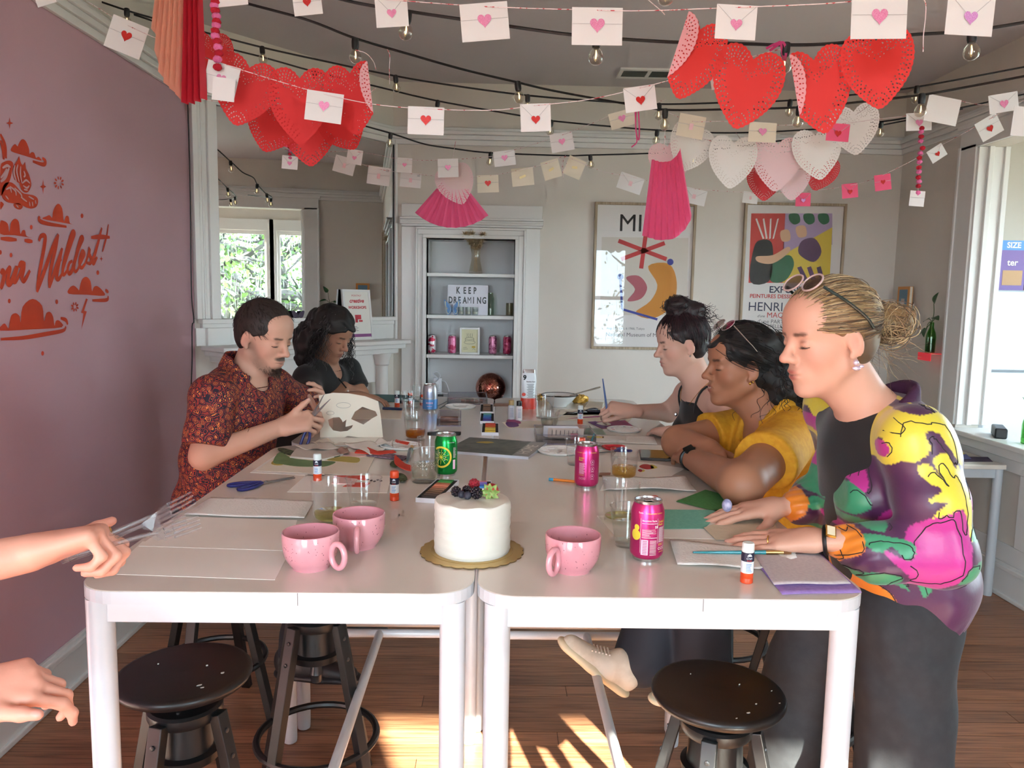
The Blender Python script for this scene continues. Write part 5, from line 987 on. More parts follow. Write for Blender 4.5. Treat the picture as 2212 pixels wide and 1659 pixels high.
# ---- ledge speaker, fridge, cereal boxes
q=hit(2156,957,2,OZ0+0.03);c=(2.86,float(hit(2156,955,0,2.86)[1]),OZ0+0.03)
t=thing('bluetooth_speaker','black oblong wireless speaker on the white ledge','speaker',c,1.1);part('body',G().bx(-0.09,0.09,-0.03,0.03,0,0.058),m_black,t,bevel=0.008,seg=3);part('grille',G().bx(-0.082,0.082,-0.0312,-0.03,0.008,0.05),M('speaker_grille',(34,36,38),0.7),t)
t=thing('fridge','white two-door fridge seen through the opening','fridge',(3.52,3.46,0));m_fr=M('fridge_white',(196,206,218),0.35);part('cabinet',G().bx(-0.42,0.36,0.05,0.68,0.02,1.66),m_fr,t,bevel=0.01)
for z0,z1 in((0.06,1.145),(1.16,1.655)):
 d_=part('door',G().bx(-0.42,0.36,0,0.05,z0,z1),m_fr,t,bevel=0.008);part('handle',G().bx(0.29,0.32,-0.03,0.0,z0+0.1 if z0>1 else 0.7,z0+0.35 if z0>1 else 1.1),m_fr,d_,bevel=0.005)
part('gasket',G().bx(-0.415,0.355,0.01,0.05,1.145,1.16),M('gasket_grey',(120,124,130),0.6),t)
for lb,x0,x1,y0,col,h in(('blue topped snack box standing on the fridge',3.17,3.35,3.56,(120,92,160),0.31),('brown biscuit box behind the snack box on the fridge',3.38,3.55,3.6,(150,110,80),0.27)):
 t=thing('cereal_box',lb,'box',((x0+x1)/2,y0,1.66),0,'boxes on top of the fridge');w=x1-x0;part('carton',G().bx(-w/2,w/2,0,0.06,0,h),M('carton_%d'%int(x0*100),col,0.5),t);part('top_band',G().bx(-w/2,w/2,-0.0008,0,h-0.06,h),M('carton_blue',(90,150,220),0.5),t)
 g=G();v,f=text_w('SIZE',0.09,bold=.03);g.add([(q[0]-0.04,-0.0014,q[1]+h-0.045)for q in v],f);part('band_lettering',g,m_paper,t);g=G();v,f=text_w('ter',0.07,bold=.02);g.add([(q[0]-0.03,-0.0012,q[1]+h*0.5)for q in v],f);part('name_lettering',g,m_paper,t)
 part('picture',G().box((0.01,-0.0008,h*.25),(w*.7,0.0012,h*.3)),M('carton_pic',(190,150,110),0.6),t)
q=hit(2210,950,0,2.87);t=thing('green_bottle','green glass bottle at the picture edge on the white ledge','bottle',(2.87,float(q[1])-0.03,OZ0+0.03));part('glass',G().lathe([(0.024,0),(0.029,0.004),(0.03,0.1),(0.026,0.125),(0.013,0.16),(0.0125,0.19),(0.011,0.19),(0.0105,0.16),(0.023,0.122),(0.026,0.006),(0,0.005)],28),m_bott,t,smooth=True)
part('leaf_sprig',G().tube([(0,0,0.1),(-0.01,0,0.2),(-0.03,0.02,0.25)],0.002,5),m_pl_,t)
# ---- long narrow table along the right wall
t=thing('side_table','narrow white table against the right wall under the ledge','table',(2.47,2.66,0));part('tabletop',G().bx(-0.27,0.265,0,1.36,0.70,0.725),m_table,t,bevel=0.004);part('apron',G().bx(-0.25,0.25,0.02,0.035,0.65,0.70).bx(0.235,0.25,0.02,1.34,0.65,0.70).bx(-0.25,-0.235,0.02,1.34,0.65,0.70),m_tleg,t)
for sx in(-0.235,0.24):
 for yy in(0.03,1.33):part('leg',G().lathe([(0.022,0),(0.024,0.01),(0.024,0.70)],20,(sx,yy,0)),m_tleg,t,smooth=True)
for lb,px,cl,z in(('green paper sheet on the narrow side table',[(2050,985),(2130,985),(2110,968),(2050,968)],(70,120,70),0.002),('yellow paper sheet fanned over the green on the side table',[(2085,990),(2150,990),(2130,974),(2090,974)],(206,190,90),0.003),('dark violet paper stack at the edge of the side table',[(2060,998),(2172,998),(2160,988),(2060,986)],(70,56,84),0.0),('blue paper sheet sticking out on the side table',[(2120,994),(2158,992),(2145,982),(2120,984)],(104,112,170),0.004),('red paper sheet at the far end of the side table',[(1725,920),(1805,924),(1800,905),(1730,903)],(206,60,56),0.001),('purple paper sheet at the far end of the side table',[(1735,912),(1800,914),(1796,899),(1740,898)],(124,82,140),0.003)):
 P=[tp(x,y,0.725+z)for x,y in px];c=np.mean(P,0);cx,cy=min(max(c[0],2.35),2.6),min(c[1],3.85);tag(part('paper_sheet',G().prism([(q[0]-c[0],q[1]-c[1])for q in P],0,0.0008),M('coloured_paper_%d_%d'%cl[:2],cl,0.8),None,loc=(cx,cy,0.725+z)),lb,'paper','coloured papers on the side table')
# ------------------------------------------------------------------ painted mural on the pink wall
m_mur=M('mural_orange_paint',(206,66,30),0.6,noise=((190,54,24),6,(1,1,1),0.4,0.7));m_mur2=M('mural_pink_line',(205,158,160),0.6)
K_=440/1327.0
def mpx(x,y):q=lp(x*K_,250+y*K_);return np.array([q[1],q[2]])
def wall_poly(nm,pts,mt,dx=0.0015,sm=3,raw=False):
 P=[mpx(*q)for q in pts];P=[tuple(q)for q in(smooth_path(P,sm,closed=True)if sm else P)]
 v,f=curve_mesh([P]);part(nm,G().add([(XL+dx,q[0],q[1])for q in v],f),mt,wl)
SK=[0]
def wall_stroke(nm,pts,w,mt,dx=0.0018,taper=True):
 SK[0]+=1;dx+=(SK[0]%9)*0.00012
 P=[np.array(q)for q in smooth_path([mpx(*q)for q in pts],6)];n_=len(P);V=[]
 for i,q in enumerate(P):
  d=P[min(i+1,n_-1)]-P[max(i-1,0)];d=d/(np.linalg.norm(d)+1e-9);k=w*(0.55+0.45*math.sin(PI*min(1,max(0,i/(n_-1))))if taper else 1)/2;nn=np.array([-d[1],d[0]])*k;V+=[(XL+dx+i*4e-6,*(q+nn)),(XL+dx+i*4e-6,*(q-nn))]
 part(nm,G().add(V,[(2*i,2*i+1,2*i+3,2*i+2)for i in range(n_-1)]),mt,wl)
for P in([(72,232),(75,205),(95,184),(112,200),(118,185),(140,153),(165,165),(186,215),(190,248),(202,238),(220,242),(232,274),(246,267),(258,276),(262,292),(150,258)],[(275,672),(300,655),(320,648),(338,664),(345,615),(375,573),(403,605),(413,690),(426,655),(445,657),(453,700),(482,710),(380,692)],[(0,690),(20,684),(48,705),(58,757),(70,695),(95,671),(120,692),(130,768),(142,748),(160,747),(170,784),(210,796),(90,778),(0,770)],[(445,1160),(450,1122),(478,1106),(505,1128),(513,1135),(530,1070),(560,1049),(588,1080),(597,1143),(608,1118),(630,1109),(662,1135),(678,1172),(560,1166)],[(0,1400),(8,1366),(30,1354),(52,1385),(60,1345),(72,1300),(100,1286),(124,1306),(132,1345),(145,1245),(210,1193),(272,1240),(284,1338),(300,1286),(325,1279),(344,1312),(352,1368),(362,1336),(385,1336),(400,1378),(200,1392)]):
 wall_poly('painted_cloud',P,m_mur)
for P in([(210,297),(280,318),(292,295),(272,275)],[(255,655),(252,680),(300,702),(430,723)],[(0,800),(105,808)],[(155,812),(208,819)],[(598,1203),(690,1200),(702,1174)],[(683,1135),(703,1150)],[(0,1456),(150,1446),(300,1421),(405,1400),(426,1374)],[(390,1318),(424,1331),(437,1360)],[(0,120),(28,190),(36,278)],[(0,160),(18,230),(20,285)]):
 wall_stroke('painted_line',P,0.016,m_mur)
for c_ in((532,652),(201,726),(69,908),(0,890),(635,1022),(58,1207),(367,1212),(275,1548)):wall_poly('painted_dot',[(c_[0]+9*math.cos(a),c_[1]+15*math.sin(a))for a in np.arange(8)*2*PI/8],m_mur)
for cx,cy,a_,b_ in((60,48,24,40),(278,462,20,50),(658,932,12,18)):wall_poly('painted_sparkle',[(cx,cy-b_),(cx+a_*.2,cy-b_*.2),(cx+a_,cy),(cx+a_*.2,cy+b_*.2),(cx,cy+b_),(cx-a_*.2,cy+b_*.2),(cx-a_,cy),(cx-a_*.2,cy-b_*.2)],m_mur,sm=0)
for cx,cy,r0,r1,n_ in((380,437,22,42,9),(484,1245,12,32,8)):
 for k in range(n_):a=k*2*PI/n_+0.3;wall_stroke('painted_ray',[(cx+r0*.8*math.cos(a),cy+r0*math.sin(a)),(cx+r1*.8*math.cos(a),cy+r1*math.sin(a))],0.008,m_mur)
wall_poly('painted_lightning',[(558,1190),(569,1196),(545,1270),(563,1275),(528,1392),(541,1288),(526,1282)],m_mur,sm=0)
wall_poly('painted_tiger_head',[(80,350),(95,312),(110,290),(122,262),(131,300),(146,322),(161,300),(166,342),(186,382),(201,440),(196,470),(180,497),(158,500),(136,480),(122,440),(90,415)],m_mur,sm=2)
wall_poly('painted_tiger_body',[(0,335),(22,302),(60,292),(84,312),(76,360),(62,420),(34,468),(0,520)],m_mur);wall_poly('painted_tiger_arm',[(20,450),(60,432),(95,450),(140,500),(182,512),(215,518),(240,535),(246,562),(235,592),(205,605),(176,600),(135,582),(88,572),(40,560),(8,520)],m_mur)
wall_poly('painted_tiger_leg',[(84,578),(115,570),(146,590),(130,611),(100,604)],m_mur);wall_poly('painted_tiger_leg',[(0,560),(22,575),(10,600),(0,610)],m_mur)
for P,w in(([(92,322),(86,370),(102,428)],.009),([(112,318),(104,360),(120,430)],.007),([(130,330),(128,380),(138,440)],.007),([(150,360),(158,385),(150,400)],.008),([(140,440),(165,420),(190,440)],.007),([(145,455),(170,470),(185,455)],.007),([(150,480),(175,485)],.006),([(10,340),(40,325),(62,335)],.01),([(0,430),(30,400),(55,340)],.012),([(0,405),(25,375),(40,345)],.01),([(35,480),(60,470),(70,500)],.007),([(60,460),(95,490),(100,520)],.007),([(90,470),(130,510),(140,540)],.007),([(30,520),(50,545)],.006),([(130,530),(170,560)],.006),([(180,525),(215,545)],.006),([(185,560),(190,590)],.006),([(205,560),(210,590)],.006),([(225,550),(230,575)],.006),([(100,580),(115,598)],.006)):
 wall_stroke('painted_stripe',P,w,m_mur2,0.0024)
SW=0.020
for nm,P in(('letter_w',[(250,815),(262,786),(284,780),(291,800),(280,880),(256,1010),(241,1100),(238,1148)]),('letter_w',[(238,1148),(262,1080),(310,940),(350,830),(377,772)]),('letter_w',[(377,772),(360,860),(335,960),(318,1060),(317,1122)]),('letter_w',[(318,1120),(350,1020),(385,920),(402,862)]),('letter_i',[(402,862),(385,940),(368,1020),(366,1060),(380,1062),(400,1030)]),('letter_i',[(386,930),(391,950)]),('letter_l',[(400,1030),(430,930),(465,820),(482,768),(470,760),(445,830),(415,950),(405,1020),(415,1035),(440,1000)]),('letter_d',[(470,945),(450,960),(438,1000),(446,1028),(465,1010),(482,955),(510,860),(536,800),(524,800),(500,880),(480,980),(486,1015),(502,1005)]),('letter_e',[(502,1005),(530,940),(546,900),(534,886),(518,930),(516,975),(530,990),(552,965)]),('letter_s',[(552,965),(572,905),(580,865),(578,900),(592,935),(584,962),(562,958)]),('letter_t',[(660,730),(640,810),(615,900),(600,945),(608,962),(630,920)]),('letter_t',[(590,793),(650,789),(712,792)]),('exclamation_mark',[(703,708),(692,780),(674,850),(664,886)]),('letter_o',[(0,1030),(14,1008),(22,1045),(8,1105),(0,1128)]),('letter_u',[(20,1045),(48,1000),(60,992),(48,1050),(46,1092),(62,1092),(90,1030),(106,985),(94,1040),(86,1084),(102,1082)]),('letter_r',[(102,1082),(132,1015),(152,958),(150,1000),(140,1050),(150,1077),(170,1052),(192,1008)]),('letter_r',[(118,985),(134,962),(152,960)])):
 wall_stroke('painted_'+nm,P,SW if nm!='exclamation_mark'else 0.012,m_mur)
# ------------------------------------------------------------------ hanging decorations
def two_sided(name,front,back,rough=0.7,trans=0.15):
 if name in MATS:return MATS[name]
 mt=M(name,front,rough);nt=mt.node_tree;b=nt.nodes['Principled BSDF'];ge=nt.nodes.new('ShaderNodeNewGeometry');mx=nt.nodes.new('ShaderNodeMix');mx.data_type='RGBA'
 mx.inputs[6].default_value=lin(front);mx.inputs[7].default_value=lin(back);nt.links.new(ge.outputs['Backfacing'],mx.inputs[0]);nt.links.new(mx.outputs[2],b.inputs['Base Color'])
 tr=nt.nodes.new('ShaderNodeBsdfTranslucent');tr.inputs[0].default_value=lin(front);ms=nt.nodes.new('ShaderNodeMixShader');ms.inputs[0].default_value=trans
 nt.links.new(b.outputs[0],ms.inputs[1]);nt.links.new(tr.outputs[0],ms.inputs[2]);nt.links.new(ms.outputs[0],nt.nodes['Material Output'].inputs[0]);return mt
def heart_pts(n_=120,s=1.0,oy=0.0):
 t_=np.linspace(0,2*PI,n_,endpoint=False);x=16*np.sin(t_)**3;y=13*np.cos(t_)-5*np.cos(2*t_)-2*np.cos(3*t_)-np.cos(4*t_)
 return np.stack([x/33.0*s,(y+2.5)/31.0*s+oy],1)
def doily_pts():
 h=[(0,.33),(.08,.40),(.20,.455),(.34,.44),(.44,.36),(.49,.22),(.485,.06),(.43,-.10),(.33,-.25),(.20,-.38),(.09,-.47),(.03,-.50)];P=h+[(0,-.507)]+[(-a,b)for a,b in h[:0:-1]]
 return np.array(smooth_path([np.array(q)for q in P],12,closed=True))
def resample(P,n_):
 Q=np.vstack([P,P[:1]]);L_=np.concatenate([[0],np.cumsum(np.linalg.norm(np.diff(Q,axis=0),axis=1))]);u=np.linspace(0,L_[-1],n_,endpoint=False);return np.stack([np.interp(u,L_,Q[:,0]),np.interp(u,L_,Q[:,1])],1)
def make_doily():
 o_=resample(doily_pts(),360);nr=np.roll(o_,-1,0)-np.roll(o_,1,0);nr=np.stack([nr[:,1],-nr[:,0]],1);nr/=np.linalg.norm(nr,axis=1)[:,None];s_=-1 if(nr[0]@o_[0])>0 and False else 1
 if((o_+nr*0.01)**2).sum()<(o_**2).sum():nr=-nr
 loops=[o_+nr*(0.011*np.abs(np.sin(np.arange(360)*PI/360*44)))[:,None]]
 for off,cnt,a_,b_ in((0.034,56,0.0085,0.0150),(0.076,46,0.0105,0.0165),(0.116,38,0.0095,0.014),(0.150,32,0.009,0.011)):
  base=resample(doily_pts(),cnt*4);nb=np.roll(base,-1,0)-np.roll(base,1,0);nb=np.stack([nb[:,1],-nb[:,0]],1);nb/=np.linalg.norm(nb,axis=1)[:,None]
  if((base+nb*0.01)**2).sum()<(base**2).sum():nb=-nb
  ph=0 if off in(0.034,0.116)else 2
  for i in range(ph,cnt*4,4):
   c_=base[i]-nb[i]*off
   if abs(c_[0])<0.03 and c_[1]>0.2:continue
   if abs(c_[0])<0.02+off*0.3 and c_[1]<-0.38:continue
   tg=np.array([-nb[i][1],nb[i][0]]);loops.append(np.array([c_+nb[i]*b_*1.1,c_+tg*a_-nb[i]*b_*.2,c_+tg*a_*.6-nb[i]*b_*.8,c_-tg*a_*.6-nb[i]*b_*.8,c_-tg*a_-nb[i]*b_*.2]))
 for cx,cy,r in((-0.2,0.27,0.052),(0.2,0.27,0.052),(-0.1,0.2,0.032),(0.1,0.2,0.032),(0,0.13,0.03)):
  for k in range(11):a=k*2*PI/11;loops.append(np.array([(cx+(r+d)*math.cos(a+e),cy+(r+d)*math.sin(a+e))for d,e in((0,0),(0.008,.18),(0.022,0),(0.008,-.18))]))
# drop holes that run into one another
 keep=[loops[0]];cs=[]
 for lp_ in loops[1:]:
  c_=lp_.mean(0)
  if any((c_-q)@(c_-q)<0.026**2 for q in cs):continue
  cs.append(c_);keep.append(lp_)
 return curve_mesh(keep)
DO_V,DO_F=make_doily();DO_V=np.array(DO_V)
def bisected(fx):
 import bmesh
 bm=bmesh.new();vs=[bm.verts.new(q)for q in DO_V]
 for f in DO_F:
  try:bm.faces.new([vs[i]for i in f])
  except ValueError:pass
 bmesh.ops.bisect_plane(bm,geom=bm.verts[:]+bm.edges[:]+bm.faces[:],plane_co=(fx,0,0),plane_no=(1,0,0));bm.verts.index_update()
 r=np.array([v.co[:]for v in bm.verts]),[tuple(v.index for v in f.verts)for f in bm.faces];bm.free();return r
def hang_frame(x,y,Y,roll=0.0,yaw=0.0,pitch=0.0):
 c_=bp(x,y,Y);base=np.array([[1,0,0],[0,0,-1],[0,1,0.0]]);return c_,rotz(yaw)@base@rotx(pitch)@rotz(roll)
def doily(name,label,cat,x,y,Y,wpx,roll=0,yaw=0,front=(228,54,50),back=(240,176,180),bend=0.25,fold=None,group=None,pitch=0.0,hmul=1.0):
 c_,R_=hang_frame(x,y,Y,roll,yaw,pitch);w=wpx/ppm(Y);V,F_d=DO_V.copy(),DO_F
 if fold:V,F_d=bisected(fold[0])
 V[:,1]*=hmul
 if fold:
  fx,sd_,fa=fold;mk=(V[:,0]<fx-1e-6)if sd_<0 else(V[:,0]>fx+1e-6);d=V[mk,0]-fx;V[mk,0]=fx+d*math.cos(fa);V[mk,2]+=np.abs(d)*math.sin(fa)
 V=V*w;mt=two_sided('doily_%d_%d_%d'%front,front,back)
 me=mesh_of(name,G().add([tuple(q)for q in V],F_d),mt);o_=obj(name,me,None,c_,rot=R_);return tag(o_,label,cat,group)
GR='red heart doilies on the front light string'
doily('heart_doily','red heart doily with its edge folded over, nearest the centre','doily',1494,122,0.66,140,-0.30,0.2,fold=(-0.26,-1,2.8),group=GR,hmul=1.25)
doily('heart_doily','red heart doily hanging lowest at the centre of the front red garland','doily',1612,187,0.68,152,-0.22,0.05,bend=0.1,group=GR,hmul=1.12);doily('heart_doily','red heart doily right of the ribbon bow with a pink folded edge','doily',1768,192,0.68,140,0.22,-0.1,fold=(-0.33,-1,2.6),group=GR,hmul=1.28)
doily('heart_doily','red heart doily at the far right end of the front red garland','doily',1896,146,0.64,142,0.12,-0.25,bend=0.4,group=GR,hmul=1.15)
GL='red heart doilies hanging by the pink wall'
for lb,x,y,Y,w,r,ya,b,h,fd in(('red heart doily at the left end under the peach fan',527,195,1.10,128,-0.25,0.3,0.3,1.12,None),('large red heart doily in the middle of the upper left row',648,225,1.12,130,0.0,0.0,0.1,1.2,None),('red heart doily with a pale folded edge ending the upper left row',762,210,1.08,122,0.12,-0.2,0.2,1.2,(0.33,1,2.6)),('red heart doily lower left, over the mirror',590,270,1.42,112,-0.32,0.2,0.3,1.0,None),('red heart doily hanging lowest over the mirror',668,295,1.45,112,0.05,0.0,0.1,1.05,None),('red heart doily lower right, over the mirror edge',742,272,1.42,104,0.5,-0.2,0.3,1.0,None),('red heart doily half hidden behind the peach fan',462,122,1.28,84,0.1,0.6,0.3,1.2,None)):
 doily('heart_doily',lb,'doily',x,y,Y,w,r,ya,(222,46,48),(240,180,184),b,fd,GL,hmul=h)
GWd='white and pink heart doilies over the posters';wh=(240,236,230);pk=(240,206,208)
for lb,x,y,Y,w,r,ya,fr,h in(('white heart doily at the left end behind the hot pink fan',1490,318,1.80,98,-0.35,0.2,wh,1.05),('white heart doily second in the pale row',1582,348,1.80,102,-0.05,0.0,wh,1.08),('pale pink heart doily in the middle of the pale row',1678,352,1.82,104,-0.02,0.0,pk,1.1),('white heart doily fourth in the pale row',1766,330,1.80,104,0.18,0.0,wh,1.05),('white heart doily at the upper right end of the pale row',1846,278,1.78,96,0.12,-0.35,wh,1.1),('pink heart doily tucked behind the hot pink fan',1450,348,1.80,92,0.3,0.1,pk,1.0),('red heart doily peeking out below the white row on the left',1652,392,2.05,78,0.0,0.0,(206,50,56),1.0),('pink heart doily peeking out lowest below the white row',1712,388,2.02,76,0.0,0.0,pk,1.1),('red heart doily peeking out below the white row on the right',1772,372,2.05,76,-0.3,0.0,(206,50,56),1.0)):
 doily('heart_doily',lb,'doily',x,y,Y,w,r,ya,fr,(244,240,236),0.15,None,GWd,hmul=h)
doily('heart_doily','small pink heart doily on the pleated pink fan by the niche','doily',985,398,2.396,80,0.35,0,pk,(240,206,208),0.1,None,None,hmul=1.05);doily('heart_doily','smaller pale heart doily overlapping the pink one on the fan','doily',992,385,2.392,54,0.9,0,(238,210,206),(240,214,212),0.1,None,None)
# envelopes
HEART=[tuple(q)for q in heart_pts(40)]
def glitter(name,a,b):return M(name,a,0.3,0.2,noise=(b,900,(1,1,1),0.52,0.6))
m_gp=glitter('pink_glitter',(222,120,168),(250,200,226));m_gr=glitter('red_glitter',(196,34,34),(226,70,60));m_gl=glitter('lilac_glitter',(206,130,206),(244,214,250))
m_env=two_sided('envelope_white',(240,238,236),(236,234,230),0.7,0.12);m_envc=two_sided('envelope_cream',(240,230,208),(236,226,206),0.7,0.12);m_envp=two_sided('envelope_pink',(246,92,132),(246,92,132),0.7,0.1);m_env_grey=M('envelope_grey',(206,204,204),0.8)
_env={}
def envelope(label,x,y,Y,w,h,typ='band',col='w',stk='p',roll=0.0,yaw=0.0,group='envelopes on the garlands',sx=0.0,sy=None,ss=0.30,pitch=0.0):
 c_,R_=hang_frame(x,y,Y,roll,yaw,pitch);k=1/ppm(Y);W_,H_=w*k,h*k;mt={'w':m_env,'c':m_envc,'p':m_envp}[col]
 t=thing('envelope',label,'envelope',c_,0,group,rot=R_)
 part('pocket',G().bx(-W_/2,W_/2,-H_/2,H_/2,-0.0008,0.0),mt,t)
 d=0.0022
 if typ=='v':part('flap',G().add([(-W_/2,H_/2,0.0003),(W_/2,H_/2,0.0003),(0,-H_*0.08,d),(-W_/2,H_/2,0.0001),(W_/2,H_/2,0.0001),(0,-H_*0.08,d-0.0004)],[(0,2,1),(3,4,5),(0,3,5,2),(2,5,4,1)]),mt,t)
 elif typ=='band':part('flap',G().add([(-W_/2,H_/2,0.0003),(W_/2,H_/2,0.0003),(W_/2*0.98,H_*0.06,d),(-W_/2*0.98,H_*0.06,d),(-W_/2,H_/2,0.0001),(W_/2,H_/2,0.0001),(W_/2*0.98,H_*0.06,d-0.0005),(-W_/2*0.98,H_*0.06,d-0.0005)],[(0,3,2,1),(4,5,6,7),(3,7,6,2)]),mt,t)
 if typ=='v':
  for sx_ in(-1,1):part('flap_edge_shade',G().tube([(sx_*W_/2,H_/2,0.0008),(0,-H_*0.08,d+0.0004)],0.0006,4),m_env_grey,t)  # grey lines drawn for the shade along the flap edges
 elif typ in('band','stamp'):part('flap_edge_shade',G().tube([(-W_/2*0.98,H_*0.06,d),(W_/2*0.98,H_*0.06,d)],0.0006,4),m_env_grey,t)  # grey line drawn for the shade under a straight flap edge
 if stk in('p','r','l'):
  s_=ss*W_;yy=(0.0 if typ=='band'else-0.1*H_)if sy is None else sy*H_
  part('heart_sticker',G().add([(q[0]*s_+sx*W_,q[1]*s_+yy,0.0032)for q in HEART],[tuple(range(len(HEART)-1,-1,-1))]),{'p':m_gp,'r':m_gr,'l':m_gl}[stk],t)
 elif stk=='t':part('tape_strip',G().bx(-W_*.07,W_*.07,-H_*.16,H_*.12,0.0024,0.0028),M('pink_tape',(244,204,210),0.5),t)
 elif stk=='g':part('gold_tape',G().box((0,0,0.0026),(W_*.3,H_*.13,0.0005),rz=0.3),M('gold_tape',(236,218,160),0.3,0.4),t)
 if stk!='n'and typ=='stamp':part('stamp',G().bx(W_*.3,W_*.42,H_*.28,H_*.42,0.0002,0.0006),m_env_grey,t)
 return t
def twine(label,pts,Y,name='twine',r=0.0012,mt=None,group='striped twine lines'):
 P=[bp(x,y,Y if np.isscalar(Y)else Y[i])for i,(x,y)in enumerate(pts)];mt=mt or M('red_white_twine',(236,220,220),0.8,noise=((196,60,70),90,(1,0.2,1),0.56,0.6))
 return tag(part(name,G().tube(smooth_path(P,6),r,5),mt,None,smooth=True),label,'twine',group)
G1=[(80,-30,1.25),(420,-25,1.05),(664,-12,0.92),(846,0,0.82),(1047,14,0.72),(1290,22,0.60),(1400,23,0.55),(1590,16,0.48),(1780,8,0.42),(1900,-4,0.38),(1975,-15,0.36),(2096,-14,0.34),(2300,-20,0.3)]
twine('striped twine of the front envelope garland along the top edge',[(a,b)for a,b,_ in G1],[q for*_,q in G1])
GE1='envelopes on the front garland'
for a in(('white envelope cut off by the top edge near the left corner',96,-8,1.22,40,34,'v','w','n',0.3),('white envelope mostly above the top edge by the peach fan',500,-14,1.0,62,48,'band','w','n',0.12),('white envelope with red heart at the top edge left of centre',664,7,0.93,58,46,'band','w','r',0.12),('pointed-flap envelope with low pink heart left of centre on the front garland',846,24,0.83,66,62,'v','w','p',0.08),('large white envelope with pink heart left of the top centre',1047,47,0.72,98,74,'band','w','p',0.1),('large white envelope with pink heart at top centre in front of a bulb',1290,57,0.60,104,74,'band','w','p',0.01),('large pointed-flap envelope with low pink heart above the red doilies',1590,48,0.48,84,68,'v','w','p',-0.03),('largest white envelope hanging over the right red doily',1899,38,0.38,116,84,'band','w','p',0.03),('pointed-flap envelope with lilac heart at the top right corner',2096,32,0.34,99,82,'v','w','l',-0.03)):
 envelope(*a[:10],group=GE1)
G2=[(120,-40,1.6),(200,10,1.5),(276,55,1.4),(380,100,1.3),(480,137,1.03),(600,175,1.0),(700,203,0.98),(806,225,0.92),(920,235,0.90),(1060,238,0.9),(1158,228,0.9),(1270,215,0.88),(1383,190,0.85),(1450,172,0.84),(1560,140,0.84),(1690,105,0.8)]
twine('striped twine of the second envelope garland below the front light string',[(a,b)for a,b,_ in G2],[q for*_,q in G2])
GE2='envelopes on the second garland'
for a in(('white envelope with red heart tilted by the pink wall moulding',273,80,1.40,76,66,'band','w','r',-0.36),('white envelope with pink heart under the pom-pom strand',478,172,1.02,68,64,'band','w','p',-0.25),('small white envelope overlapping the one under the pom-pom strand',483,193,1.005,46,46,'back','w','n',-0.1),('white envelope with pink heart in front of the left red doilies',700,231,0.98,76,60,'band','w','p',-0.12),('white envelope with red heart left of centre below the cables',920,261,0.90,75,56,'band','w','r',-0.02),('pointed-flap white envelope with red heart right of it below the cables',1157,254,0.90,63,56,'v','w','r',0.06),('white envelope with red heart left of the front red doilies',1383,213,0.85,66,50,'v','w','r',0.16)):
 envelope(*a[:10],group=GE2,sx=0.0)
envelope('thin white envelope edge peeking between the red doilies',1545,180,0.9,18,24,'back','w','n',0.2,group=GE2)
G3=[(560,290,2.5),(628,325,2.4),(770,328,2.35),(875,345,2.3),(968,345,2.3),(1060,338,2.28),(1090,330,2.25),(1214,292,2.2),(1345,240,2.1),(1440,215,2.0)]
twine('thin striped twine of the third garland rising to the right',[(a,b)for a,b,_ in G3],[q for*_,q in G3],r=0.001)
GE3='envelopes on the third garland'
for a in(('white envelope with pink heart below the pom-poms over the mirror',626,351,2.0,33,27,'v','w','p',-0.08),('white envelope with pink heart off centre over the mirror edge',766,339,2.35,32,30,'v','w','p',-0.15),('white envelope with pink heart just right of the mirror edge',874,357,2.3,31,30,'band','w','p',-0.05),('white envelope with pink heart on top of the pleated pink fan',968,363,2.28,43,38,'band','w','p',0.04),('tilted white envelope with pink heart beside a lit bulb',1090,342,2.25,45,31,'band','w','p',0.14),('tilted white envelope with pink heart climbing right of centre',1214,307,2.2,48,38,'band','w','p',0.2),('cream envelope with pink heart below the red-heart one',1344,257,2.08,53,33,'band','c','p',0.28)):
 envelope(*a[:10],group=GE3)
G3b=[(1437,240,1.75),(1493,262,1.72),(1560,262,1.7),(1647,270,1.7),(1720,270,1.7),(1810,268,1.7),(1890,258,1.68),(1985,245,1.6),(2045,215,1.55),(2110,225,1.5),(2240,235,1.45)]
twine('striped twine passing above the pale heart row',[(a,b)for a,b,_ in G3b],[q for*_,q in G3b],r=0.001)
for a in(('cream envelope with pink tape in front of the first pale heart',1493,273,1.72,56,46,'band','c','t',-0.16),('cream envelope with pink heart in front of the pale heart row',1647,286,1.66,58,40,'band','c','p',-0.03),('hot pink envelope with red heart beside the last white doily',1810,286,1.66,48,36,'v','p','r',-0.05),('white envelope with pink heart above the pom-pom strand on the right',1985,263,1.55,54,36,'v','w','p',0.06),('blank envelope back beside the pom-pom envelope',2036,238,1.45,70,54,'back','w','n',-0.16),('white envelope with pink heart near the right edge under the cable',2168,222,1.4,62,38,'v','w','p',0.18),('plain white envelope cut by the right edge',2206,262,1.3,38,60,'back','w','n',-0.06)):
 envelope(*a[:10],group='envelopes on the pale heart garland')
G4=[(560,300,2.7),(650,325,2.65),(745,345,2.6),(818,365,2.55),(887,375,2.5),(980,382,2.5),(1054,380,2.5),(1129,366,2.5),(1191,350,2.5),(1216,338,2.5),(1240,345,2.5),(1300,370,2.5),(1362,382,2.5),(1440,400,2.5),(1500,408,2.5),(1621,416,2.5),(1735,414,2.48),(1837,400,2.45),(1907,378,2.4),(2025,318,2.3),(2136,258,2.2),(2260,190,2.1)]
twine('striped twine of the lowest garland running across the whole room',[(a,b)for a,b,_ in G4],[q for*_,q in G4],r=0.001)
GE4='envelopes on the lowest garland'
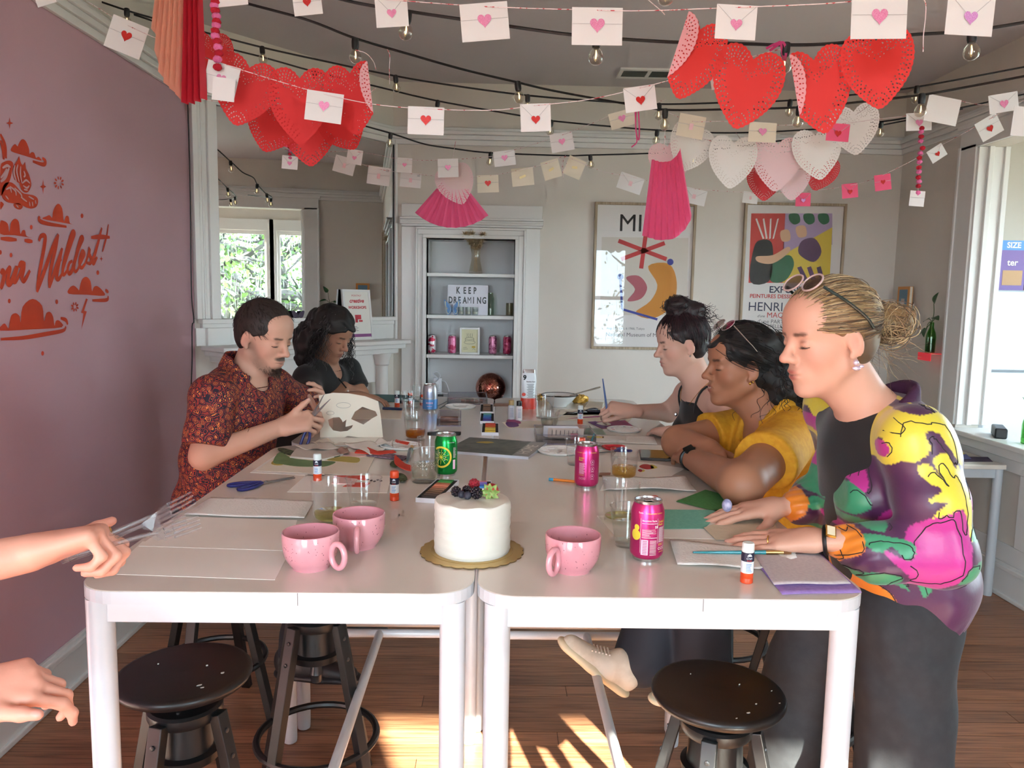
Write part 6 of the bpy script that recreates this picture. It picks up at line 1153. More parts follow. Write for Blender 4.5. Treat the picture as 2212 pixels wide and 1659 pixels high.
for a in(('tilted blank envelope leftmost on the lowest garland over the mirror',744,357,2.6,44,34,'v','w','t',-0.25),('white envelope with pink tape and stamp over the mirror',818,380,2.55,47,37,'stamp','w','t',-0.12),('pale stamped envelope just right of the mirror edge',887,389,2.5,44,30,'stamp','w','t',-0.08),('cream envelope with red heart right of the pleated fan',1054,397,2.5,45,36,'band','c','r',0.06),('cream envelope with gold tape first of four',1129,382,2.5,46,37,'back','c','g',0.12),('cream envelope with gold tape left of the twine knot',1191,366,2.5,38,38,'back','c','g',0.3),('cream envelope with gold tape right of the twine knot',1241,362,2.5,38,40,'back','c','g',-0.38),('grey-white tilted envelope above the first poster',1362,396,2.5,52,34,'v','w','t',-0.3),('grey-white envelope right of the hot pink fan',1499,424,2.5,52,32,'v','w','t',-0.2),('small pale envelope above the second poster',1621,427,2.5,32,24,'back','w','t',-0.1),('hot pink envelope with lilac heart above the second poster',1735,431,2.48,32,28,'v','p','l',0.02),('hot pink envelope with a red sticker right of the lilac one',1836,412,2.45,34,30,'v','p','r',0.12),('hot pink envelope with red heart highest on the lowest garland',1907,394,2.4,35,33,'band','p','r',0.16),('small white tilted envelope with dark red heart near the right opening',2024,331,2.3,36,28,'v','w','r',0.6),('white tilted envelope with dark red heart high by the right opening',2137,275,2.2,50,42,'stamp','w','r',0.55)):
 envelope(*a[:10],group=GE4)
envelope('white envelope under the right pom-pom strand',1981,429,1.55,32,32,'band','w','p',-0.05,sy=0.3,group='envelopes on the pale heart garland')
envelope('pink envelope half hidden behind the left red doilies',618,308,2.0,40,18,'back','p','n',-0.3,group=GE3);envelope('white envelope tip showing below the left red doilies',512,246,1.465,40,26,'back','w','n',-0.5,group=GE3)
# light strings
m_cable=M('cable_black',(14,14,15),0.5);m_bulb=MG('bulb_glass',(240,237,228),2.2);m_fil=M('warm_filament',(255,236,200),0.4,emit=((255,214,140),3.0))
def light_string(label,pts,bulbs,rr=0.0042):
 P=[bp(x,y,Y)for x,y,Y in pts];b0=P[len(P)//2];t=thing('string_lights',label,'string lights',b0,0,'black cable light strings')
 part('cable',G().tube(smooth_path(P,8),rr,6),m_cable,t,smooth=True,world=True)
 for x,y,Y in bulbs:
  q=bp(x,y,Y)-b0;tl=rotx(random.uniform(-.12,.12))@roty(random.uniform(-.14,.14))
  s_=part('socket',G().lathe([(0.007,0.004),(0.0105,0.002),(0.0115,-0.006),(0.0115,-0.022),(0.0095,-0.03),(0,-0.03)],12,cap1=False).xf(tl,q),m_cable,t,smooth=True,ang=50)
  part('bulb',G().lathe([(0.008,-0.029),(0.0105,-0.034),(0.0165,-0.041),(0.0195,-0.050),(0.0195,-0.057),(0.016,-0.066),(0.009,-0.0715),(0,-0.073)],18,cap0=False,cap1=False).xf(tl,q),m_bulb,s_,smooth=True)
  part('filament',G().tube([(0,0,-0.036),(0.001,0,-0.047),(0,0,-0.058)],[0.001,0.0022,0.0014],8).xf(tl,q),m_fil,s_,smooth=True)
light_string('front light string dipping behind the front red doilies',[(560,-60,0.95),(735,-2,0.9),(880,24,0.86),(1000,42,0.82),(1235,75,0.76),(1435,90,0.74),(1560,93,0.74),(1690,97,0.74),(1800,94,0.73),(1960,76,0.72),(2100,66,0.71),(2300,34,0.68)],[(881,27,0.86),(1289,78,0.755),(1698,95,0.74),(2100,66,0.71)])
light_string('nearest light string mostly above the picture with one bulb showing',[(1000,-90,0.55),(1300,-70,0.53),(1440,-62,0.52),(1700,-80,0.5)],[(1439,-62,0.52)])
light_string('light string descending from the top left to the middle and on to the right',[(430,-30,1.25),(500,-2,1.22),(660,42,1.2),(765,82,1.25),(880,116,1.35),(1000,150,1.45),(1118,178,1.55),(1200,197,1.6),(1345,223,1.62),(1437,237,1.6),(1580,236,1.55),(1725,232,1.5),(1850,221,1.42),(1990,205,1.35),(2110,184,1.3),(2300,148,1.2)],[(767,85,1.25),(1118,178,1.55),(1437,237,1.6),(1727,231,1.5),(1992,204,1.35)])
light_string('third light string crossing from the pink wall to the right edge',[(195,-4,2.1),(272,22,2.1),(326,38,2.15),(443,70,2.2),(565,102,2.25),(700,132,2.3),(853,164,2.35),(980,185,2.38),(1138,206,2.4),(1300,219,2.4),(1424,225,2.4),(1560,222,2.38),(1706,217,2.35),(1850,204,2.3),(1980,188,2.25),(2300,128,2.1)],[(274,20,2.1),(566,102,2.25),(854,164,2.35),(1140,206,2.4),(1424,225,2.4),(1707,217,2.35),(1981,187,2.25)])
light_string('fourth light string above the niche and pale heart row',[(190,0,2.35),(326,44,2.4),(468,97,2.5),(573,125,2.55),(680,155,2.6),(818,188,2.65),(945,218,2.7),(1125,250,2.72),(1192,261,2.74),(1350,276,2.75),(1420,281,2.75),(1566,287,2.75),(1750,280,2.7),(1893,264,2.6),(1956,255,2.5),(2080,232,2.4),(2300,185,2.3)],[(680,155,2.6),(946,218,2.7),(1191,261,2.74),(1420,281,2.75),(1660,286,2.72),(1904,263,2.6)])
light_string('lowest light string in front of the mirror and the niche',[(420,168,2.5),(580,215,2.7),(700,248,2.9),(844,288,3.0),(916,311,3.05),(980,321,3.1),(1059,330,3.1),(1217,336,3.1),(1275,335,3.1),(1408,331,3.1),(1550,322,3.05),(1712,300,3.0),(1900,271,2.9),(2080,235,2.7)],[(844,288,3.0),(1060,330,3.1),(1275,335,3.1),(1500,326,3.07)])
# pom-pom strands
m_pomr=M('pom_red',(196,24,48),0.95,bump=(400,1.0,0.004));m_pomp=M('pom_pink',(240,120,176),0.95,bump=(400,1.0,0.004))
def poms(label,pts,Y,cols,r):
 P=[bp(x,y,Y)for x,y in pts];t=thing('pom_pom_strand',label,'garland',P[0],0,'pom-pom strands');part('thread',G().tube(P,0.0007,5),m_paper,t,world=True)
 for q,c_ in zip(P,cols):
  g=G().ball((0,0,0),r,14,9);V=np.array(g.v);V*=1+np.random.uniform(-.1,.1,(len(V),1));V[:,2]*=0.82;g.v=[tuple(v)for v in V+q];part('pom',g,m_pomr if c_=='r'else m_pomp,t,smooth=True,world=True)
poms('pom-pom strand hanging beside the peach fan',[(463,-8),(465,4),(463,13),(465,23),(467,35),(468,46),(467,55),(465,67),(465,78),(469,90),(471,102),(473,115),(470,128),(470,145)],1.0,'prpr'+'prprprprpr',0.0125)
poms('pom-pom strand hanging under an envelope on the right',[(1991,277),(1990,285),(1990,295),(1989,305),(1993,320),(1988,331),(1986,341),(1986,350),(1985,362),(1985,371),(1984,383),(1985,392),(1984,402),(1983,416)],1.55,'rprprprprprprp',0.0095)
poms('short pom-pom strand showing below the left red doilies',[(625,318),(626,326),(626,333),(627,341)],2.0,'rprp',0.0075)
# pleated paper fans
def fan(label,pivot,Y,rad,a0,a1,n_,depth,mats,yaw=0.0,u0=0.04,rads=None,jag=0.0,group='pleated paper fans'):
 c_,R_=hang_frame(pivot[0],pivot[1],Y,0,yaw);k=1/ppm(Y);t=thing('paper_fan',label,'paper fan',c_,0,group,rot=R_);V=[]
 for i in range(n_+1):
  a=math.radians(a0+(a1-a0)*i/n_);rr=(rad if rads is None else np.interp(i/n_,rads[0],rads[1]))*k*(1+jag*random.uniform(-1,1));zz=depth if i%2 else-depth
  for u in(u0,(1+u0)/2,1.0):V.append((rr*u*math.cos(a),rr*u*math.sin(a),zz*u))
 for i in range(n_):
  j=i*3;mt=mats[min(len(mats)-1,int(i*len(mats)/n_))];part('pleat',G().add([V[j],V[j+1],V[j+2],V[j+3],V[j+4],V[j+5]],[(0,3,4,1),(1,4,5,2)]),mt,t)
 return t
m_hp=two_sided('paper_hot_pink',(255,112,158),(255,112,158),0.6,0.35);m_pe=two_sided('paper_peach',(255,198,172),(255,198,172),0.6,0.35);m_rp=two_sided('paper_red',(216,48,66),(216,48,66),0.6,0.15)
fan('pleated hot pink fan spread below the envelopes near the niche',(978,368),2.4,118,-132,-50,18,0.012,[m_hp])
fan('tall narrow hot pink fan hanging in front of the first poster',(1436,120),1.72,190,-95,-77.5,16,0.011,[m_hp],u0=.57,rads=([0,.3,.6,.85,1],[368,376,374,354,330]))
fan('large peach and red pleated fan hanging by the pink wall',(410,-620),1.0,372,-99.2,-89.2,20,0.016,[m_pe,m_pe,m_pe,m_rp,m_rp],u0=.62,rads=([0,.1,.2,.35,.58,0.62,.8,1],[592,610,672,702,725,738,736,726]))
# ribbons and loose twine ends
m_rib=two_sided('ribbon_magenta',(196,40,110),(196,40,110),0.4,0.1)
def ribbon(label,pts,Y,w=0.006):
 P=smooth_path([bp(x,y,Y)for x,y in pts],6);V=[]
 for i,q in enumerate(P):d=P[min(i+1,len(P)-1)]-P[max(i-1,0)];n_=nrm(np.cross(d,[0.2,1,0.1]))*w/2;V+=[q-n_,q+n_]
 tag(part('ribbon',G().add(V,[(2*i,2*i+1,2*i+3,2*i+2)for i in range(len(P)-1)]),m_rib,None,smooth=True),label,'ribbon','magenta ribbons')
ribbon('magenta ribbon bow loops tied over the front cable',[(1655,105),(1668,98),(1680,93),(1686,92),(1690,112),(1693,130)],0.735);ribbon('second magenta ribbon loop knotted at the same bow',[(1662,110),(1682,96),(1692,92),(1698,108),(1696,132)],0.73)
ribbon('magenta ribbon hanging in a long loop left of the front red doilies',[(1374,240),(1373,262),(1375,290),(1380,302),(1381,275),(1379,240)],1.5,0.005);ribbon('thin magenta ribbon tail with a bent end',[(1372,240),(1373,270),(1375,295),(1375,308),(1364,318)],1.49,0.004)
for lb,P,Y in(('loose striped twine end hanging near the top right envelope',[(1984,-10),(1999,5),(1999,40),(1995,75),(1994,112)],0.40),('striped twine tying the upper left red doily to the cable',[(768,108),(790,115),(806,132),(812,150)],1.1),('loose striped twine tail left of centre below the cable',[(836,106),(842,120),(841,150),(842,182)],1.2),('striped twine bundle knotted between gold-taped envelopes',[(1222,335),(1216,350),(1218,368),(1224,350),(1214,345),(1217,385)],2.5),('striped twine holding the hot pink fan to a bulb',[(1436,238),(1437,260),(1436,300),(1434,332)],1.62),('twine holding the pleated fan to the lowest light string',[(985,300),(980,330),(978,352),(978,385)],2.4),('striped twine end tied at the first front red doily',[(1395,-5),(1410,8),(1430,25),(1436,32)],0.62)):
 twine(lb,P,Y,r=0.001)
for lb,P in(('striped twine stringing the lower left red doilies',[(440,215,1.5),(590,240,1.43),(668,262,1.46),(742,244,1.43),(812,190,1.35)]),('striped twine stringing the pale heart row',[(1434,290,1.75),(1450,312,1.8),(1490,292,1.805),(1582,318,1.805),(1678,322,1.825),(1766,300,1.805),(1846,250,1.785),(1893,215,1.6)]),('twine stringing the hearts behind the pale row',[(1590,287,2.7),(1652,372,2.055),(1712,366,2.03),(1772,352,2.055),(1850,270,2.6)]),('thread tying the short pom-pom strand to the lowest light string',[(626,318,2.0),(618,228,2.75)]),('thread tying the right pom-pom strand to its twine',[(1991,277,1.55),(1988,246,1.6)])):
 twine(lb,[q[:2]for q in P],[q[2]for q in P],r=0.001)
# ------------------------------------------------------------------ people: smooth bodies grown from distance fields
class SDF:
 def __init__(s):s.ops=[]
 def ell(s,c,r,k=0.012,rot=None,sub=False):
  c=np.array(c,float);r=np.array(r,float);R_=np.eye(3)if rot is None else np.asarray(rot,float)
  e=np.sqrt(((R_*r)**2).sum(1));s.ops.append(('e',k,sub,c-e,c+e,(c,r,R_)));return s
 def cap(s,a,b,ra,rb,k=0.012,sub=False,fl=None):
  a=np.array(a,float);b=np.array(b,float);m_=max(ra,rb)*(1 if fl is None else max(1,fl[1]))
  s.ops.append(('c',k,sub,np.minimum(a,b)-m_,np.maximum(a,b)+m_,(a,b,ra,rb,fl)));return s
 def chain(s,pts,rads,k=0.012,fl=None):
  for i in range(len(pts)-1):s.cap(pts[i],pts[i+1],rads[i],rads[i+1],k,False,fl)
  return s
 def cut(s,p,n):s.ops.append(('p',0,False,None,None,(np.array(p,float),nrm(n))));return s
 def group(s,T,k=.015):l,h=T.bounds(0);s.ops.append(('g',k,False,l,h,T));return s
 def wave(s,fn):s.ops.append(('w',0,False,None,None,fn));return s
 def field(s,lo,hi,vx):
  ax=[np.arange(lo[i],hi[i]+vx,vx)for i in range(3)];F=np.full([len(a)for a in ax],0.5,np.float32)
  for ty,k,sub,l,h,d in s.ops:
   if ty=='p':F=np.maximum(F,(ax[0][:,None,None]-d[0][0])*d[1][0]+(ax[1][None,:,None]-d[0][1])*d[1][1]+(ax[2][None,None,:]-d[0][2])*d[1][2]).astype(np.float32);continue
   if ty=='g':
    T=d;l,h=T.bounds(.03);sl=[slice(max(0,np.searchsorted(ax[i],l[i])),np.searchsorted(ax[i],h[i]))for i in range(3)]
    if any(q.stop-q.start<2 for q in sl):continue
    D=T.field([ax[i][sl[i].start]for i in range(3)],[ax[i][sl[i].stop-1]-vx*.5 for i in range(3)],vx);n3=[min(D.shape[i],sl[i].stop-sl[i].start)for i in range(3)];sl=tuple(slice(sl[i].start,sl[i].start+n3[i])for i in range(3));D=D[:n3[0],:n3[1],:n3[2]];f=F[sl];h_=np.clip(.5+.5*(D-f)/k,0,1);F[sl]=D+(f-D)*h_-k*h_*(1-h_);continue
   if ty=='w':F=F+d(ax[0][:,None,None],ax[1][None,:,None],ax[2][None,None,:]).astype(np.float32);continue
   mg=k+2.5*vx+0.004;sl=[]
   for i in range(3):
    a=np.searchsorted(ax[i],l[i]-mg);b=np.searchsorted(ax[i],h[i]+mg);sl.append(slice(a,b))
   if any(q.stop<=q.start for q in sl):continue
   X,Y,Z=ax[0][sl[0]][:,None,None],ax[1][sl[1]][None,:,None],ax[2][sl[2]][None,None,:]
   if ty=='e':
    c,r,R_=d;x,y,z=X-c[0],Y-c[1],Z-c[2]
    q=[(R_[0,i]*x+R_[1,i]*y+R_[2,i]*z)/r[i]for i in range(3)];k0=np.sqrt(q[0]**2+q[1]**2+q[2]**2)+1e-9
    k1=np.sqrt((q[0]/r[0])**2+(q[1]/r[1])**2+(q[2]/r[2])**2)+1e-9;D=k0*(k0-1)/k1
   else:
    a,b,ra,rb,fl=d;ab=b-a;L2=ab@ab+1e-12;x,y,z=X-a[0],Y-a[1],Z-a[2];t=np.clip((x*ab[0]+y*ab[1]+z*ab[2])/L2,0,1)
    x,y,z=x-ab[0]*t,y-ab[1]*t,z-ab[2]*t
    if fl is not None:
     n_=nrm(fl[0]);pr=(x*n_[0]+y*n_[1]+z*n_[2])*(1/fl[1]-1);x,y,z=x+pr*n_[0],y+pr*n_[1],z+pr*n_[2]
    D=np.sqrt(x*x+y*y+z*z)-(ra+(rb-ra)*t)
   f=F[tuple(sl)]
   if sub:
    D=-D;h_=np.clip(0.5+0.5*(D-f)/max(k,1e-6),0,1)if k>0 else(D>f);F[tuple(sl)]=f+(D-f)*h_+(k*h_*(1-h_)if k>0 else 0)
   else:
    if k>0:h_=np.clip(0.5+0.5*(D-f)/k,0,1);F[tuple(sl)]=D+(f-D)*h_-k*h_*(1-h_)
    else:F[tuple(sl)]=np.minimum(f,D)
  return F
 def bounds(s,pad=0.02):
  L_=[o[3]for o in s.ops if o[3]is not None and not o[2]];H_=[o[4]for o in s.ops if o[4]is not None and not o[2]];return np.min(L_,0)-pad,np.max(H_,0)+pad
 def mesh(s,tiles):
  """tiles: list of (lo, hi, voxel), finest first; coarser tiles leave out what finer ones cover"""
  VV=[];FF=[];off=0;done=[]
  for lo,hi,vx in tiles:
   F=s.field(np.array(lo,float),np.array(hi,float),vx);V,Q=surfnet(F,np.array(lo,float),vx)
   if len(Q)==0:continue
   ce=V[Q].mean(1);keep=np.ones(len(Q),bool)
   for l,h in done:keep&=~np.all((ce>np.array(l)+vx*0.6)&(ce<np.array(h)-vx*0.6),1)
   Q=Q[keep];us,inv=np.unique(Q,return_inverse=True);VV.append(V[us]);FF.append(inv.reshape(Q.shape)+off);off+=len(us);done.append((lo,hi))
  return np.concatenate(VV),np.concatenate(FF)
def surfnet(F,lo,vx):
 S=F<0;nx,ny,nz=F.shape;c=np.zeros((nx-1,ny-1,nz-1),np.uint8)
 for i in(0,1):
  for j in(0,1):
   for k in(0,1):c+=S[i:nx-1+i,j:ny-1+j,k:nz-1+k]
 act=(c>0)&(c<8);ijk=np.argwhere(act);n_=len(ijk);idm=np.full(c.shape,-1,np.int32);idm[act]=np.arange(n_)
 if n_==0:return np.zeros((0,3)),np.zeros((0,4),int)
 cor=[(i,j,k)for i in(0,1)for j in(0,1)for k in(0,1)];fv=[F[ijk[:,0]+a,ijk[:,1]+b,ijk[:,2]+d]for a,b,d in cor];acc=np.zeros((n_,3));cnt=np.zeros(n_)
 for p in range(8):
  for q in range(p+1,8):
   if sum(abs(cor[p][z]-cor[q][z])for z in range(3))!=1:continue
   mk=(fv[p]<0)!=(fv[q]<0);den=fv[p]-fv[q];t=np.where(mk,fv[p]/np.where(den==0,1,den),0)
   a=np.array(cor[p],float);b=np.array(cor[q],float);acc+=np.where(mk[:,None],a+t[:,None]*(b-a),0);cnt+=mk
 V=lo+vx*(ijk+acc/cnt[:,None]);QS=[]
 for axn in range(3):
  sl0=[slice(1,-1)]*3;sl1=[slice(1,-1)]*3;sl0[axn]=slice(0,-1);sl1[axn]=slice(1,None);A=S[tuple(sl0)];B=S[tuple(sl1)];e=np.argwhere(A!=B)
  if len(e)==0:continue
  fl=A[e[:,0],e[:,1],e[:,2]];e=e.copy()
  for d in range(3):
   if d!=axn:e[:,d]+=1
  u,v=(axn+1)%3,(axn+2)%3
  def cell(du,dv):
   q=e.copy();q[:,u]+=du;q[:,v]+=dv;return idm[q[:,0],q[:,1],q[:,2]]
  Q=np.stack([cell(-1,-1),cell(0,-1),cell(0,0),cell(-1,0)],1);Q[~fl]=Q[~fl][:,::-1];QS.append(Q[(Q>=0).all(1)])
 return V,np.concatenate(QS)
def np_mesh(name,V,Q,mt,col=None,parent=None,smooth=True,label=None):
 if parent is not None:V=V-np.array(parent.location)
 me=bpy.data.meshes.new(name);me.vertices.add(len(V));me.vertices.foreach_set('co',np.asarray(V,np.float32).ravel());k=Q.shape[1]
 me.loops.add(len(Q)*k);me.loops.foreach_set('vertex_index',np.asarray(Q,np.int32).ravel());me.polygons.add(len(Q));me.polygons.foreach_set('loop_start',np.arange(len(Q),dtype=np.int32)*k)
 try:me.polygons.foreach_set('loop_total',np.full(len(Q),k,np.int32))
 except Exception:pass
 if col is not None:
  at=me.attributes.new('Col','FLOAT_COLOR','POINT');at.data.foreach_set('color',np.concatenate([col,np.ones((len(col),1))],1).astype(np.float32).ravel())
 me.materials.append(mt);me.update(calc_edges=True);me.polygons.foreach_set('use_smooth',[smooth]*len(me.polygons));me.validate();o=obj(name,me,parent)
 if label:o['label']=label
 return o
def relax(V,Q,n_=1,lam=0.5):
 for _ in range(n_):
  A=np.zeros_like(V);C=np.zeros(len(V))
  for a,b in((0,1),(1,2),(2,3),(3,0)):
   np.add.at(A,Q[:,a],V[Q[:,b]]);np.add.at(A,Q[:,b],V[Q[:,a]]);np.add.at(C,Q[:,a],1);np.add.at(C,Q[:,b],1)
  V=V+lam*(A/np.maximum(C,1)[:,None]-V)
 return V
def paint(V,base,spots):
 C=np.tile(np.array(lin(base)[:3]),(len(V),1))
 for c,r,R_,rgb,st,soft in spots:
  d=np.sqrt((((V-np.array(c))@R_/np.array(r))**2).sum(1));w=np.clip((1-d)/soft,0,1)*st;C+=(np.array(lin(rgb)[:3])-C)*w[:,None]
 return C
def skin_mat(name,rough=0.48):return M(name,(200,150,130),rough,attr='Col',sss=0.0,bump=(260,0.08,0.001),spec=0.4)
def face_bits(H,par,rnd,brow,lash=(26,18,16),n_=46):
 g=G();pa=[]
 for y in(-1,1):
  g.tube([H.P(.0718+.0109*math.cos(t),y*(.031+.0130*math.sin(t)),-.0012-.0012*math.cos(t))for t in np.linspace(-1.35,1.35,11)],.0009*H.s,5)
 part('eyelashes',g,M('eyelash',lash,.6),par,world=True)
def drape(pts,body,c,off=.003):
 V=np.array([v.co for v in body.data.vertices])+np.array(body.parent.location);out=[]
 for p in smooth_path(pts,6):
  d=nrm(p-np.array(c));w=V-np.array(c);t=w@d;r=np.linalg.norm(w-t[:,None]*d,axis=1);m_=(r<.008)&(t>0)&(t<.15);out.append(np.array(c)+d*((t[m_].max()if m_.any()else np.linalg.norm(p-np.array(c)))+off))
 return out
class Head:
 def __init__(s,o,f,up,sc=1.0):
  s.o=np.array(o,float);s.s=sc;s.hl=.104;s.f=nrm(f);s.l=nrm(np.cross(up,s.f));s.u=np.cross(s.f,s.l);s.R=np.stack([s.f,s.l,s.u],1)
 def P(s,x,y=0.0,z=0.0):return s.o+s.s*(s.f*x+s.l*y+s.u*z)
 def loc(s,V):return(V-s.o)@s.R/s.s
 def build(s,S,male=False,nose=1.0,jaw=1.0,smile=0.0,plump=0.0):
  e=lambda c,r,k,sub=False:S.ell(s.P(*c),np.array(r)*s.s,k*s.s,s.R,sub);c_=lambda a,b,ra,rb,k,sub=False:S.cap(s.P(*a),s.P(*b),ra*s.s,rb*s.s,k*s.s,sub)
  e((-.012,0,.035),(.094,.073,.086),0.0);e((.026,0,-.025),(.060,.055+plump,.082),.03);e((.045,0,.055),(.041,.056,.045),.03)
  for y in(-1,1):
   e((.046,y*(.033+plump*.5),-.024),(.026,.021+plump,.028),.02);c_((-.005,y*(.047*jaw+plump),-.052),(.06,y*.012*jaw,-.092),.016,.015,.025);e((.073,y*.024,.025),(.011,.021,.0075),.012)
  e((.071,0,-.094),(.0165,.019*jaw,.016),.015)
  for y in(-1,1):e((.098,y*.031,.008),(.0165,.018,.0125),.012,True)
  for y in(-1,1):e((.0715,y*.031,.0045),(.0125,.0148,.0115),.004)
  c_((.081,0,.020),(.100*1+.003*nose,0,-.018),.0068,.0098,.010);e((.1035+.0025*nose,0,-.0225),(.011*nose,.0105,.0095),.008)
  for y in(-1,1):e((.094,y*.0115,-.027),(.0105,.0068,.008),.006);e((.101,y*.0058,-.0345),(.0048,.0034,.003),.002,True)
  e((.073,0,-.058),(.021,.029,.025),.015)
  e((.0885,0,-.0525),(.0085,.0215+smile*.004,.0052),.005);e((.0868,0,-.0648),(.009,.0185+smile*.004,.0062),.005)
  for y in(-1,1):c_((.0978,0,-.0588),(.0865,y*(.023+smile*.005),-.0585+smile*.006),.0021,.0017,.002,True)
  for y in(-1,1):
   Rr=s.R@rotz(-y*0.30)@roty(0.18);S.ell(s.P(-.008,y*.0745,-.003),np.array((.0165,.0065,.031))*s.s,.006*s.s,Rr);S.ell(s.P(-.002,y*.0825,.0),np.array((.0095,.006,.018))*s.s,.005*s.s,Rr,True);e((.0,y*.073,-.03),(.008,.005,.008),.006)
 def tones(s,lip=(176,92,88),brow=(60,42,34),lash=(40,26,24),cheek=(206,128,112),beard=None,browst=.8,lipst=.75):
  T=[];R_=s.R;q=lambda c,r,rgb,st,soft:T.append((s.P(*c),np.array(r)*s.s,R_,rgb,st,soft))
  for y in(-1,1):q((.055,y*.045,-.025),(.035,.03,.03),cheek,.35,1.0)
  q((.11,0,-.022),(.02,.016,.014),cheek,.4,1.0)
  for y in(-1,1):q((-.008,y*.078,-.003),(.022,.014,.034),cheek,.35,.9)
  if beard:
   q((.072,0,-.094),(.04,.036,.03),beard,.95,.5);q((.09,0,-.0445),(.02,.032,.009),beard,.95,.4)
   lb_=[min(255,int(c*1.5+22))for c in beard]
   for y in(-1,1):
    for a in np.linspace(0,1,7):q((.004+.062*a,y*(.062-.04*a*a),-.012-.085*a**.8),(.028,.03,.028),lb_,.5,.8)
  q((.092,0,-.0525),(.012,.021,.0058),lip,lipst,.5);q((.092,0,-.0648),(.012,.0185,.0068),lip,lipst,.5);q((.095,0,-.0588),(.010,.024,.0018),(96,44,42),.8,.7)  # last spot puts the shade between the lips into their colour
  for y in(-1,1):
   q((.084,y*.036,.0265),(.013,.015,.0052),brow,browst,.5);q((.086,y*.021,.0255),(.012,.012,.0058),brow,browst,.5);q((.083,y*.031,-.0022),(.012,.0145,.0036),lash,.95,.5);q((.08,y*.031,.011),(.012,.014,.0025),(120,76,64),.5,.8);q((.088,y*.031,.014),(.012,.015,.004),(150,100,84),.3,1.0)  # last two spots put lid-crease and socket shade into the skin colour
   q((.1005,y*.0058,-.0345),(.006,.0045,.0036),(70,36,32),.8,.6)  # shade inside the nostrils is put into the skin colour
  return T
 CR=(-.012,0,.035);RR=(.094,.073,.086)
 def hair_ok(s,q,low=-.062):return not((q[0]-.128)**2/.0925**2+(q[1]/.34)**2+(q[2]+.03)**2/s.hl**2<1 or((q[0]-.065)/.09)**2+((q[2]+.07)/.10)**2<1 or q[2]<low or(abs(q[1])>.05 and-.02<q[0]<.03 and q[2]<.022))
 def cap_hair(s,S,th=.008,low=-.06,ear=True):
  S.ell(s.P(*s.CR),(np.array(s.RR)+th)*s.s,0.0,s.R);S.ell(s.P(-.035,0,-.012),np.array((.066,.062+th*.6,.062))*s.s,.02,s.R)
  S.ell(s.P(.128,0,-.03),np.array((.0925,.34,s.hl))*s.s,.006,s.R,True);S.ell(s.P(.065,0,-.07),np.array((.09,.34,.10))*s.s,.006,s.R,True)
  if ear:
   for y in(-1,1):S.ell(s.P(-.004,y*.085,-.008),np.array((.026,.03,.032))*s.s,.006,s.R,True)
 def scalp(s,rnd,low=-.062):
  while True:
   d=nrm(rnd.normal(size=3));q=np.array(s.CR)+np.array(s.RR)*d
   if s.hair_ok(q,low):return d
def strands(name,paths,rad,mt,cols,parent,taper=True,n3=3):
 """paths (S,N,3): many fine tubes in one mesh"""
 Pn=np.asarray(paths);S_,N_,_=Pn.shape;T=np.zeros_like(Pn);T[:,1:-1]=Pn[:,2:]-Pn[:,:-2];T[:,0]=Pn[:,1]-Pn[:,0];T[:,-1]=Pn[:,-1]-Pn[:,-2];T/=np.linalg.norm(T,axis=2,keepdims=True)+1e-9
 ref=np.array([0.31,0.52,0.79]);A=np.cross(T,ref);A/=np.linalg.norm(A,axis=2,keepdims=True)+1e-9;B=np.cross(T,A);r=(np.linspace(1,.45,N_)if taper else np.ones(N_))[None,:,None]*(np.asarray(rad).reshape(-1,1,1))
 V=np.stack([Pn+r*(A*math.cos(2*PI*j/n3)+B*math.sin(2*PI*j/n3))for j in range(n3)],2);idx=np.arange(S_*N_*n3).reshape(S_,N_,n3);Q=[]
 for j in range(n3):k=(j+1)%n3;Q.append(np.stack([idx[:,:-1,j],idx[:,:-1,k],idx[:,1:,k],idx[:,1:,j]],-1).reshape(-1,4))
 C=np.repeat(np.asarray(cols),N_*n3,0);o=np_mesh(name,V.reshape(-1,3),np.concatenate(Q),mt,C,parent);o['kind']='stuff';return o
def hair_mat(name,rough=0.42):return M(name,(60,40,30),rough,attr='Col',spec=0.45)
def tones_rand(rnd,n_,cols,jit=0.18):
 C=np.array([lin(c)[:3]for c in cols]);i=rnd.randint(0,len(cols),n_);return C[i]*(1+rnd.uniform(-jit,jit,(n_,1)))
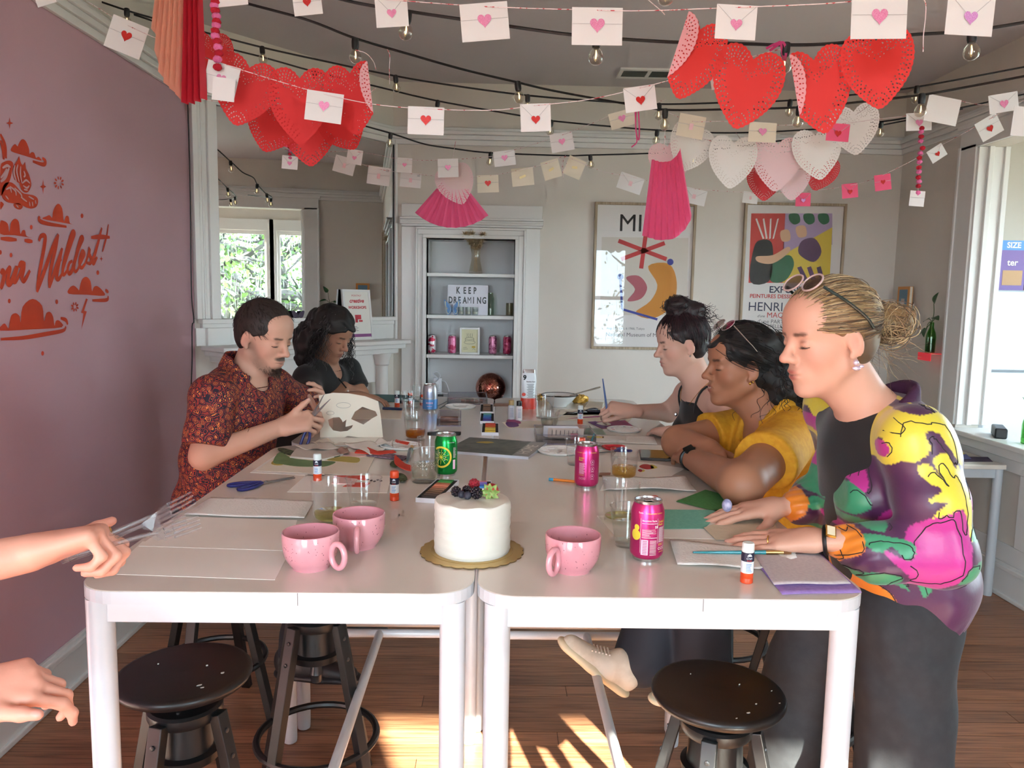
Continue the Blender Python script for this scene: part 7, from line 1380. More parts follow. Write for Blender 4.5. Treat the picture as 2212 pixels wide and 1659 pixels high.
def hand(S,w,fwd,nrml,side,curls,thumb=((.55,.75,-.25),.35),sc=1.0,splay=0.10,k=.006):
 """side +1: left hand. curls: for index..little (base, middle, end) in degrees. Returns fingertip list and frame"""
 f=nrm(fwd);n_=nrm(np.array(nrml)-f*(np.array(nrml)@f));t=side*np.cross(f,n_);P=lambda a,b,c=0.0:np.array(w)+sc*(f*a+t*b+n_*c)
 KN=[(.088,.026),(.093,.006),(.087,-.0135),(.077,-.031)];LN=[(.042,.025,.020),(.046,.029,.021),(.043,.027,.021),(.034,.020,.018)];tips=[]
 S.cap(P(-.03,0),P(.02,0),.0245*sc,.026*sc,.012,fl=(n_,.78))
 for a,b in KN:S.cap(P(.012,b*.55),P(a,b,.0),.0185*sc,.0115*sc,.014*sc,fl=(n_,.92))
 S.cap(P(.03,.012,-.004),P(.07,-.012,-.004),.017*sc,.015*sc,.015*sc)
 for i,((a,b),ln,cu)in enumerate(zip(KN,LN,curls)):
  p=P(a,b,-.001);ang=0.0;sp=splay*(1.2-i*0.8);base=nrm(f*math.cos(sp)+t*math.sin(sp));r=[.0092,.0083,.0076,.0062]if i<3 else[.0082,.0073,.0066,.0054]
  for j in range(3):
   ang+=math.radians(cu[j]);d=base*math.cos(ang)-n_*math.sin(ang);q=p+d*ln[j]*sc;S.cap(p,q,r[j]*sc,r[j+1]*sc,.0045*sc);p=q
  tips.append((p,d,nrm(n_*math.cos(ang)+base*math.sin(ang))))
 d=nrm(f*thumb[0][0]+t*thumb[0][1]+n_*thumb[0][2]);p0=P(.02,.018,-.006);p1=p0+d*.044*sc;bend=thumb[1];d2=nrm(d*math.cos(bend)+f*math.sin(bend));p2=p1+d2*.032*sc;p3=p2+nrm(d2*math.cos(bend*.5)+f*math.sin(bend*.5))*.023*sc
 S.cap(p0,p1,.0155*sc,.0115*sc,.014*sc);S.cap(p1,p2,.0112*sc,.0098*sc,.005*sc);S.cap(p2,p3,.0096*sc,.0072*sc,.005*sc);tips.append((p3,d2,nrm(n_+t*.3)))
 return tips,np.stack([f,t,n_],1)
def nails(tips,col=(226,178,168)):
 T=[]
 for p,d,up in tips:b=basis(d,None,up);T.append((p+up*.006-d*.001,(.0075,.0052,.004),b,col,.6,.3))
 return T
def knuckle_tones(tips,col):return[(p,(.013,.013,.013),np.eye(3),col,.3,1.0)for p,d,up in tips]
def body_mesh(name,S,tiles,base,spots,parent,mt='skin',rl=1):
 V,Q=S.mesh(tiles);V=relax(V,Q,rl,.4);return np_mesh(name,V,Q,skin_mat(mt),paint(V,base,spots),parent)
def cloth(name,S,vx,mt,parent,colfn=None,rl=1,label=None):
 lo,hi=S.bounds();V,Q=S.mesh([(lo,hi,vx)]);V=relax(V,Q,rl,.5);return np_mesh(name,V,Q,mt,None if colfn is None else colfn(V),parent,label=label)
def wrinkle(amp,fr,seed=0.0,dirn=(0.4,0.3,1)):
 d=nrm(dirn)
 def fn(X,Y,Z):
  w=0.6*np.sin(X*fr*.7+seed)+0.6*np.sin(Y*fr*.6+seed*2)+0.5*np.sin(Z*fr*.4+1)
  return amp*(np.sin((X*d[0]+Y*d[1]+Z*d[2])*fr+w*1.8)*.6+np.sin((X*d[2]-Y*d[0]+Z*d[1])*fr*1.7+w*2.3+seed)*.4)
 return fn
def torso(S,neck,pel,lat,hw,chest,waist,hip,inf=0.0,bust=0.0,k=.05,shr=.05,drop=.035):
 """neck: base of neck; pel: pelvis; lat: unit vector to the person's left; chest/waist/hip: (half width, half depth)"""
 neck,pel=np.array(neck,float),np.array(pel,float);up=nrm(neck-pel);lat=nrm(np.array(lat)-up*(np.array(lat)@up));fw_=np.cross(lat,up);R_=np.stack([lat,fw_,up],1);L_=np.linalg.norm(neck-pel)
 pt=lambda a,x=0.0,f=0.0:pel+up*L_*a+lat*x+fw_*f
 S.cap(pt(1,hw)-up*drop,pt(1,-hw)-up*drop,shr+inf,shr+inf,.03);S.ell(pt(.72),(chest[0]+inf,chest[1]+inf,.155),k,R_);S.ell(pt(.38),(waist[0]+inf,waist[1]+inf,.15),k,R_);S.ell(pt(.05),(hip[0]+inf,hip[1]+inf,.13),k,R_)
 S.ell(pt(.97,0,-.01),(.085+inf,.065+inf,.06),.05,R_)
 if bust:
  for y in(-1,1):S.ell(pt(.66,y*.075,chest[1]*.72),(.062+inf,.05+bust+inf*.5,.06),.03,R_)
 return R_,pt
def person(label,loc):return thing('person',label,'person',loc)
def box_at(c,r):c=np.array(c);r=np.array(r if hasattr(r,'__len__')else(r,r,r));return c-r,c+r
def flow_hair(H,n_,end,rnd,th=.010,low=-.062,N_=9,lift=.004,wob=.002,over=1.0,endj=.012):
 """strands combed from the scalp towards a gathering point"""
 out=[];ce=np.array(H.CR);rr=np.array(H.RR)+th
 de=nrm((np.array(end)-ce)/rr)
 for _ in range(n_):
  d=H.scalp(rnd,low);k=rnd.uniform(0,lift);path=[];j=rnd.normal(0,wob,3);ej=rnd.normal(0,endj,3)
  for i in range(N_):
   u=i/(N_-1);w=nrm(d*(1-u)+de*u)if d@de>-.95 else de;q=ce+(rr+k)*w+j*math.sin(u*PI*2);
   if i==N_-1:q=np.array(end)*over+ej
   path.append(H.P(*q))
  out.append(path)
 return np.array(out)
def curl(base,rnd,amp,turns,grow=True):
 """wind a polyline into a curl"""
 B=np.array(base);N_=len(B);T=np.gradient(B,axis=0);T/=np.linalg.norm(T,axis=1)[:,None]+1e-9;A=np.cross(T,[.3,.8,.4]);A/=np.linalg.norm(A,axis=1)[:,None]+1e-9;C=np.cross(T,A);ph=rnd.uniform(0,2*PI);u=np.linspace(0,1,N_);a=amp*(u**.7 if grow else 1)
 return B+(np.cos(u*turns*2*PI+ph)*a)[:,None]*A+(np.sin(u*turns*2*PI+ph)*a)[:,None]*C
def resamp(P,n_):
 P=np.array(P);L_=np.concatenate([[0],np.cumsum(np.linalg.norm(np.diff(P,axis=0),axis=1))]);u=np.linspace(0,L_[-1],n_);return np.stack([np.interp(u,L_,P[:,i])for i in range(3)],1)
def shoe(name,par,heel,toe,up,mt,sole_mt,w=.045):
 heel,toe=np.array(heel,float),np.array(toe,float);f=nrm(toe-heel);u=nrm(np.array(up)-f*(np.array(up)@f));L_=np.linalg.norm(toe-heel)
 S=SDF().cap(heel+u*.045,heel+f*L_*.25+u*.045,.04,.04,.02).cap(heel+f*L_*.3+u*.035,toe-f*.03+u*.022,.04,.032,.03).cap(heel+u*.07,heel+f*.05+u*.08,.038,.038,.02);S.cut(heel+u*.012,-u);s_=cloth(name,S,.006,mt,par)
 S=SDF().cap(heel+u*.012,heel+f*L_*.5+u*.012,.044,.047,.01,fl=(u,.42)).cap(heel+f*L_*.5+u*.012,toe-f*.025+u*.012,.047,.04,.01,fl=(u,.42));cloth('sole',S,.005,sole_mt,s_ if False else par);return s_
def legs(par,S,hips,knees,ankles,r,nm,mt,vx=.009,wr=.003):
 for h,k,a in zip(hips,knees,ankles):S.chain([h,k,a],r,.03)
 S.wave(wrinkle(wr,38,1.3,(.3,.2,1)));return cloth(nm,S,vx,mt,par)
m_skin_black=M('black_cloth',(24,24,26),0.85,bump=(150,0.2,0.001),sheen=0.2);m_trous=M('charcoal_trousers',(34,36,40),0.8,noise=((42,44,48),40,(1,1,1),0.4,0.7),bump=(300,0.2,0.001));m_navytr=M('navy_trousers',(30,34,44),0.8,bump=(300,0.2,0.001))
m_shoed=M('dark_shoe',(26,26,30),0.5);m_shoew=M('white_sneaker',(226,220,204),0.6,noise=((208,200,182),14,(1,1,1),0.45,0.6));m_solew=M('sneaker_sole',(232,222,190),0.6);m_gold_j=M('jewellery_gold',(214,172,90),0.25,1.0);m_silv=M('jewellery_silver',(206,206,210),0.2,1.0)
# ================================================================== woman in floral jacket, standing on the right
rnd=np.random.RandomState(11)
ear=bp(1838,737,0.29);fE=nrm((-.955,-.195,-.18));H=Head(ear-np.array([.203,-.953,0])*.0745,fE,(0.03,0,1),1.03);H.hl=.098
E_=person('blonde woman in a bright floral bomber jacket standing with both hands flat on the table',(0.95,0.42,0))
nk=bp(1884,884,.385);pel=np.array([.955,.43,.93]);lat=np.array([.10,-1,0])
shL,elL,wrL=np.array([.88,.225,1.295]),np.array([.905,.175,1.085]),np.array([.695,.222,1.085]);shR,elR,wrR=np.array([.86,.60,1.31]),np.array([.95,.63,1.10]),np.array([.705,.472,1.085])
S=SDF();H.build(S,nose=1.08,jaw=1.0)
S.cap(H.P(-.022,0,-.045),nk+np.array([0.0,0,-.01]),.047,.054,.02);S.cap(H.P(.03,0,-.075),nk+np.array([-.02,0,.0]),.03,.045,.03);torso(S,nk-np.array([0,0,.03]),pel,lat,.15,(.14,.09),(.12,.09),(.14,.1),-.01)
S.chain([shL,elL,wrL+np.array([.03,0,0])],[.042,.036,.026],.02);S.chain([shR,elR,wrR+np.array([.03,0,0])],[.042,.036,.026],.02)
tL,_=hand(S,wrL,np.array([.527,.305,1.058])-wrL,(.02,-.22,1),1,[(4,6,4),(3,4,4),(4,5,4),(5,6,5)],((.80,.55,-.12),.2),1.0,.05);tR,fR=hand(S,wrR,np.array([.500,.462,1.058])-wrR,(0.0,-.06,1),-1,[(5,6,4),(5,6,4),(5,6,4),(6,7,5)],((.62,.70,-.22),.35),1.0,.10)
tl=[(*box_at(H.P(.01,0,-.005),(.165,.14,.165)),.0033),(*box_at((wrL+np.array([-.08,.04,0])),(.15,.09,.06)),.0028),(*box_at((wrR+np.array([-.09,0,0])),(.15,.085,.06)),.0028),(np.array([.64,.08,.78]),np.array([1.2,.80,1.40]),.012)]
body_mesh('body',S,tl,(216,164,140),H.tones(lip=(178,86,82),brow=(88,62,48),cheek=(214,124,108),browst=.85)+nails(tL)+nails(tR)+[(t_[0],(.03,.03,.03),np.eye(3),(214,140,124),.35,1.0)for t_ in tL+tR],E_)
face_bits(H,E_,rnd,(104,78,60),(52,36,30))
# hair: combed back into a low bun
blonde=[(190,160,116),(164,134,98),(140,112,84),(206,178,136),(108,88,70)];dk=[(120,96,76),(96,80,68),(150,118,84)]
S=SDF();H.cap_hair(S,.007);S.cap(H.P(-.09,0,.03),H.P(-.145,0,.012),.026,.036,.02).ell(H.P(-.155,0,.005),(.045,.036,.034),.015,H.R)
lo,hi=S.bounds();V,Q=S.mesh([(lo,hi,.004)]);q=H.loc(V);wgt=np.clip((q[:,2]+.01)/.07,0,1)[:,None];np_mesh('hair',V,Q,hair_mat('hair_blonde'),np.array(lin((104,82,62))[:3])*(1-wgt)+np.array(lin((176,138,92))[:3])*wgt,E_)
pa=flow_hair(H,1500,(-.098,0,.028),rnd,.0075,N_=10,lift=.003);C=tones_rand(rnd,1500,blonde);z0=H.loc(pa[:,0])[:,2];x0=H.loc(pa[:,0])[:,0];lowm=(z0<.03)&(x0<.03);C[lowm]=tones_rand(rnd,int(lowm.sum()),dk);strands('combed_hair',pa,np.full(1500,.0011),hair_mat('hair_blonde'),C,E_)
bb=[]
for _ in range(420):
 a=rnd.uniform(0,2*PI);r=rnd.uniform(.02,.042);c_=np.array([-.145+rnd.normal(0,.012),rnd.normal(0,.012),.008+rnd.normal(0,.008)]);n_=nrm(rnd.normal(size=3)+np.array([0,1.2,0]));u_=nrm(np.cross(n_,[0,.1,1]));v_=np.cross(n_,u_);ar=rnd.uniform(1.5,4.5);bb.append([H.P(*(c_+r*(u_*math.cos(a+ar*i/11)+v_*math.sin(a+ar*i/11))))for i in range(12)])
strands('bun',np.array(bb),np.full(420,.0014),hair_mat('hair_blonde'),tones_rand(rnd,420,blonde),E_)
fl=[]
for _ in range(70):
 a=H.P(-.10+rnd.normal(0,.02),rnd.normal(0,.03),rnd.uniform(-.06,.0));d=nrm(H.f*-rnd.uniform(.4,1)+np.array([0,0,rnd.uniform(-1,.4)])+rnd.normal(0,.3,3));fl.append(curl([a+d*.012*i for i in range(8)],rnd,.004,1.0))
strands('flyaway_hair',np.array(fl),np.full(70,.0005),hair_mat('hair_blonde'),tones_rand(rnd,70,blonde),E_)
part('hair_tie',G().tube([H.P(-.108,.024*math.cos(a),.026+.024*math.sin(a))for a in np.arange(20)*2*PI/20],.008,8,closed=True),m_skin_black,E_,smooth=True,world=True)
# sunglasses pushed up, earring
m_tort=M('dark_green_frame',(34,52,50),0.25);m_lens=MG('tinted_lens',(150,130,130),1.2)
e1=part('eyeglasses',G().tube(smooth_path([H.P(.045,.064,.118),H.P(.01,.08,.085),H.P(-.03,.084,.045),H.P(-.045,.084,.02)],5),.0032,8),m_tort,E_,smooth=True,world=True)
part('eyeglasses',G().tube(smooth_path([H.P(.045,-.064,.118),H.P(.01,-.08,.085),H.P(-.03,-.084,.045)],5),.0032,8),m_tort,E_,smooth=True,world=True)
for y in(-1,1):
 lp_=[H.P(.048-.016*math.sin(a),y*.034+.028*math.cos(a),.127+.014*math.sin(a))for a in np.arange(24)*2*PI/24];fr_=part('lens_rim',G().tube(lp_,.0022,6,closed=True),M('clear_pink_frame',(200,176,172),0.2),E_,smooth=True,world=True);part('lens',G().add(lp_,[tuple(range(24))]),m_lens,E_,world=True)
part('earring',G().ball(H.P(.001,.083,-.042),(.006,.005,.006),10,7).ball(H.P(.001,.083,-.054),(.009,.004,.005),10,7).ball(H.P(-.010,.083,-.052),(.006,.004,.004),8,6),M('crystal_earring',(222,206,226),0.1,0.5),E_,smooth=True,world=True)
# black top
S=SDF();R_,pt=torso(S,nk-np.array([0,0,.028]),pel,lat,.145,(.15,.118),(.14,.122),(.145,.115),0.0);S.cap(nk+np.array([0,0,-.055]),nk+np.array([0,0,-.02]),.075,.062,.02);S.ell(nk+np.array([-.02,0,.03]),(.07,.068,.045),.01,None,True);S.cut((.9,.4,.84),(0,0,-1));S.wave(wrinkle(.0015,40));cloth('black_top',S,.006,m_skin_black,E_)
# jacket
S=SDF();torso(S,nk-np.array([-.02,0,.02]),pel+np.array([.02,0,-.03]),lat,.165,(.18,.125),(.18,.135),(.18,.13),.004,.01,shr=.052,drop=.05);S.ell(pel+np.array([.035,.0,.02]),(.145,.19,.10),.03);S.cap(nk+np.array([.03,-.05,-.035]),shL,.05,.062,.05);S.cap(nk+np.array([.03,.06,-.035]),shR,.05,.06,.05);S.ell(nk+np.array([-.05,0,.035]),(.09,.07,.065),.012,None,True)
ncut=nrm((-1,0.05,.10));S.cut((.788,.40,1.16),ncut);S.cut((.9,.4,.845),(.12,0,-1))
S.chain([shL+np.array([.0,.03,0]),shL,shL*.45+elL*.55+np.array([.005,-.01,0]),elL+np.array([.01,-.005,-.01]),elL*.5+wrL*.5+np.array([0,-.005,-.015]),wrL+np.array([.05,-.003,-.004])],[.055,.060,.064,.062,.058,.040],.03);S.cap(wrL+np.array([.055,-.002,0]),wrL+np.array([.035,0,0]),.034,.030,.008)
S.chain([shR,elR+np.array([0,0,-.01]),elR*.5+wrR*.5+np.array([0,0,-.01]),wrR+np.array([.05,0,0])],[.06,.065,.058,.04],.03);S.cap(wrR+np.array([.055,0,0]),wrR+np.array([.035,0,0]),.034,.030,.008)
S.wave(lambda X,Y,Z:.0022*np.sin(Y*150+np.sin(X*60)*2+X*90)*np.exp(-((Z-.86)/.03)**2));S.wave(wrinkle(.0045,27,.7,(.8,.2,.5)))
S.wave(lambda X,Y,Z:.002*np.sin(Z*220+Y*190+0*X)*np.exp(-((X-.74)/.03)**2))
def cpx(P):return[(1480+a*732/1481.0,580+b*732/1481.0)for a,b in P]
YELL,MAGE,GREN,ORAN,PINK=(226,210,66),(184,48,140),(58,146,104),(226,130,34),(206,130,196)
PET=[(YELL,[(870,600),(900,560),(950,560),(945,600),(1000,575),(960,640),(985,700),(950,740),(880,740),(850,790),(830,720),(840,650)]),(YELL,[(720,900),(735,760),(780,690),(800,730),(830,740),(800,830),(760,870)]),(YELL,[(600,800),(580,750),(630,700),(690,600),(710,580),(680,680),(640,740)]),(YELL,[(960,540),(1000,510),(1060,520),(1130,570),(1160,640),(1120,620),(1060,590),(1000,560)]),(YELL,[(920,720),(960,640),(1050,650),(1130,640),(1190,660),(1230,740),(1236,860),(1200,850),(1140,770),(1105,720),(1050,720),(1060,790),(1000,850),(960,850),(920,890),(925,800)]),(YELL,[(1010,870),(1050,850),(1100,910),(1070,830),(1130,800),(1170,870),(1192,862),(1215,930),(1215,1100),(1190,1165),(1160,1030),(1080,1080),(1030,1100),(1050,1040),(1090,1000),(1020,1000),(1080,950),(1030,920)]),(MAGE,[(830,890),(850,800),(900,770),(930,790),(920,860),(870,880)]),(MAGE,[(705,1060),(720,930),(800,870),(860,900),(890,960),(830,1020),(800,1060),(740,1060)]),(MAGE,[(880,960),(920,900),(920,1000),(900,1040),(870,1010)]),(MAGE,[(940,1170),(1000,1090),(1060,1060),(1150,1030),(1185,1100),(1180,1220),(1150,1320),(1080,1380),(1010,1400),(930,1390),(960,1340),(860,1250),(850,1215),(930,1250),(960,1230)]),(MAGE,[(1222,980),(1250,890),(1260,1000),(1230,1060)]),(PINK,[(1030,590),(1090,585),(1110,600),(1060,605)]),(GREN,[(800,1130),(850,1010),(900,1050),(920,1100),(880,1140),(850,1150)]),(GREN,[(760,1190),(800,1165),(850,1160),(960,1180),(970,1220),(930,1250),(880,1200),(820,1225)]),(GREN,[(740,1410),(760,1340),(830,1310),(930,1340),(880,1400),(820,1430)]),(GREN,[(1140,1350),(1170,1270),(1240,1250),(1225,1320)]),(GREN,[(1190,1150),(1255,1085),(1250,1170)]),(GREN,[(1150,1510),(1130,1430),(1210,1360),(1220,1400),(1170,1500)]),(GREN,[(960,1420),(1010,1410),(1100,1490),(1040,1470)]),(GREN,[(830,1430),(880,1430),(870,1500),(840,1490)]),(GREN,[(700,1360),(740,1330),(770,1340),(740,1400)]),(ORAN,[(740,1620),(750,1545),(810,1535),(845,1560),(830,1620)]),(ORAN,[(830,1520),(900,1480),(960,1495),(1030,1520),(1060,1600),(950,1610),(870,1600)]),(ORAN,[(570,1070),(650,1055),(700,1090),(765,1130),(745,1170),(690,1150),(600,1150)]),(ORAN,[(545,1240),(600,1185),(650,1200),(700,1250),(715,1310),(680,1335),(610,1290)]),(ORAN,[(370,1000),(440,960),(515,965),(510,1050),(420,1130),(380,1090)])]
PETS=[]
for cl,P in PET:
 q=smooth_path([np.array(a)for a in cpx(P)],4,closed=True);W3=[bp(a,b,.16 if cl!=ORAN or P[0][0]>500 else .46)for a,b in q];PETS.append((np.array(lin(cl)[:3]),np.array([(w[0],w[2])for w in W3])))
def jacket_cols(V):
 C=np.tile(np.array(lin((76,36,74))[:3]),(len(V),1));x,z=V[:,0],V[:,2]
 for cl,P in PETS:
  mk=(x>P[:,0].min())&(x<P[:,0].max())&(z>P[:,1].min())&(z<P[:,1].max());ii=np.where(mk)[0]
  if len(ii)==0:continue
  xs,zs=x[ii],z[ii];ins=np.zeros(len(ii),bool);n_=len(P)
  for a in range(n_):
   b=(a+1)%n_;cnd=((P[a,1]>zs)!=(P[b,1]>zs))&(xs<(P[b,0]-P[a,0])*(zs-P[a,1])/(P[b,1]-P[a,1]+1e-12)+P[a,0]);ins^=cnd
  C[ii[ins]]=cl
 return C
m_jack=M('floral_satin',(90,40,90),0.38,attr='Col',spec=0.5,bump=(30,0.25,0.006),sheen=0.2);jk=cloth('bomber_jacket',S,.0042,m_jack,E_,jacket_cols)
jv=np.array([v.co for v in jk.data.vertices])+np.array(E_.location);gl=G()
for cl,P in PETS:
 ce=P.mean(0);L_=[]
 for q in(ce+(P-ce)*.8)[:int(len(P)*.72)]:
  mk=jv[(np.abs(jv[:,0]-q[0])<.007)&(np.abs(jv[:,2]-q[1])<.007)&(jv[:,1]<.5)]
  if len(mk):L_.append(mk[mk[:,1].argmin()]+np.array([0,-.0004,0]))
 for i in range(len(L_)-1):
  if np.linalg.norm(L_[i+1]-L_[i])<.045:gl.tube([L_[i],L_[i+1]],.0011,4)
o=part('line_drawing',gl,m_ink,E_,world=True);o['kind']='stuff'
S=SDF();cn=nk+np.array([.0,0,-.012])
for a in np.linspace(-2.2,2.2,44):d=np.array([math.cos(a),math.sin(a),0]);S.cap(cn+d*np.array([.082,.088,0])+np.array([0,0,-.035-.03*(1-math.cos(a))*.5]),cn+d*np.array([.070,.074,0])+np.array([.012,0,.068-.095*(1-math.cos(a))*.5]),.012,.008,.012)
cloth('jacket_collar',S,.005,M('plum_rib',(66,28,62),0.8,bump=(120,0.6,0.003,(1,1,.1))),E_)
legs(E_,SDF().ell(pel+np.array([.015,0,-.06]),(.14,.18,.14),.02),[(.95,.35,.88),(.89,.52,.88)],[(.955,.30,.5),(.80,.57,.5)],[(.945,.30,.05),(.81,.59,.05)],[.11,.098,.108],'trousers',m_trous,.009,.004)
for nm,a in(('shoe',(.99,.30,0)),('shoe',(.82,.58,0))):shoe(nm,E_,np.array(a)+np.array([.06,0,0]),np.array(a)+np.array([-.2,0,0]),(0,0,1),m_shoed,m_shoed)
# watch and rings
fw_=nrm(np.array([.527,.305,1.058])-wrL);wc=wrL+np.array([.012,-.002,0]);A2=basis((0,0,1),None,-fw_)
part('watch_strap',G().tube([wc+A2@np.array([.0275*math.cos(a),.031*math.sin(a),0])for a in np.arange(24)*2*PI/24],.0042,8,closed=True),m_black,E_,smooth=True,world=True)
wcase=wc+np.array([0,-.018,.022]);nw=nrm((0,-.62,.78));Bw=basis(fw_,None,nw);part('watch_case',G().box(wcase+nw*.004,(.02,.027,.006),rot=Bw),m_gold_j,E_,world=True,bevel=.001);part('watch_dial',G().box(wcase+nw*.0075,(.015,.021,.0012),rot=Bw),M('cream_dial',(232,220,186),0.3),E_,world=True)
kR=wrR+nrm(np.array([.500,.462,1.058])-wrR)*.125;part('ring',G().ball(kR+np.array([0,.012,.016]),(.012,.014,.016),12,8),M('lilac_stone',(206,196,220),0.15,noise=((150,150,190),60,(1,1,1),.4,.6)),E_,smooth=True,world=True)
kL=wrL+fw_*.098;part('ring',G().tube([kL+np.array([0,0,0])+basis((0,0,1),None,fw_)@np.array([.011*math.cos(a),-.012+.0105*math.sin(a),0])for a in np.arange(16)*2*PI/16],.0013,6,closed=True),m_gold_j,E_,smooth=True,world=True)
# ================================================================== shared dressing helpers
def shirt(nm,par,mt,nk,pel,lat,dims,arms,neckcut,hem,hw=.15,inf=.014,bust=0.0,vx=.0065,sleeve_end=(),wr=(.003,30),shr=.045,extra=None,drop=.045):
 """arms: lists of points with radii; sleeve_end: (point, outward direction) where each sleeve is cut"""
 S=SDF();R_,pt=torso(S,nk,pel,lat,hw,*dims,inf,bust,shr=shr,drop=drop)
 if neckcut is not None:S.ell(neckcut[0],neckcut[1],.008,neckcut[2]if len(neckcut)>2 else None,True)
 S.cut((0,0,hem),(0,0,-1))
 for(pts,rads),(ep,en)in zip(arms,sleeve_end):
  pts=list(pts[:-1])+[np.array(ep)+nrm(en)*.05];T=SDF().chain(pts,rads,.02);T.cut(ep,en);S.group(T)
 S.wave(wrinkle(wr[0],wr[1],hw*7,(.6,.3,.6)))
 if extra:extra(S)
 return cloth(nm,S,vx,mt,par)
def collar(par,c,up,mt,r=.07,opening=0.0,h=.03,gap=.6,front=(1,0,0)):
 f=nrm(np.array(front)-nrm(up)*(np.array(front)@nrm(up)));l=np.cross(up,f);S=SDF()
 for a in np.linspace(gap,2*PI-gap,40):d=f*math.cos(a)+l*math.sin(a);k=max(0,math.cos(a));S.cap(c+d*r*(1+.35*k)-nrm(up)*(.01+.05*k),c+d*r*(.86+.3*k)+nrm(up)*(h-.05*k),.006,.005,.006)
 return cloth('collar',S,.0045,mt,par)
m_vein=[]
def upper(H,nk,pel,lat,arms,nose=1.0,male=False,jaw=1.0,smile=0.0,plump=0.0,nr=(.045,.052),tor=((.14,.09),(.12,.09),(.14,.1))):
 S=SDF();H.build(S,male,nose,jaw,smile,plump);S.cap(H.P(-.022,0,-.045),np.array(nk)-np.array([0,0,.015]),nr[0],nr[1],.02);S.cap(H.P(.028,0,-.078),np.array(nk)+H.f*.02-np.array([0,0,.01]),.028,.042,.03);torso(S,np.array(nk)-np.array([0,0,.03]),pel,lat,.15,*tor,0.0)
 for pts,rads in arms:S.chain([np.array(p)for p in pts],rads,.018)
 return S
# ================================================================== man in the paisley shirt
rnd=np.random.RandomState(5);fA=nrm((.89,-.42,-.32));lA=nrm(np.cross((0,0,1),fA));earA=bp(537,731,1.33);H=Head(earA+lA*.0745,fA,(-.02,0,1),1.03);H.hl=.110
A_=person('dark-haired bearded man in a paisley shirt cutting card with scissors',(-.95,1.42,0));nk=bp(528,815,1.40);pel=np.array([-.97,1.44,.80]);lat=nrm((.30,.95,0))
shR,elR,wrR=bp(462,858,1.24),bp(440,985,1.17),bp(608,922,1.30);shL,elL,wrL=nk+lat*.18-np.array([0,0,.06]),np.array([-.70,1.78,1.08]),bp(702,920,1.56)
S=upper(H,nk,pel,lat,[([shR,elR,wrR],[.05,.044,.029]),([shL,elL,wrL],[.05,.042,.029])],1.12,True,1.1,nr=(.054,.06),tor=((.17,.11),(.15,.11),(.15,.11)))
tR,fr=hand(S,wrR,bp(672,905,1.32)-wrR,(-.25,-.75,.55),-1,[(35,55,35),(45,65,40),(55,65,40),(60,65,40)],((.75,.35,.45),.3),1.06,.05);tL,_=hand(S,wrL,(.05,-.02,1),(.75,.5,0),1,[(20,30,20),(25,35,25),(30,40,25),(30,40,30)],((.7,.6,-.3),.2),1.06,.06)
body_mesh('body',S,[(*box_at(H.P(.01,0,-.005),(.165,.16,.165)),.0036),(*box_at(wrR+np.array([.04,0,0]),(.13,.1,.1)),.0032),(*box_at(wrL+np.array([0,0,.06]),(.1,.1,.13)),.0035),(np.array([-1.25,1.0,.8]),np.array([-.45,1.95,1.42]),.0085)],(206,160,138),H.tones(lip=(170,104,96),brow=(56,42,36),beard=(78,60,50),lipst=.5)+nails(tR)+nails(tL),A_);face_bits(H,A_,rnd,(50,38,32))
S=SDF();H.cap_hair(S,.010);cloth('hair',S,.004,M('hair_brown_base',(40,30,26),.6),A_);pa=[]
for _ in range(1700):
 d=H.scalp(rnd,-.055)
 while d[0]>.62:d=H.scalp(rnd,-.055)
 q=np.array(H.CR)+(np.array(H.RR)+.008)*d;cr=np.array([-.06,0,.11]);g_=nrm(q-cr+np.array([.05,0,-.02]));n_=nrm(d/np.array(H.RR));g_=nrm(g_-n_*(g_@n_)+n_*.35+rnd.normal(0,.22,3));ln=rnd.uniform(.014,.03);pa.append([H.P(*(q+g_*ln*u-n_*ln*.35*u*u))for u in np.linspace(0,1,5)])
strands('short_hair',np.array(pa),np.full(1700,.0009),hair_mat('hair_dark'),tones_rand(rnd,1700,[(46,34,28),(36,28,24),(66,52,44),(30,24,22)]),A_)
bd=[]
for _ in range(700):
 x=rnd.uniform(0,1);y=rnd.uniform(-1,1);q=np.array([.088-.075*abs(y)**1.6,.055*y,-.075-.028*rnd.rand()+.03*abs(y)**2]);bd.append([H.P(*(q+np.array([.003*u*4,0,-.004*u*3])+rnd.normal(0,.0012,3)))for u in np.linspace(-.6,1,4)])
strands('beard',np.array(bd),np.full(700,.0006),hair_mat('hair_dark'),tones_rand(rnd,700,[(60,46,38),(96,80,68),(44,34,30)]),A_)
mt=bpy.data.materials.new('paisley_cotton');mt.use_nodes=True;nt=mt.node_tree;N=nt.nodes.new;L=nt.links.new;b_=nt.nodes['Principled BSDF'];b_.inputs['Roughness'].default_value=.75;ge=N('ShaderNodeNewGeometry');nz=N('ShaderNodeTexNoise');nz.inputs['Scale'].default_value=45;mxv=N('ShaderNodeMix');mxv.data_type='VECTOR';mxv.inputs[0].default_value=.016;L(ge.outputs['Position'],nz.inputs['Vector']);L(ge.outputs['Position'],mxv.inputs[4]);L(nz.outputs['Color'],mxv.inputs[5]);vo=N('ShaderNodeTexVoronoi');vo.inputs['Scale'].default_value=60;L(mxv.outputs[1],vo.inputs['Vector']);rp=N('ShaderNodeValToRGB');L(vo.outputs['Distance'],rp.inputs[0]);rp.color_ramp.interpolation='CONSTANT'
for i,(p,c)in enumerate(((0,(36,26,44)),(.10,(206,96,48)),(.19,(58,28,44)),(.30,(222,130,66)),(.38,(34,26,46)),(.52,(176,60,44)),(.60,(34,26,46)),(.78,(150,52,46)))):
 e_=rp.color_ramp.elements[i]if i<2 else rp.color_ramp.elements.new(p);e_.position=p;e_.color=lin(c)
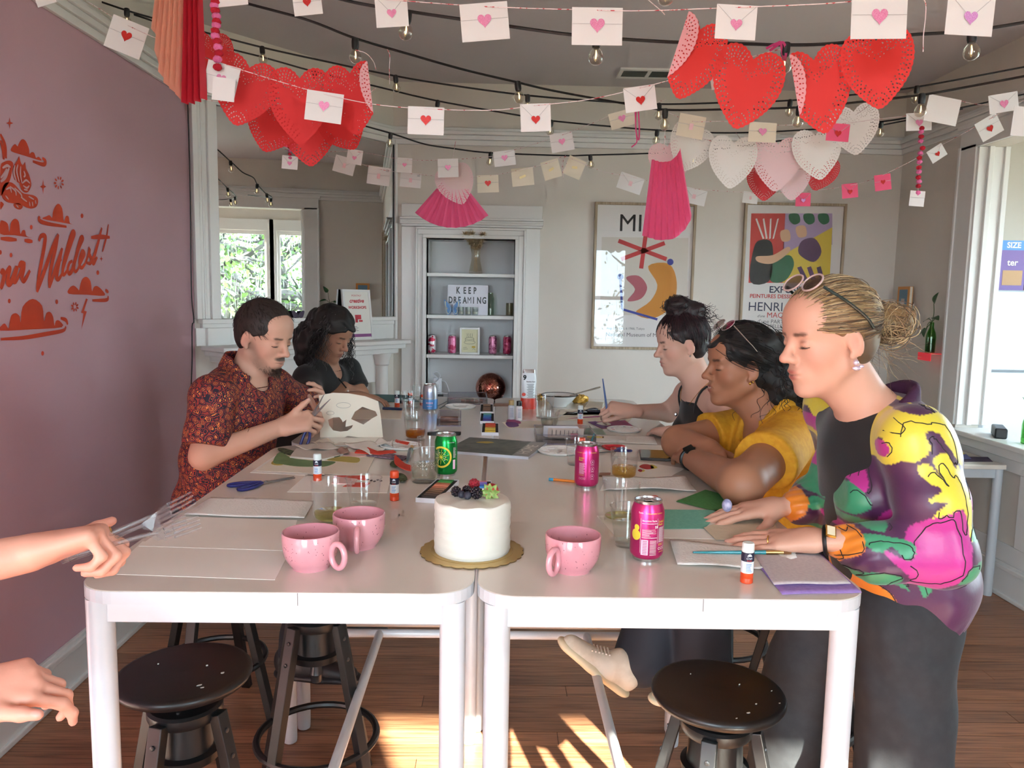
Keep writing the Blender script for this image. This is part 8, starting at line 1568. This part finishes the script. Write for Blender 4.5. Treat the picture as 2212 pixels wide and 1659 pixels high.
L(rp.outputs[0],b_.inputs['Base Color']);m_pais=mt;upv=nrm(nk-pel)
shirt('paisley_shirt',A_,m_pais,nk,pel,lat,((.19,.125),(.18,.13),(.17,.13)),[([nk-np.array([0,0,.07]),shR,shR*.35+elR*.65,elR],[.06,.072,.074,.07]),([nk-np.array([0,0,.07]),shL,shL*.4+elL*.6,elL],[.06,.07,.07,.066])],(nk+fA*.045+np.array([0,0,.02]),(.06,.06,.07)),.70,.165,sleeve_end=((shR*.15+elR*.85,elR-shR),(shL*.3+elL*.7,elL-shL)),wr=(.004,26),shr=.052);collar(A_,nk+np.array([0,0,.035]),upv,m_pais,.08,front=fA,gap=.6,h=.035)
part('shirt_button',G().ball(nk+fA*.135+np.array([0,-.02,-.13]),.006,10,6),m_wht,A_,smooth=True,world=True)
legs(A_,SDF().ell(pel+np.array([.02,0,-.04]),(.17,.18,.11),.02),[pel+lat*-.09,pel+lat*.09],[(-.58,1.28,.74),(-.55,1.6,.74)],[(-.66,1.25,.33),(-.62,1.62,.33)],[.095,.07,.05],'trousers',m_navytr)
for a in((-.68,1.25,.25),(-.64,1.62,.25)):shoe('shoe',A_,a,np.array(a)+np.array([.25,-.04,.0]),(0,0,1),m_shoed,m_shoed)
P4=[bp(x,y,Y)for x,y,Y in((694,948,1.45),(829,948,1.47),(818,864,1.47),(692,848,1.45))];c=np.mean(P4,0);ux=nrm(P4[1]-P4[0]);uz=nrm((P4[3]-P4[0])-ux*((P4[3]-P4[0])@ux));k=1/ppm(1.46);cp=lambda P:[((x-760)*k,(898-y)*k)for x,y in P]
v,f=curve_mesh([cp([(694,950),(740,944),(752,938),(829,948),(823,893),(818,862),(790,851),(755,845),(722,844),(692,850)]),cp(blob([(711,903),(735,897),(742,908),(750,902),(748,918),(764,914),(752,927),(722,926)],2)),cp([(760,901),(768,885),(784,874),(812,884),(816,893),(804,900),(786,913)])],0.0004)
V=[c+ux*q[0]+uz*q[1]+np.cross(ux,uz)*q[2]for q in v];cd=thing('cut_out_card','cream card with cut-out shapes held up by the man with scissors','card',c);part('card',G().add(V,f),m_cream,cd,world=True)
for cx,cy,a,b in((744,871,15,6),(716,888,8,4)):part('pencil_outline',G().tube([c+ux*((cx+a*math.cos(t_)-760)*k)+uz*((898-cy+b*math.sin(t_))*k)-np.cross(uz,ux)*-.0-np.cross(ux,uz)*-.0016 for t_ in np.arange(24)*2*PI/24],.0005,4,closed=True),M('pencil_grey',(150,144,138),.8),cd,world=True)
pv=bp(672,905,1.335);scissors('blue-handled scissors in the hand of the paisley-shirted man',None,None,m_navy,.2,.3,frame=(pv,basis(bp(712,880,1.40)-pv,None,(-.2,-.9,.35))))
# ================================================================== woman in black by the mantel
rnd=np.random.RandomState(8);fB=nrm((.80,-.42,-.48));H=Head(bp(716,722,2.32),fB,(-.05,.05,1),1.0);B_=person('woman in a black shirt with long curly greying hair writing by the mantel',(-.92,2.32,0))
nk=bp(706,800,2.36);pel=np.array([-.95,2.36,.80]);lat=nrm((.35,.93,0));shR,elR,wrR=nk-lat*.16-np.array([0,0,.05]),np.array([-.78,2.08,1.08]),np.array([-.60,2.2,1.10]);shL,elL,wrL=bp(752,800,2.52),bp(779,852,2.45),bp(738,838,2.33)
S=upper(H,nk,pel,lat,[([shR,elR,wrR],[.045,.038,.026]),([shL,elL,wrL],[.045,.038,.026])],1.05)
tR,_=hand(S,wrR,(.8,.3,-.1),(0,0,1),-1,[(20,30,20)]*4,sc=.95);tL,_=hand(S,wrL,(-.1,-.6,-.2),(.1,-.3,1),1,[(40,50,30)]*4,sc=.95)
body_mesh('body',S,[(*box_at(H.P(.01,0,-.005),(.165,.15,.165)),.0042),(np.array([-1.2,1.95,.8]),np.array([-.42,2.75,1.36]),.007)],(176,128,104),H.tones(lip=(140,74,70),brow=(34,26,24),cheek=(178,108,92)),B_);face_bits(H,B_,rnd,(30,24,22))
S=SDF();H.cap_hair(S,.018,ear=False)
for y in(-1,1):S.chain([H.P(-.03,y*.07,.03),H.P(-.04,y*.092,-.07),H.P(-.03,y*.09,-.16)],[.04,.045,.03],.03)
S.chain([H.P(-.09,0,.02),H.P(-.10,0,-.08),H.P(-.09,0,-.17)],[.06,.075,.05],.03);S.wave(wrinkle(.006,110,.4));cloth('hair',S,.006,M('hair_black_base',(22,19,19),.6),B_);pa=[];tn=[]
for i in range(620):
 d=H.scalp(rnd,-.03)
 while d[0]>.25:d=H.scalp(rnd,-.03)
 q=np.array(H.CR)+(np.array(H.RR)+.016)*d;out=nrm(np.array([d[0]*.5-.5,d[1]*1.2,.1]));L_=rnd.uniform(.14,.27);b0=[H.P(*q)]
 for u in np.linspace(.08,1,17):b0 .append(H.P(*(q*1.0+out*np.array([1,1,.5])*.045*min(1,u*2.2)))+np.array([0,0,-1])*L_*u)
 pa.append(curl(resamp(b0,44),rnd,.009,rnd.uniform(3,5.5)));tn.append((40,36,36)if rnd.rand()>.3 else((110,104,104)if d[0]>-.1 else(70,64,64)))
strands('curly_hair',np.array(pa),np.full(620,.0016),hair_mat('hair_dark'),np.array([lin(c)[:3]for c in tn]),B_)
shirt('black_shirt',B_,m_skin_black,nk,pel,lat,((.165,.11),(.15,.11),(.16,.12)),[([nk-np.array([0,0,.07]),shR,elR],[.05,.062,.06]),([nk-np.array([0,0,.07]),shL,elL],[.05,.06,.058])],(nk+fB*np.array([1,1,0])*.075+np.array([0,0,.02]),(.04,.04,.06)),.72,.15,bust=.02,sleeve_end=((shR*.3+elR*.7,elR-shR),(shL*.25+elL*.75,elL-shL)),vx=.0075)
fb=nrm(fB*np.array([1,1,0]));[part('shirt_button',G().ball(nk+fb*(.125+.02*i)+np.array([0,0,-.09-.07*i]),.005,8,6),m_wht,B_,world=True)for i in range(2)]
legs(B_,SDF().ell(pel,(.15,.17,.12),.02),[pel-lat*.09,pel+lat*.09],[(-.56,2.2,.74),(-.56,2.5,.74)],[(-.62,2.2,.3),(-.62,2.5,.3)],[.09,.065,.05],'trousers',m_trous,.012)
stick_item('pen','dark pen held upright by the woman in black','pen',None,[(.003,.0035,.003)],[('barrel',m_black)],[0,1],world=(bp(748,838,2.28),bp(731,817,2.31)))
# ================================================================== woman with a bun painting, black camisole
rnd=np.random.RandomState(21);fC=nrm((-.97,-.10,-.20));lC=nrm(np.cross((0,0,1),fC));H=Head(bp(1487,747,1.58)-lC*.0745,fC,(0,0,1),.98);C_=person('woman with a messy bun and black camisole painting at the far right',(.95,1.66,0))
nk=bp(1518,828,1.66);pel=np.array([.97,1.68,.80]);lat=nrm((.12,-1,0));shL,elL,wrL=bp(1556,868,1.51),np.array([.92,1.42,1.075]),tp(1447,934,1.08);shR,elR,wrR=nk-lat*.165-np.array([0,0,.06]),np.array([.76,1.92,1.09]),bp(1362,888,1.74)
S=upper(H,nk,pel,lat,[([shL,elL,wrL],[.047,.038,.025]),([shR,elR,wrR],[.045,.04,.026]),([nk-np.array([0,0,.05]),shL],[.05,.05]),([nk-np.array([0,0,.05]),shR],[.05,.05])],1.15,tor=((.145,.098),(.125,.095),(.14,.1)))
tL,_=hand(S,wrL,tp(1390,924,1.062)-wrL,(0,-.1,1),1,[(18,25,15)]*4,((.8,.5,-.2),.2),.95,.06);tR,_=hand(S,wrR,bp(1312,880,1.72)-wrR,(.1,-.55,.75),-1,[(55,60,30),(55,65,30),(55,70,35),(60,70,40)],((.85,.2,-.45),.2),.95,.03)
bC=body_mesh('body',S,[(*box_at(H.P(.01,0,-.005),(.165,.14,.16)),.0042),(*box_at(wrR+np.array([-.05,0,0]),(.11,.08,.08)),.0038),(np.array([.40,1.3,.95]),np.array([1.2,2.05,1.36]),.007)],(222,178,158),H.tones(lip=(190,100,98),brow=(50,34,34),cheek=(226,136,122))+nails(tR)+nails(tL),C_);face_bits(H,C_,rnd,(44,30,30))
plum=[(44,26,32),(30,20,24),(70,36,44),(24,18,20)];S=SDF();H.cap_hair(S,.010);S.ell(H.P(-.005,0,.155),(.05,.05,.036),.02,H.R).ell(H.P(-.065,0,.12),(.045,.05,.04),.02,H.R);S.wave(wrinkle(.003,120));cloth('hair',S,.005,M('hair_plum_base',(30,20,24),.5),C_)
pa=flow_hair(H,900,(-.01,0,.135),rnd,.009,N_=10,lift=.006,endj=.02);strands('combed_hair',pa,np.full(900,.0011),hair_mat('hair_dark'),tones_rand(rnd,900,plum),C_);bb=[]
for _ in range(330):
 c_=np.array([-.005,0,.152])if rnd.rand()<.6 else np.array([-.07,0,.115]);r=rnd.uniform(.025,.055);n_=nrm(rnd.normal(size=3));u_=nrm(np.cross(n_,rnd.normal(size=3)));v_=np.cross(n_,u_);a=rnd.uniform(0,6.3);ar=rnd.uniform(1.5,4);bb.append([H.P(*(c_+rnd.normal(0,.004,3)+r*np.array([1,1,.75])*(u_*math.cos(a+ar*i/11)+v_*math.sin(a+ar*i/11))))for i in range(12)])
for _ in range(60):a=H.P(-.08+rnd.normal(0,.02),rnd.normal(0,.04),.10+rnd.normal(0,.03));d=nrm(np.array([rnd.uniform(.2,1),rnd.normal(0,.4),rnd.uniform(-.7,.3)]));bb.append(curl([a+d*.0055*i for i in range(12)],rnd,.008,1.3))
strands('bun',np.array(bb),np.full(len(bb),.0013),hair_mat('hair_dark'),tones_rand(rnd,len(bb),plum),C_)
S=SDF();torso(S,nk-np.array([0,0,.03]),pel,lat,.12,(.155,.106),(.135,.103),(.15,.115),.004,.012,shr=.03);S.cut(nk+np.array([0,0,-.055])+fC*.1,nrm(np.array([0,0,1.0])+fC*.25));S.cut((0,0,.72),(0,0,-1));cloth('camisole',S,.006,m_skin_black,C_)
for y in(-1,1):part('strap',G().tube(drape([nk+lat*.085*y+fC*.088+np.array([0,0,-.10]),nk+lat*.092*y+fC*.045+np.array([0,0,-.03]),nk+lat*.09*y-fC*.03+np.array([0,0,-.012]),nk+lat*.08*y-fC*.09+np.array([0,0,-.10])],bC,nk+lat*.05*y+np.array([0,0,-.11])),.0042,6),m_skin_black,C_,smooth=True,world=True)
part('necklace',G().tube(drape([nk+lat*.05-fC*.03+np.array([0,0,.03]),nk+lat*.068+fC*.03+np.array([0,0,-.02]),nk+lat*.03+fC*.10+np.array([0,0,-.085]),nk-lat*.03+fC*.10+np.array([0,0,-.07]),nk-lat*.06+fC*.04+np.array([0,0,-.02])],bC,nk+np.array([0,0,-.07]),.0015),.0011,5),m_gold_j,C_,world=True);part('pendant',G().ball(nk+lat*.02+fC*.112+np.array([0,0,-.097]),(.006,.004,.008),8,6),m_silv,C_,world=True)
part('earring',G().ball(H.P(.001,.081,-.04),.004,8,6),m_silv,C_,world=True)
legs(C_,SDF().ell(pel,(.15,.17,.12),.02),[pel+lat*.09,pel-lat*.09],[(.60,1.55,.74),(.60,1.85,.74)],[(.66,1.55,.3),(.66,1.85,.3)],[.09,.065,.05],'trousers',m_trous,.012);brush('blue-handled paintbrush in the hand of the seated painter',None,m_bluh,1.1,world=(bp(1302,818,1.72),bp(1314,908,1.73)))
# ================================================================== woman in yellow
rnd=np.random.RandomState(31);fD=nrm((-.985,-.12,-.05));lD=nrm(np.cross((0,0,1),fD));H=Head(bp(1620,798,.985)-lD*.0745,fD,(0.02,0,1),1.03);D_=person('smiling woman in a yellow shirt leaning on folded arms',(1.03,1.06,0))
nk=bp(1668,905,1.06);pel=np.array([1.04,1.08,.79]);lat=nrm((.1,-1,0));shL,elL,wrL=bp(1712,945,.885),tp(1602,1046,1.105),tp(1492,990,1.095);shR,elR,wrR=nk-lat*.18-np.array([0,0,.06]),tp(1466,955,1.11),tp(1530,970,1.125)
S=upper(H,nk,pel,lat,[([shL,elL,wrL],[.062,.055,.031]),([shR,elR,wrR],[.06,.052,.033])],1.1,smile=1.0,plump=.007,nr=(.05,.058),tor=((.17,.12),(.16,.13),(.17,.13)))
tL,_=hand(S,wrL,tp(1462,968,1.09)-wrL,(-.3,-.35,.9),1,[(20,30,20)]*4,sc=.97);tR,_=hand(S,wrR,tp(1556,1005,1.12)-wrR,(-.3,-.3,.9),-1,[(45,55,35)]*4,((.6,.6,-.3),.3),sc=1.0)
body_mesh('body',S,[(*box_at(H.P(.01,0,-.005),(.165,.15,.165)),.0036),(np.array([.48,.42,1.03]),np.array([.84,1.4,1.2]),.0042),(np.array([.48,.42,.8]),np.array([1.3,1.4,1.40]),.01)],(168,116,88),H.tones(lip=(150,74,72),brow=(30,22,20),cheek=(178,104,80))+[(H.P(.094,0,-.0565),(.010,.016,.0022),H.R,(236,226,218),.8,.4)]+nails(tL)+nails(tR),D_);face_bits(H,D_,rnd,(26,20,18))
S=SDF();H.cap_hair(S,.014);S.chain([H.P(-.09,0,.03),H.P(-.13,0,-.05),H.P(-.145,0,-.14),H.P(-.165,0,-.19)],[.07,.085,.075,.04],.03);S.wave(wrinkle(.006,110,.4));cloth('hair',S,.006,M('hair_black_base'),D_)
pa=flow_hair(H,700,(-.10,0,.0),rnd,.013,N_=10,lift=.006,endj=.03);strands('combed_hair',pa,np.full(700,.0012),hair_mat('hair_dark'),tones_rand(rnd,700,[(26,22,22),(18,16,17),(38,30,28)]),D_);pa=[]
for _ in range(560):
 a=np.array([-.10+rnd.normal(0,.03),rnd.normal(0,.045),.03+rnd.normal(0,.035)]);d=np.array([-.35+rnd.normal(0,.25),rnd.normal(0,.35),-1]);L_=rnd.uniform(.12,.26);pa.append(curl([H.P(*(a+nrm(d)*L_*u+np.array([-.02,0,.02])*math.sin(u*PI)))for u in np.linspace(0,1,46)],rnd,.010,rnd.uniform(3.5,6)))
strands('curly_hair',np.array(pa),np.full(len(pa),.0016),hair_mat('hair_dark'),tones_rand(rnd,len(pa),[(26,22,22),(18,16,17),(44,34,32)]),D_)
m_yel_s=M('yellow_linen',(222,164,40),.8,noise=((212,152,32),60,(1,1,1),.4,.6),bump=(220,.3,.001));shirt('yellow_shirt',D_,m_yel_s,nk,pel,lat,((.185,.14),(.185,.15),(.19,.15)),[([nk-np.array([0,0,.07]),shL,shL*.45+elL*.55,elL],[.06,.075,.080,.082]),([nk-np.array([0,0,.07]),shR,shR*.4+elR*.6,elR],[.06,.07,.074,.075])],(nk+fD*.075+np.array([0,0,.0]),(.05,.05,.075)),.74,.17,bust=.03,sleeve_end=((shL*.42+elL*.58,elL-shL),(shR*.42+elR*.58,elR-shR)),wr=(.005,27),shr=.055);collar(D_,nk+np.array([0,0,.035]),nrm(nk-pel),m_yel_s,.08,front=fD,gap=.6,h=.03)
for y in(-1,1):
 lp_=[H.P(.05-.016*math.sin(a),y*.034+.026*math.cos(a),.128+.014*math.sin(a))for a in np.arange(20)*2*PI/20];part('lens_rim',G().tube(lp_,.0016,6,closed=True),m_silv,D_,world=True);part('lens',G().add(lp_,[tuple(range(20))]),m_lens,D_,world=True);part('eyeglasses',G().tube([H.P(.045,y*.062,.128),H.P(.0,y*.086,.07),H.P(-.02,y*.088,.045)],.0018,6),m_silv,D_,world=True)
part('earring',G().ball(H.P(.004,.082,-.040),.0045,8,6).ball(H.P(-.004,.083,-.036),.004,8,6),m_gold_j,D_,world=True)
fw_=nrm(wrL-elL);wc=wrL-fw_*.012;Bw=basis((0,0,1),None,fw_);part('watch_strap',G().tube([wc+Bw@np.array([.031*math.cos(a),.034*math.sin(a),0])for a in np.arange(24)*2*PI/24],.006,8,closed=True),m_black,D_,smooth=True,world=True);nw=nrm((-.35,-.45,.85));part('watch_case',G().box(wc+nw*.036,(.036,.03,.01),rot=basis(fw_,None,nw)),M('dark_screen'),D_,world=True,bevel=.003)
legs(D_,SDF().ell(pel,(.17,.18,.12),.02),[pel+lat*.1,pel-lat*.1],[(.66,.98,.76),(.64,1.16,.84)],[(.70,1.0,.36),bp(1385,1425,1.04)],[.11,.085,.088],'trousers',m_navytr)
a,b=bp(1330,1488,1.0),bp(1208,1392,1.0);shoe('sneaker',D_,a,b,nrm((.55,0,.85)),m_shoew,m_solew);shoe('sneaker',D_,(.80,1.05,.26),(.55,1.06,.27),(0,0,1),m_shoew,m_solew)
g=G()
for i in range(6):q=a*(1-.42-.06*i)+b*(.42+.06*i);g.tube([q+np.array([.05,-.025,.062])-np.array([0,0,.006*i]),q+np.array([.05,.025,.062])-np.array([0,0,.006*i])],.0028,6)
part('lace',g,m_paper,D_,world=True)
# ================================================================== person in red at the left edge, holding clear forks
F_=person('person in red at the left picture edge holding a bunch of clear plastic forks',(-1.08,-.28,0));nk=np.array([-1.08,-.28,1.46]);pel=np.array([-1.10,-.30,.95]);lat=nrm((-.35,.94,0));H=Head((-1.02,-.30,1.60),(.94,.32,-.1),(0,0,1),1.0)
wA=bp(62,1195,-.22);shA,elA=nk-lat*.17-np.array([0,0,.05]),np.array([-.92,-.42,1.17]);wB=bp(-95,1505,-.30);shB,elB=nk+lat*.17-np.array([0,0,.05]),np.array([-1.0,-.1,1.12])
S=upper(H,nk,pel,lat,[([shA,elA,wA],[.045,.04,.027]),([shB,elB,wB],[.045,.04,.027])])
tA,fa=hand(S,wA,bp(207,1150,-.18)-wA,(-.2,.1,1),-1,[(50,65,40),(62,75,45),(68,80,45),(72,80,45)],((.80,.42,.10),.15),1.0,.04);tB,_=hand(S,wB,bp(10,1485,-.28)-wB,(-.1,-.5,.85),1,[(30,40,25),(45,50,30),(50,55,35),(55,60,40)],((.75,.5,.2),.25),1.0,.06)
body_mesh('body',S,[(*box_at(wA+np.array([.06,.02,0]),(.17,.13,.12)),.003),(*box_at(wB+np.array([.06,.0,0]),(.17,.13,.12)),.003),(*box_at(H.P(.01,0,-.005),(.165,.14,.165)),.006),(np.array([-1.4,-.6,.9]),np.array([-.45,.1,1.55]),.01)],(222,160,138),H.tones()+nails(tA)+nails(tB)+[(t_[0],(.03,.03,.03),np.eye(3),(224,130,110),.4,1.0)for t_ in tA+tB],F_)
S=SDF();H.cap_hair(S,.02,ear=False);S.chain([H.P(-.07,0,0),H.P(-.09,0,-.15)],[.08,.06],.03);cloth('hair',S,.009,M('hair_brown_base'),F_);m_reds=M('red_dress_cloth',(214,36,40),.7,noise=((236,190,180),26,(1,1,1),.68,.7))
shirt('red_dress',F_,m_reds,nk,pel-np.array([0,0,.1]),lat,((.16,.11),(.14,.11),(.18,.14)),[([nk-np.array([0,0,.07]),shA,elA,elA*.5+wA*.5],[.05,.06,.055,.05]),([nk-np.array([0,0,.07]),shB,elB,elB*.4+wB*.6],[.05,.06,.055,.05])],(nk+np.array([.05,.03,.02]),(.06,.06,.05)),.72,sleeve_end=((elA*.45+wA*.55,wA-elA),(elB*.35+wB*.65,wB-elB)),vx=.009)
S=SDF().chain([pel,pel-np.array([0,0,.45])],[.2,.26],.05);S.wave(wrinkle(.012,28,0,(1,.7,0)));cloth('skirt',S,.012,m_reds,F_);legs(F_,SDF(),[(-1.1,-.38,.5),(-1.1,-.2,.5)],[(-1.1,-.38,.3),(-1.1,-.2,.3)],[(-1.1,-.38,.06),(-1.1,-.2,.06)],[.06,.055,.04],'leggings',m_skin_black);[shoe('shoe',F_,(-1.14,y,0),(-.9,y+.05,0),(0,0,1),m_shoed,m_shoed)for y in(-.38,-.2)]
for w_,kf,ii in((wA,.105,(-.012,-.014)),(wB,.1,(0,-.012))):d=nrm((bp(207,1150,-.18)-wA)if w_ is wA else(bp(10,1485,-.28)-wB));q=w_+d*kf;part('ring',G().tube([q+basis((0,0,1),None,d)@np.array([.0115*math.cos(a)+ii[1],.0115*math.sin(a)+ii[0],0])for a in np.arange(16)*2*PI/16],.0014,6,closed=True),m_gold_j,F_,world=True)
m_pf=MG('clear_plastic_fork',(236,236,238),1.0,.45,1.8)
for i,(lb,x0,y0,x1,y1,dY,rl)in enumerate((('clear plastic fork fanned highest in the red-sleeved hand',150,1195,372,1052,-.19,.1),('clear plastic fork in the middle of the bunch',140,1205,384,1085,-.20,.5),('clear plastic fork lowest in the bunch',135,1212,380,1098,-.17,-.5),('clear plastic fork at the back of the bunch',150,1208,366,1105,-.155,.2))):
 a,b=bp(x0,y0,dY),bp(x1,y1,dY);d=nrm(b-a);L_=np.linalg.norm(b-a);R_=basis(d,None,nrm(np.array([.1+rl*.3,-.8,.5+rl*.4])));t=thing('plastic_fork',lb,'fork',a,0,'clear plastic forks');w=lambda P:[R_@np.array(q)for q in P]
 part('handle',G().tube(w([(L_*u,0,.006*math.sin(u*3))for u in np.linspace(0,.68,6)]),np.linspace(.0045,.003,6),8),m_pf,t,smooth=True);part('fork_head',G().add(w([(L_*.66,-.004,0),(L_*.72,-.012,-.004),(L_*.80,-.0125,-.002),(L_*.80,.0125,-.002),(L_*.72,.012,-.004),(L_*.66,.004,0)]),[(0,1,2,3,4,5)]),m_pf,t)
 for y in(-.0105,-.0035,.0035,.0105):part('tine',G().tube(w([(L_*.79,y,-.002),(L_*.9,y,.002),(L_,y*.95,.007)]),[.0022,.002,.0012],6),m_pf,t,smooth=True)
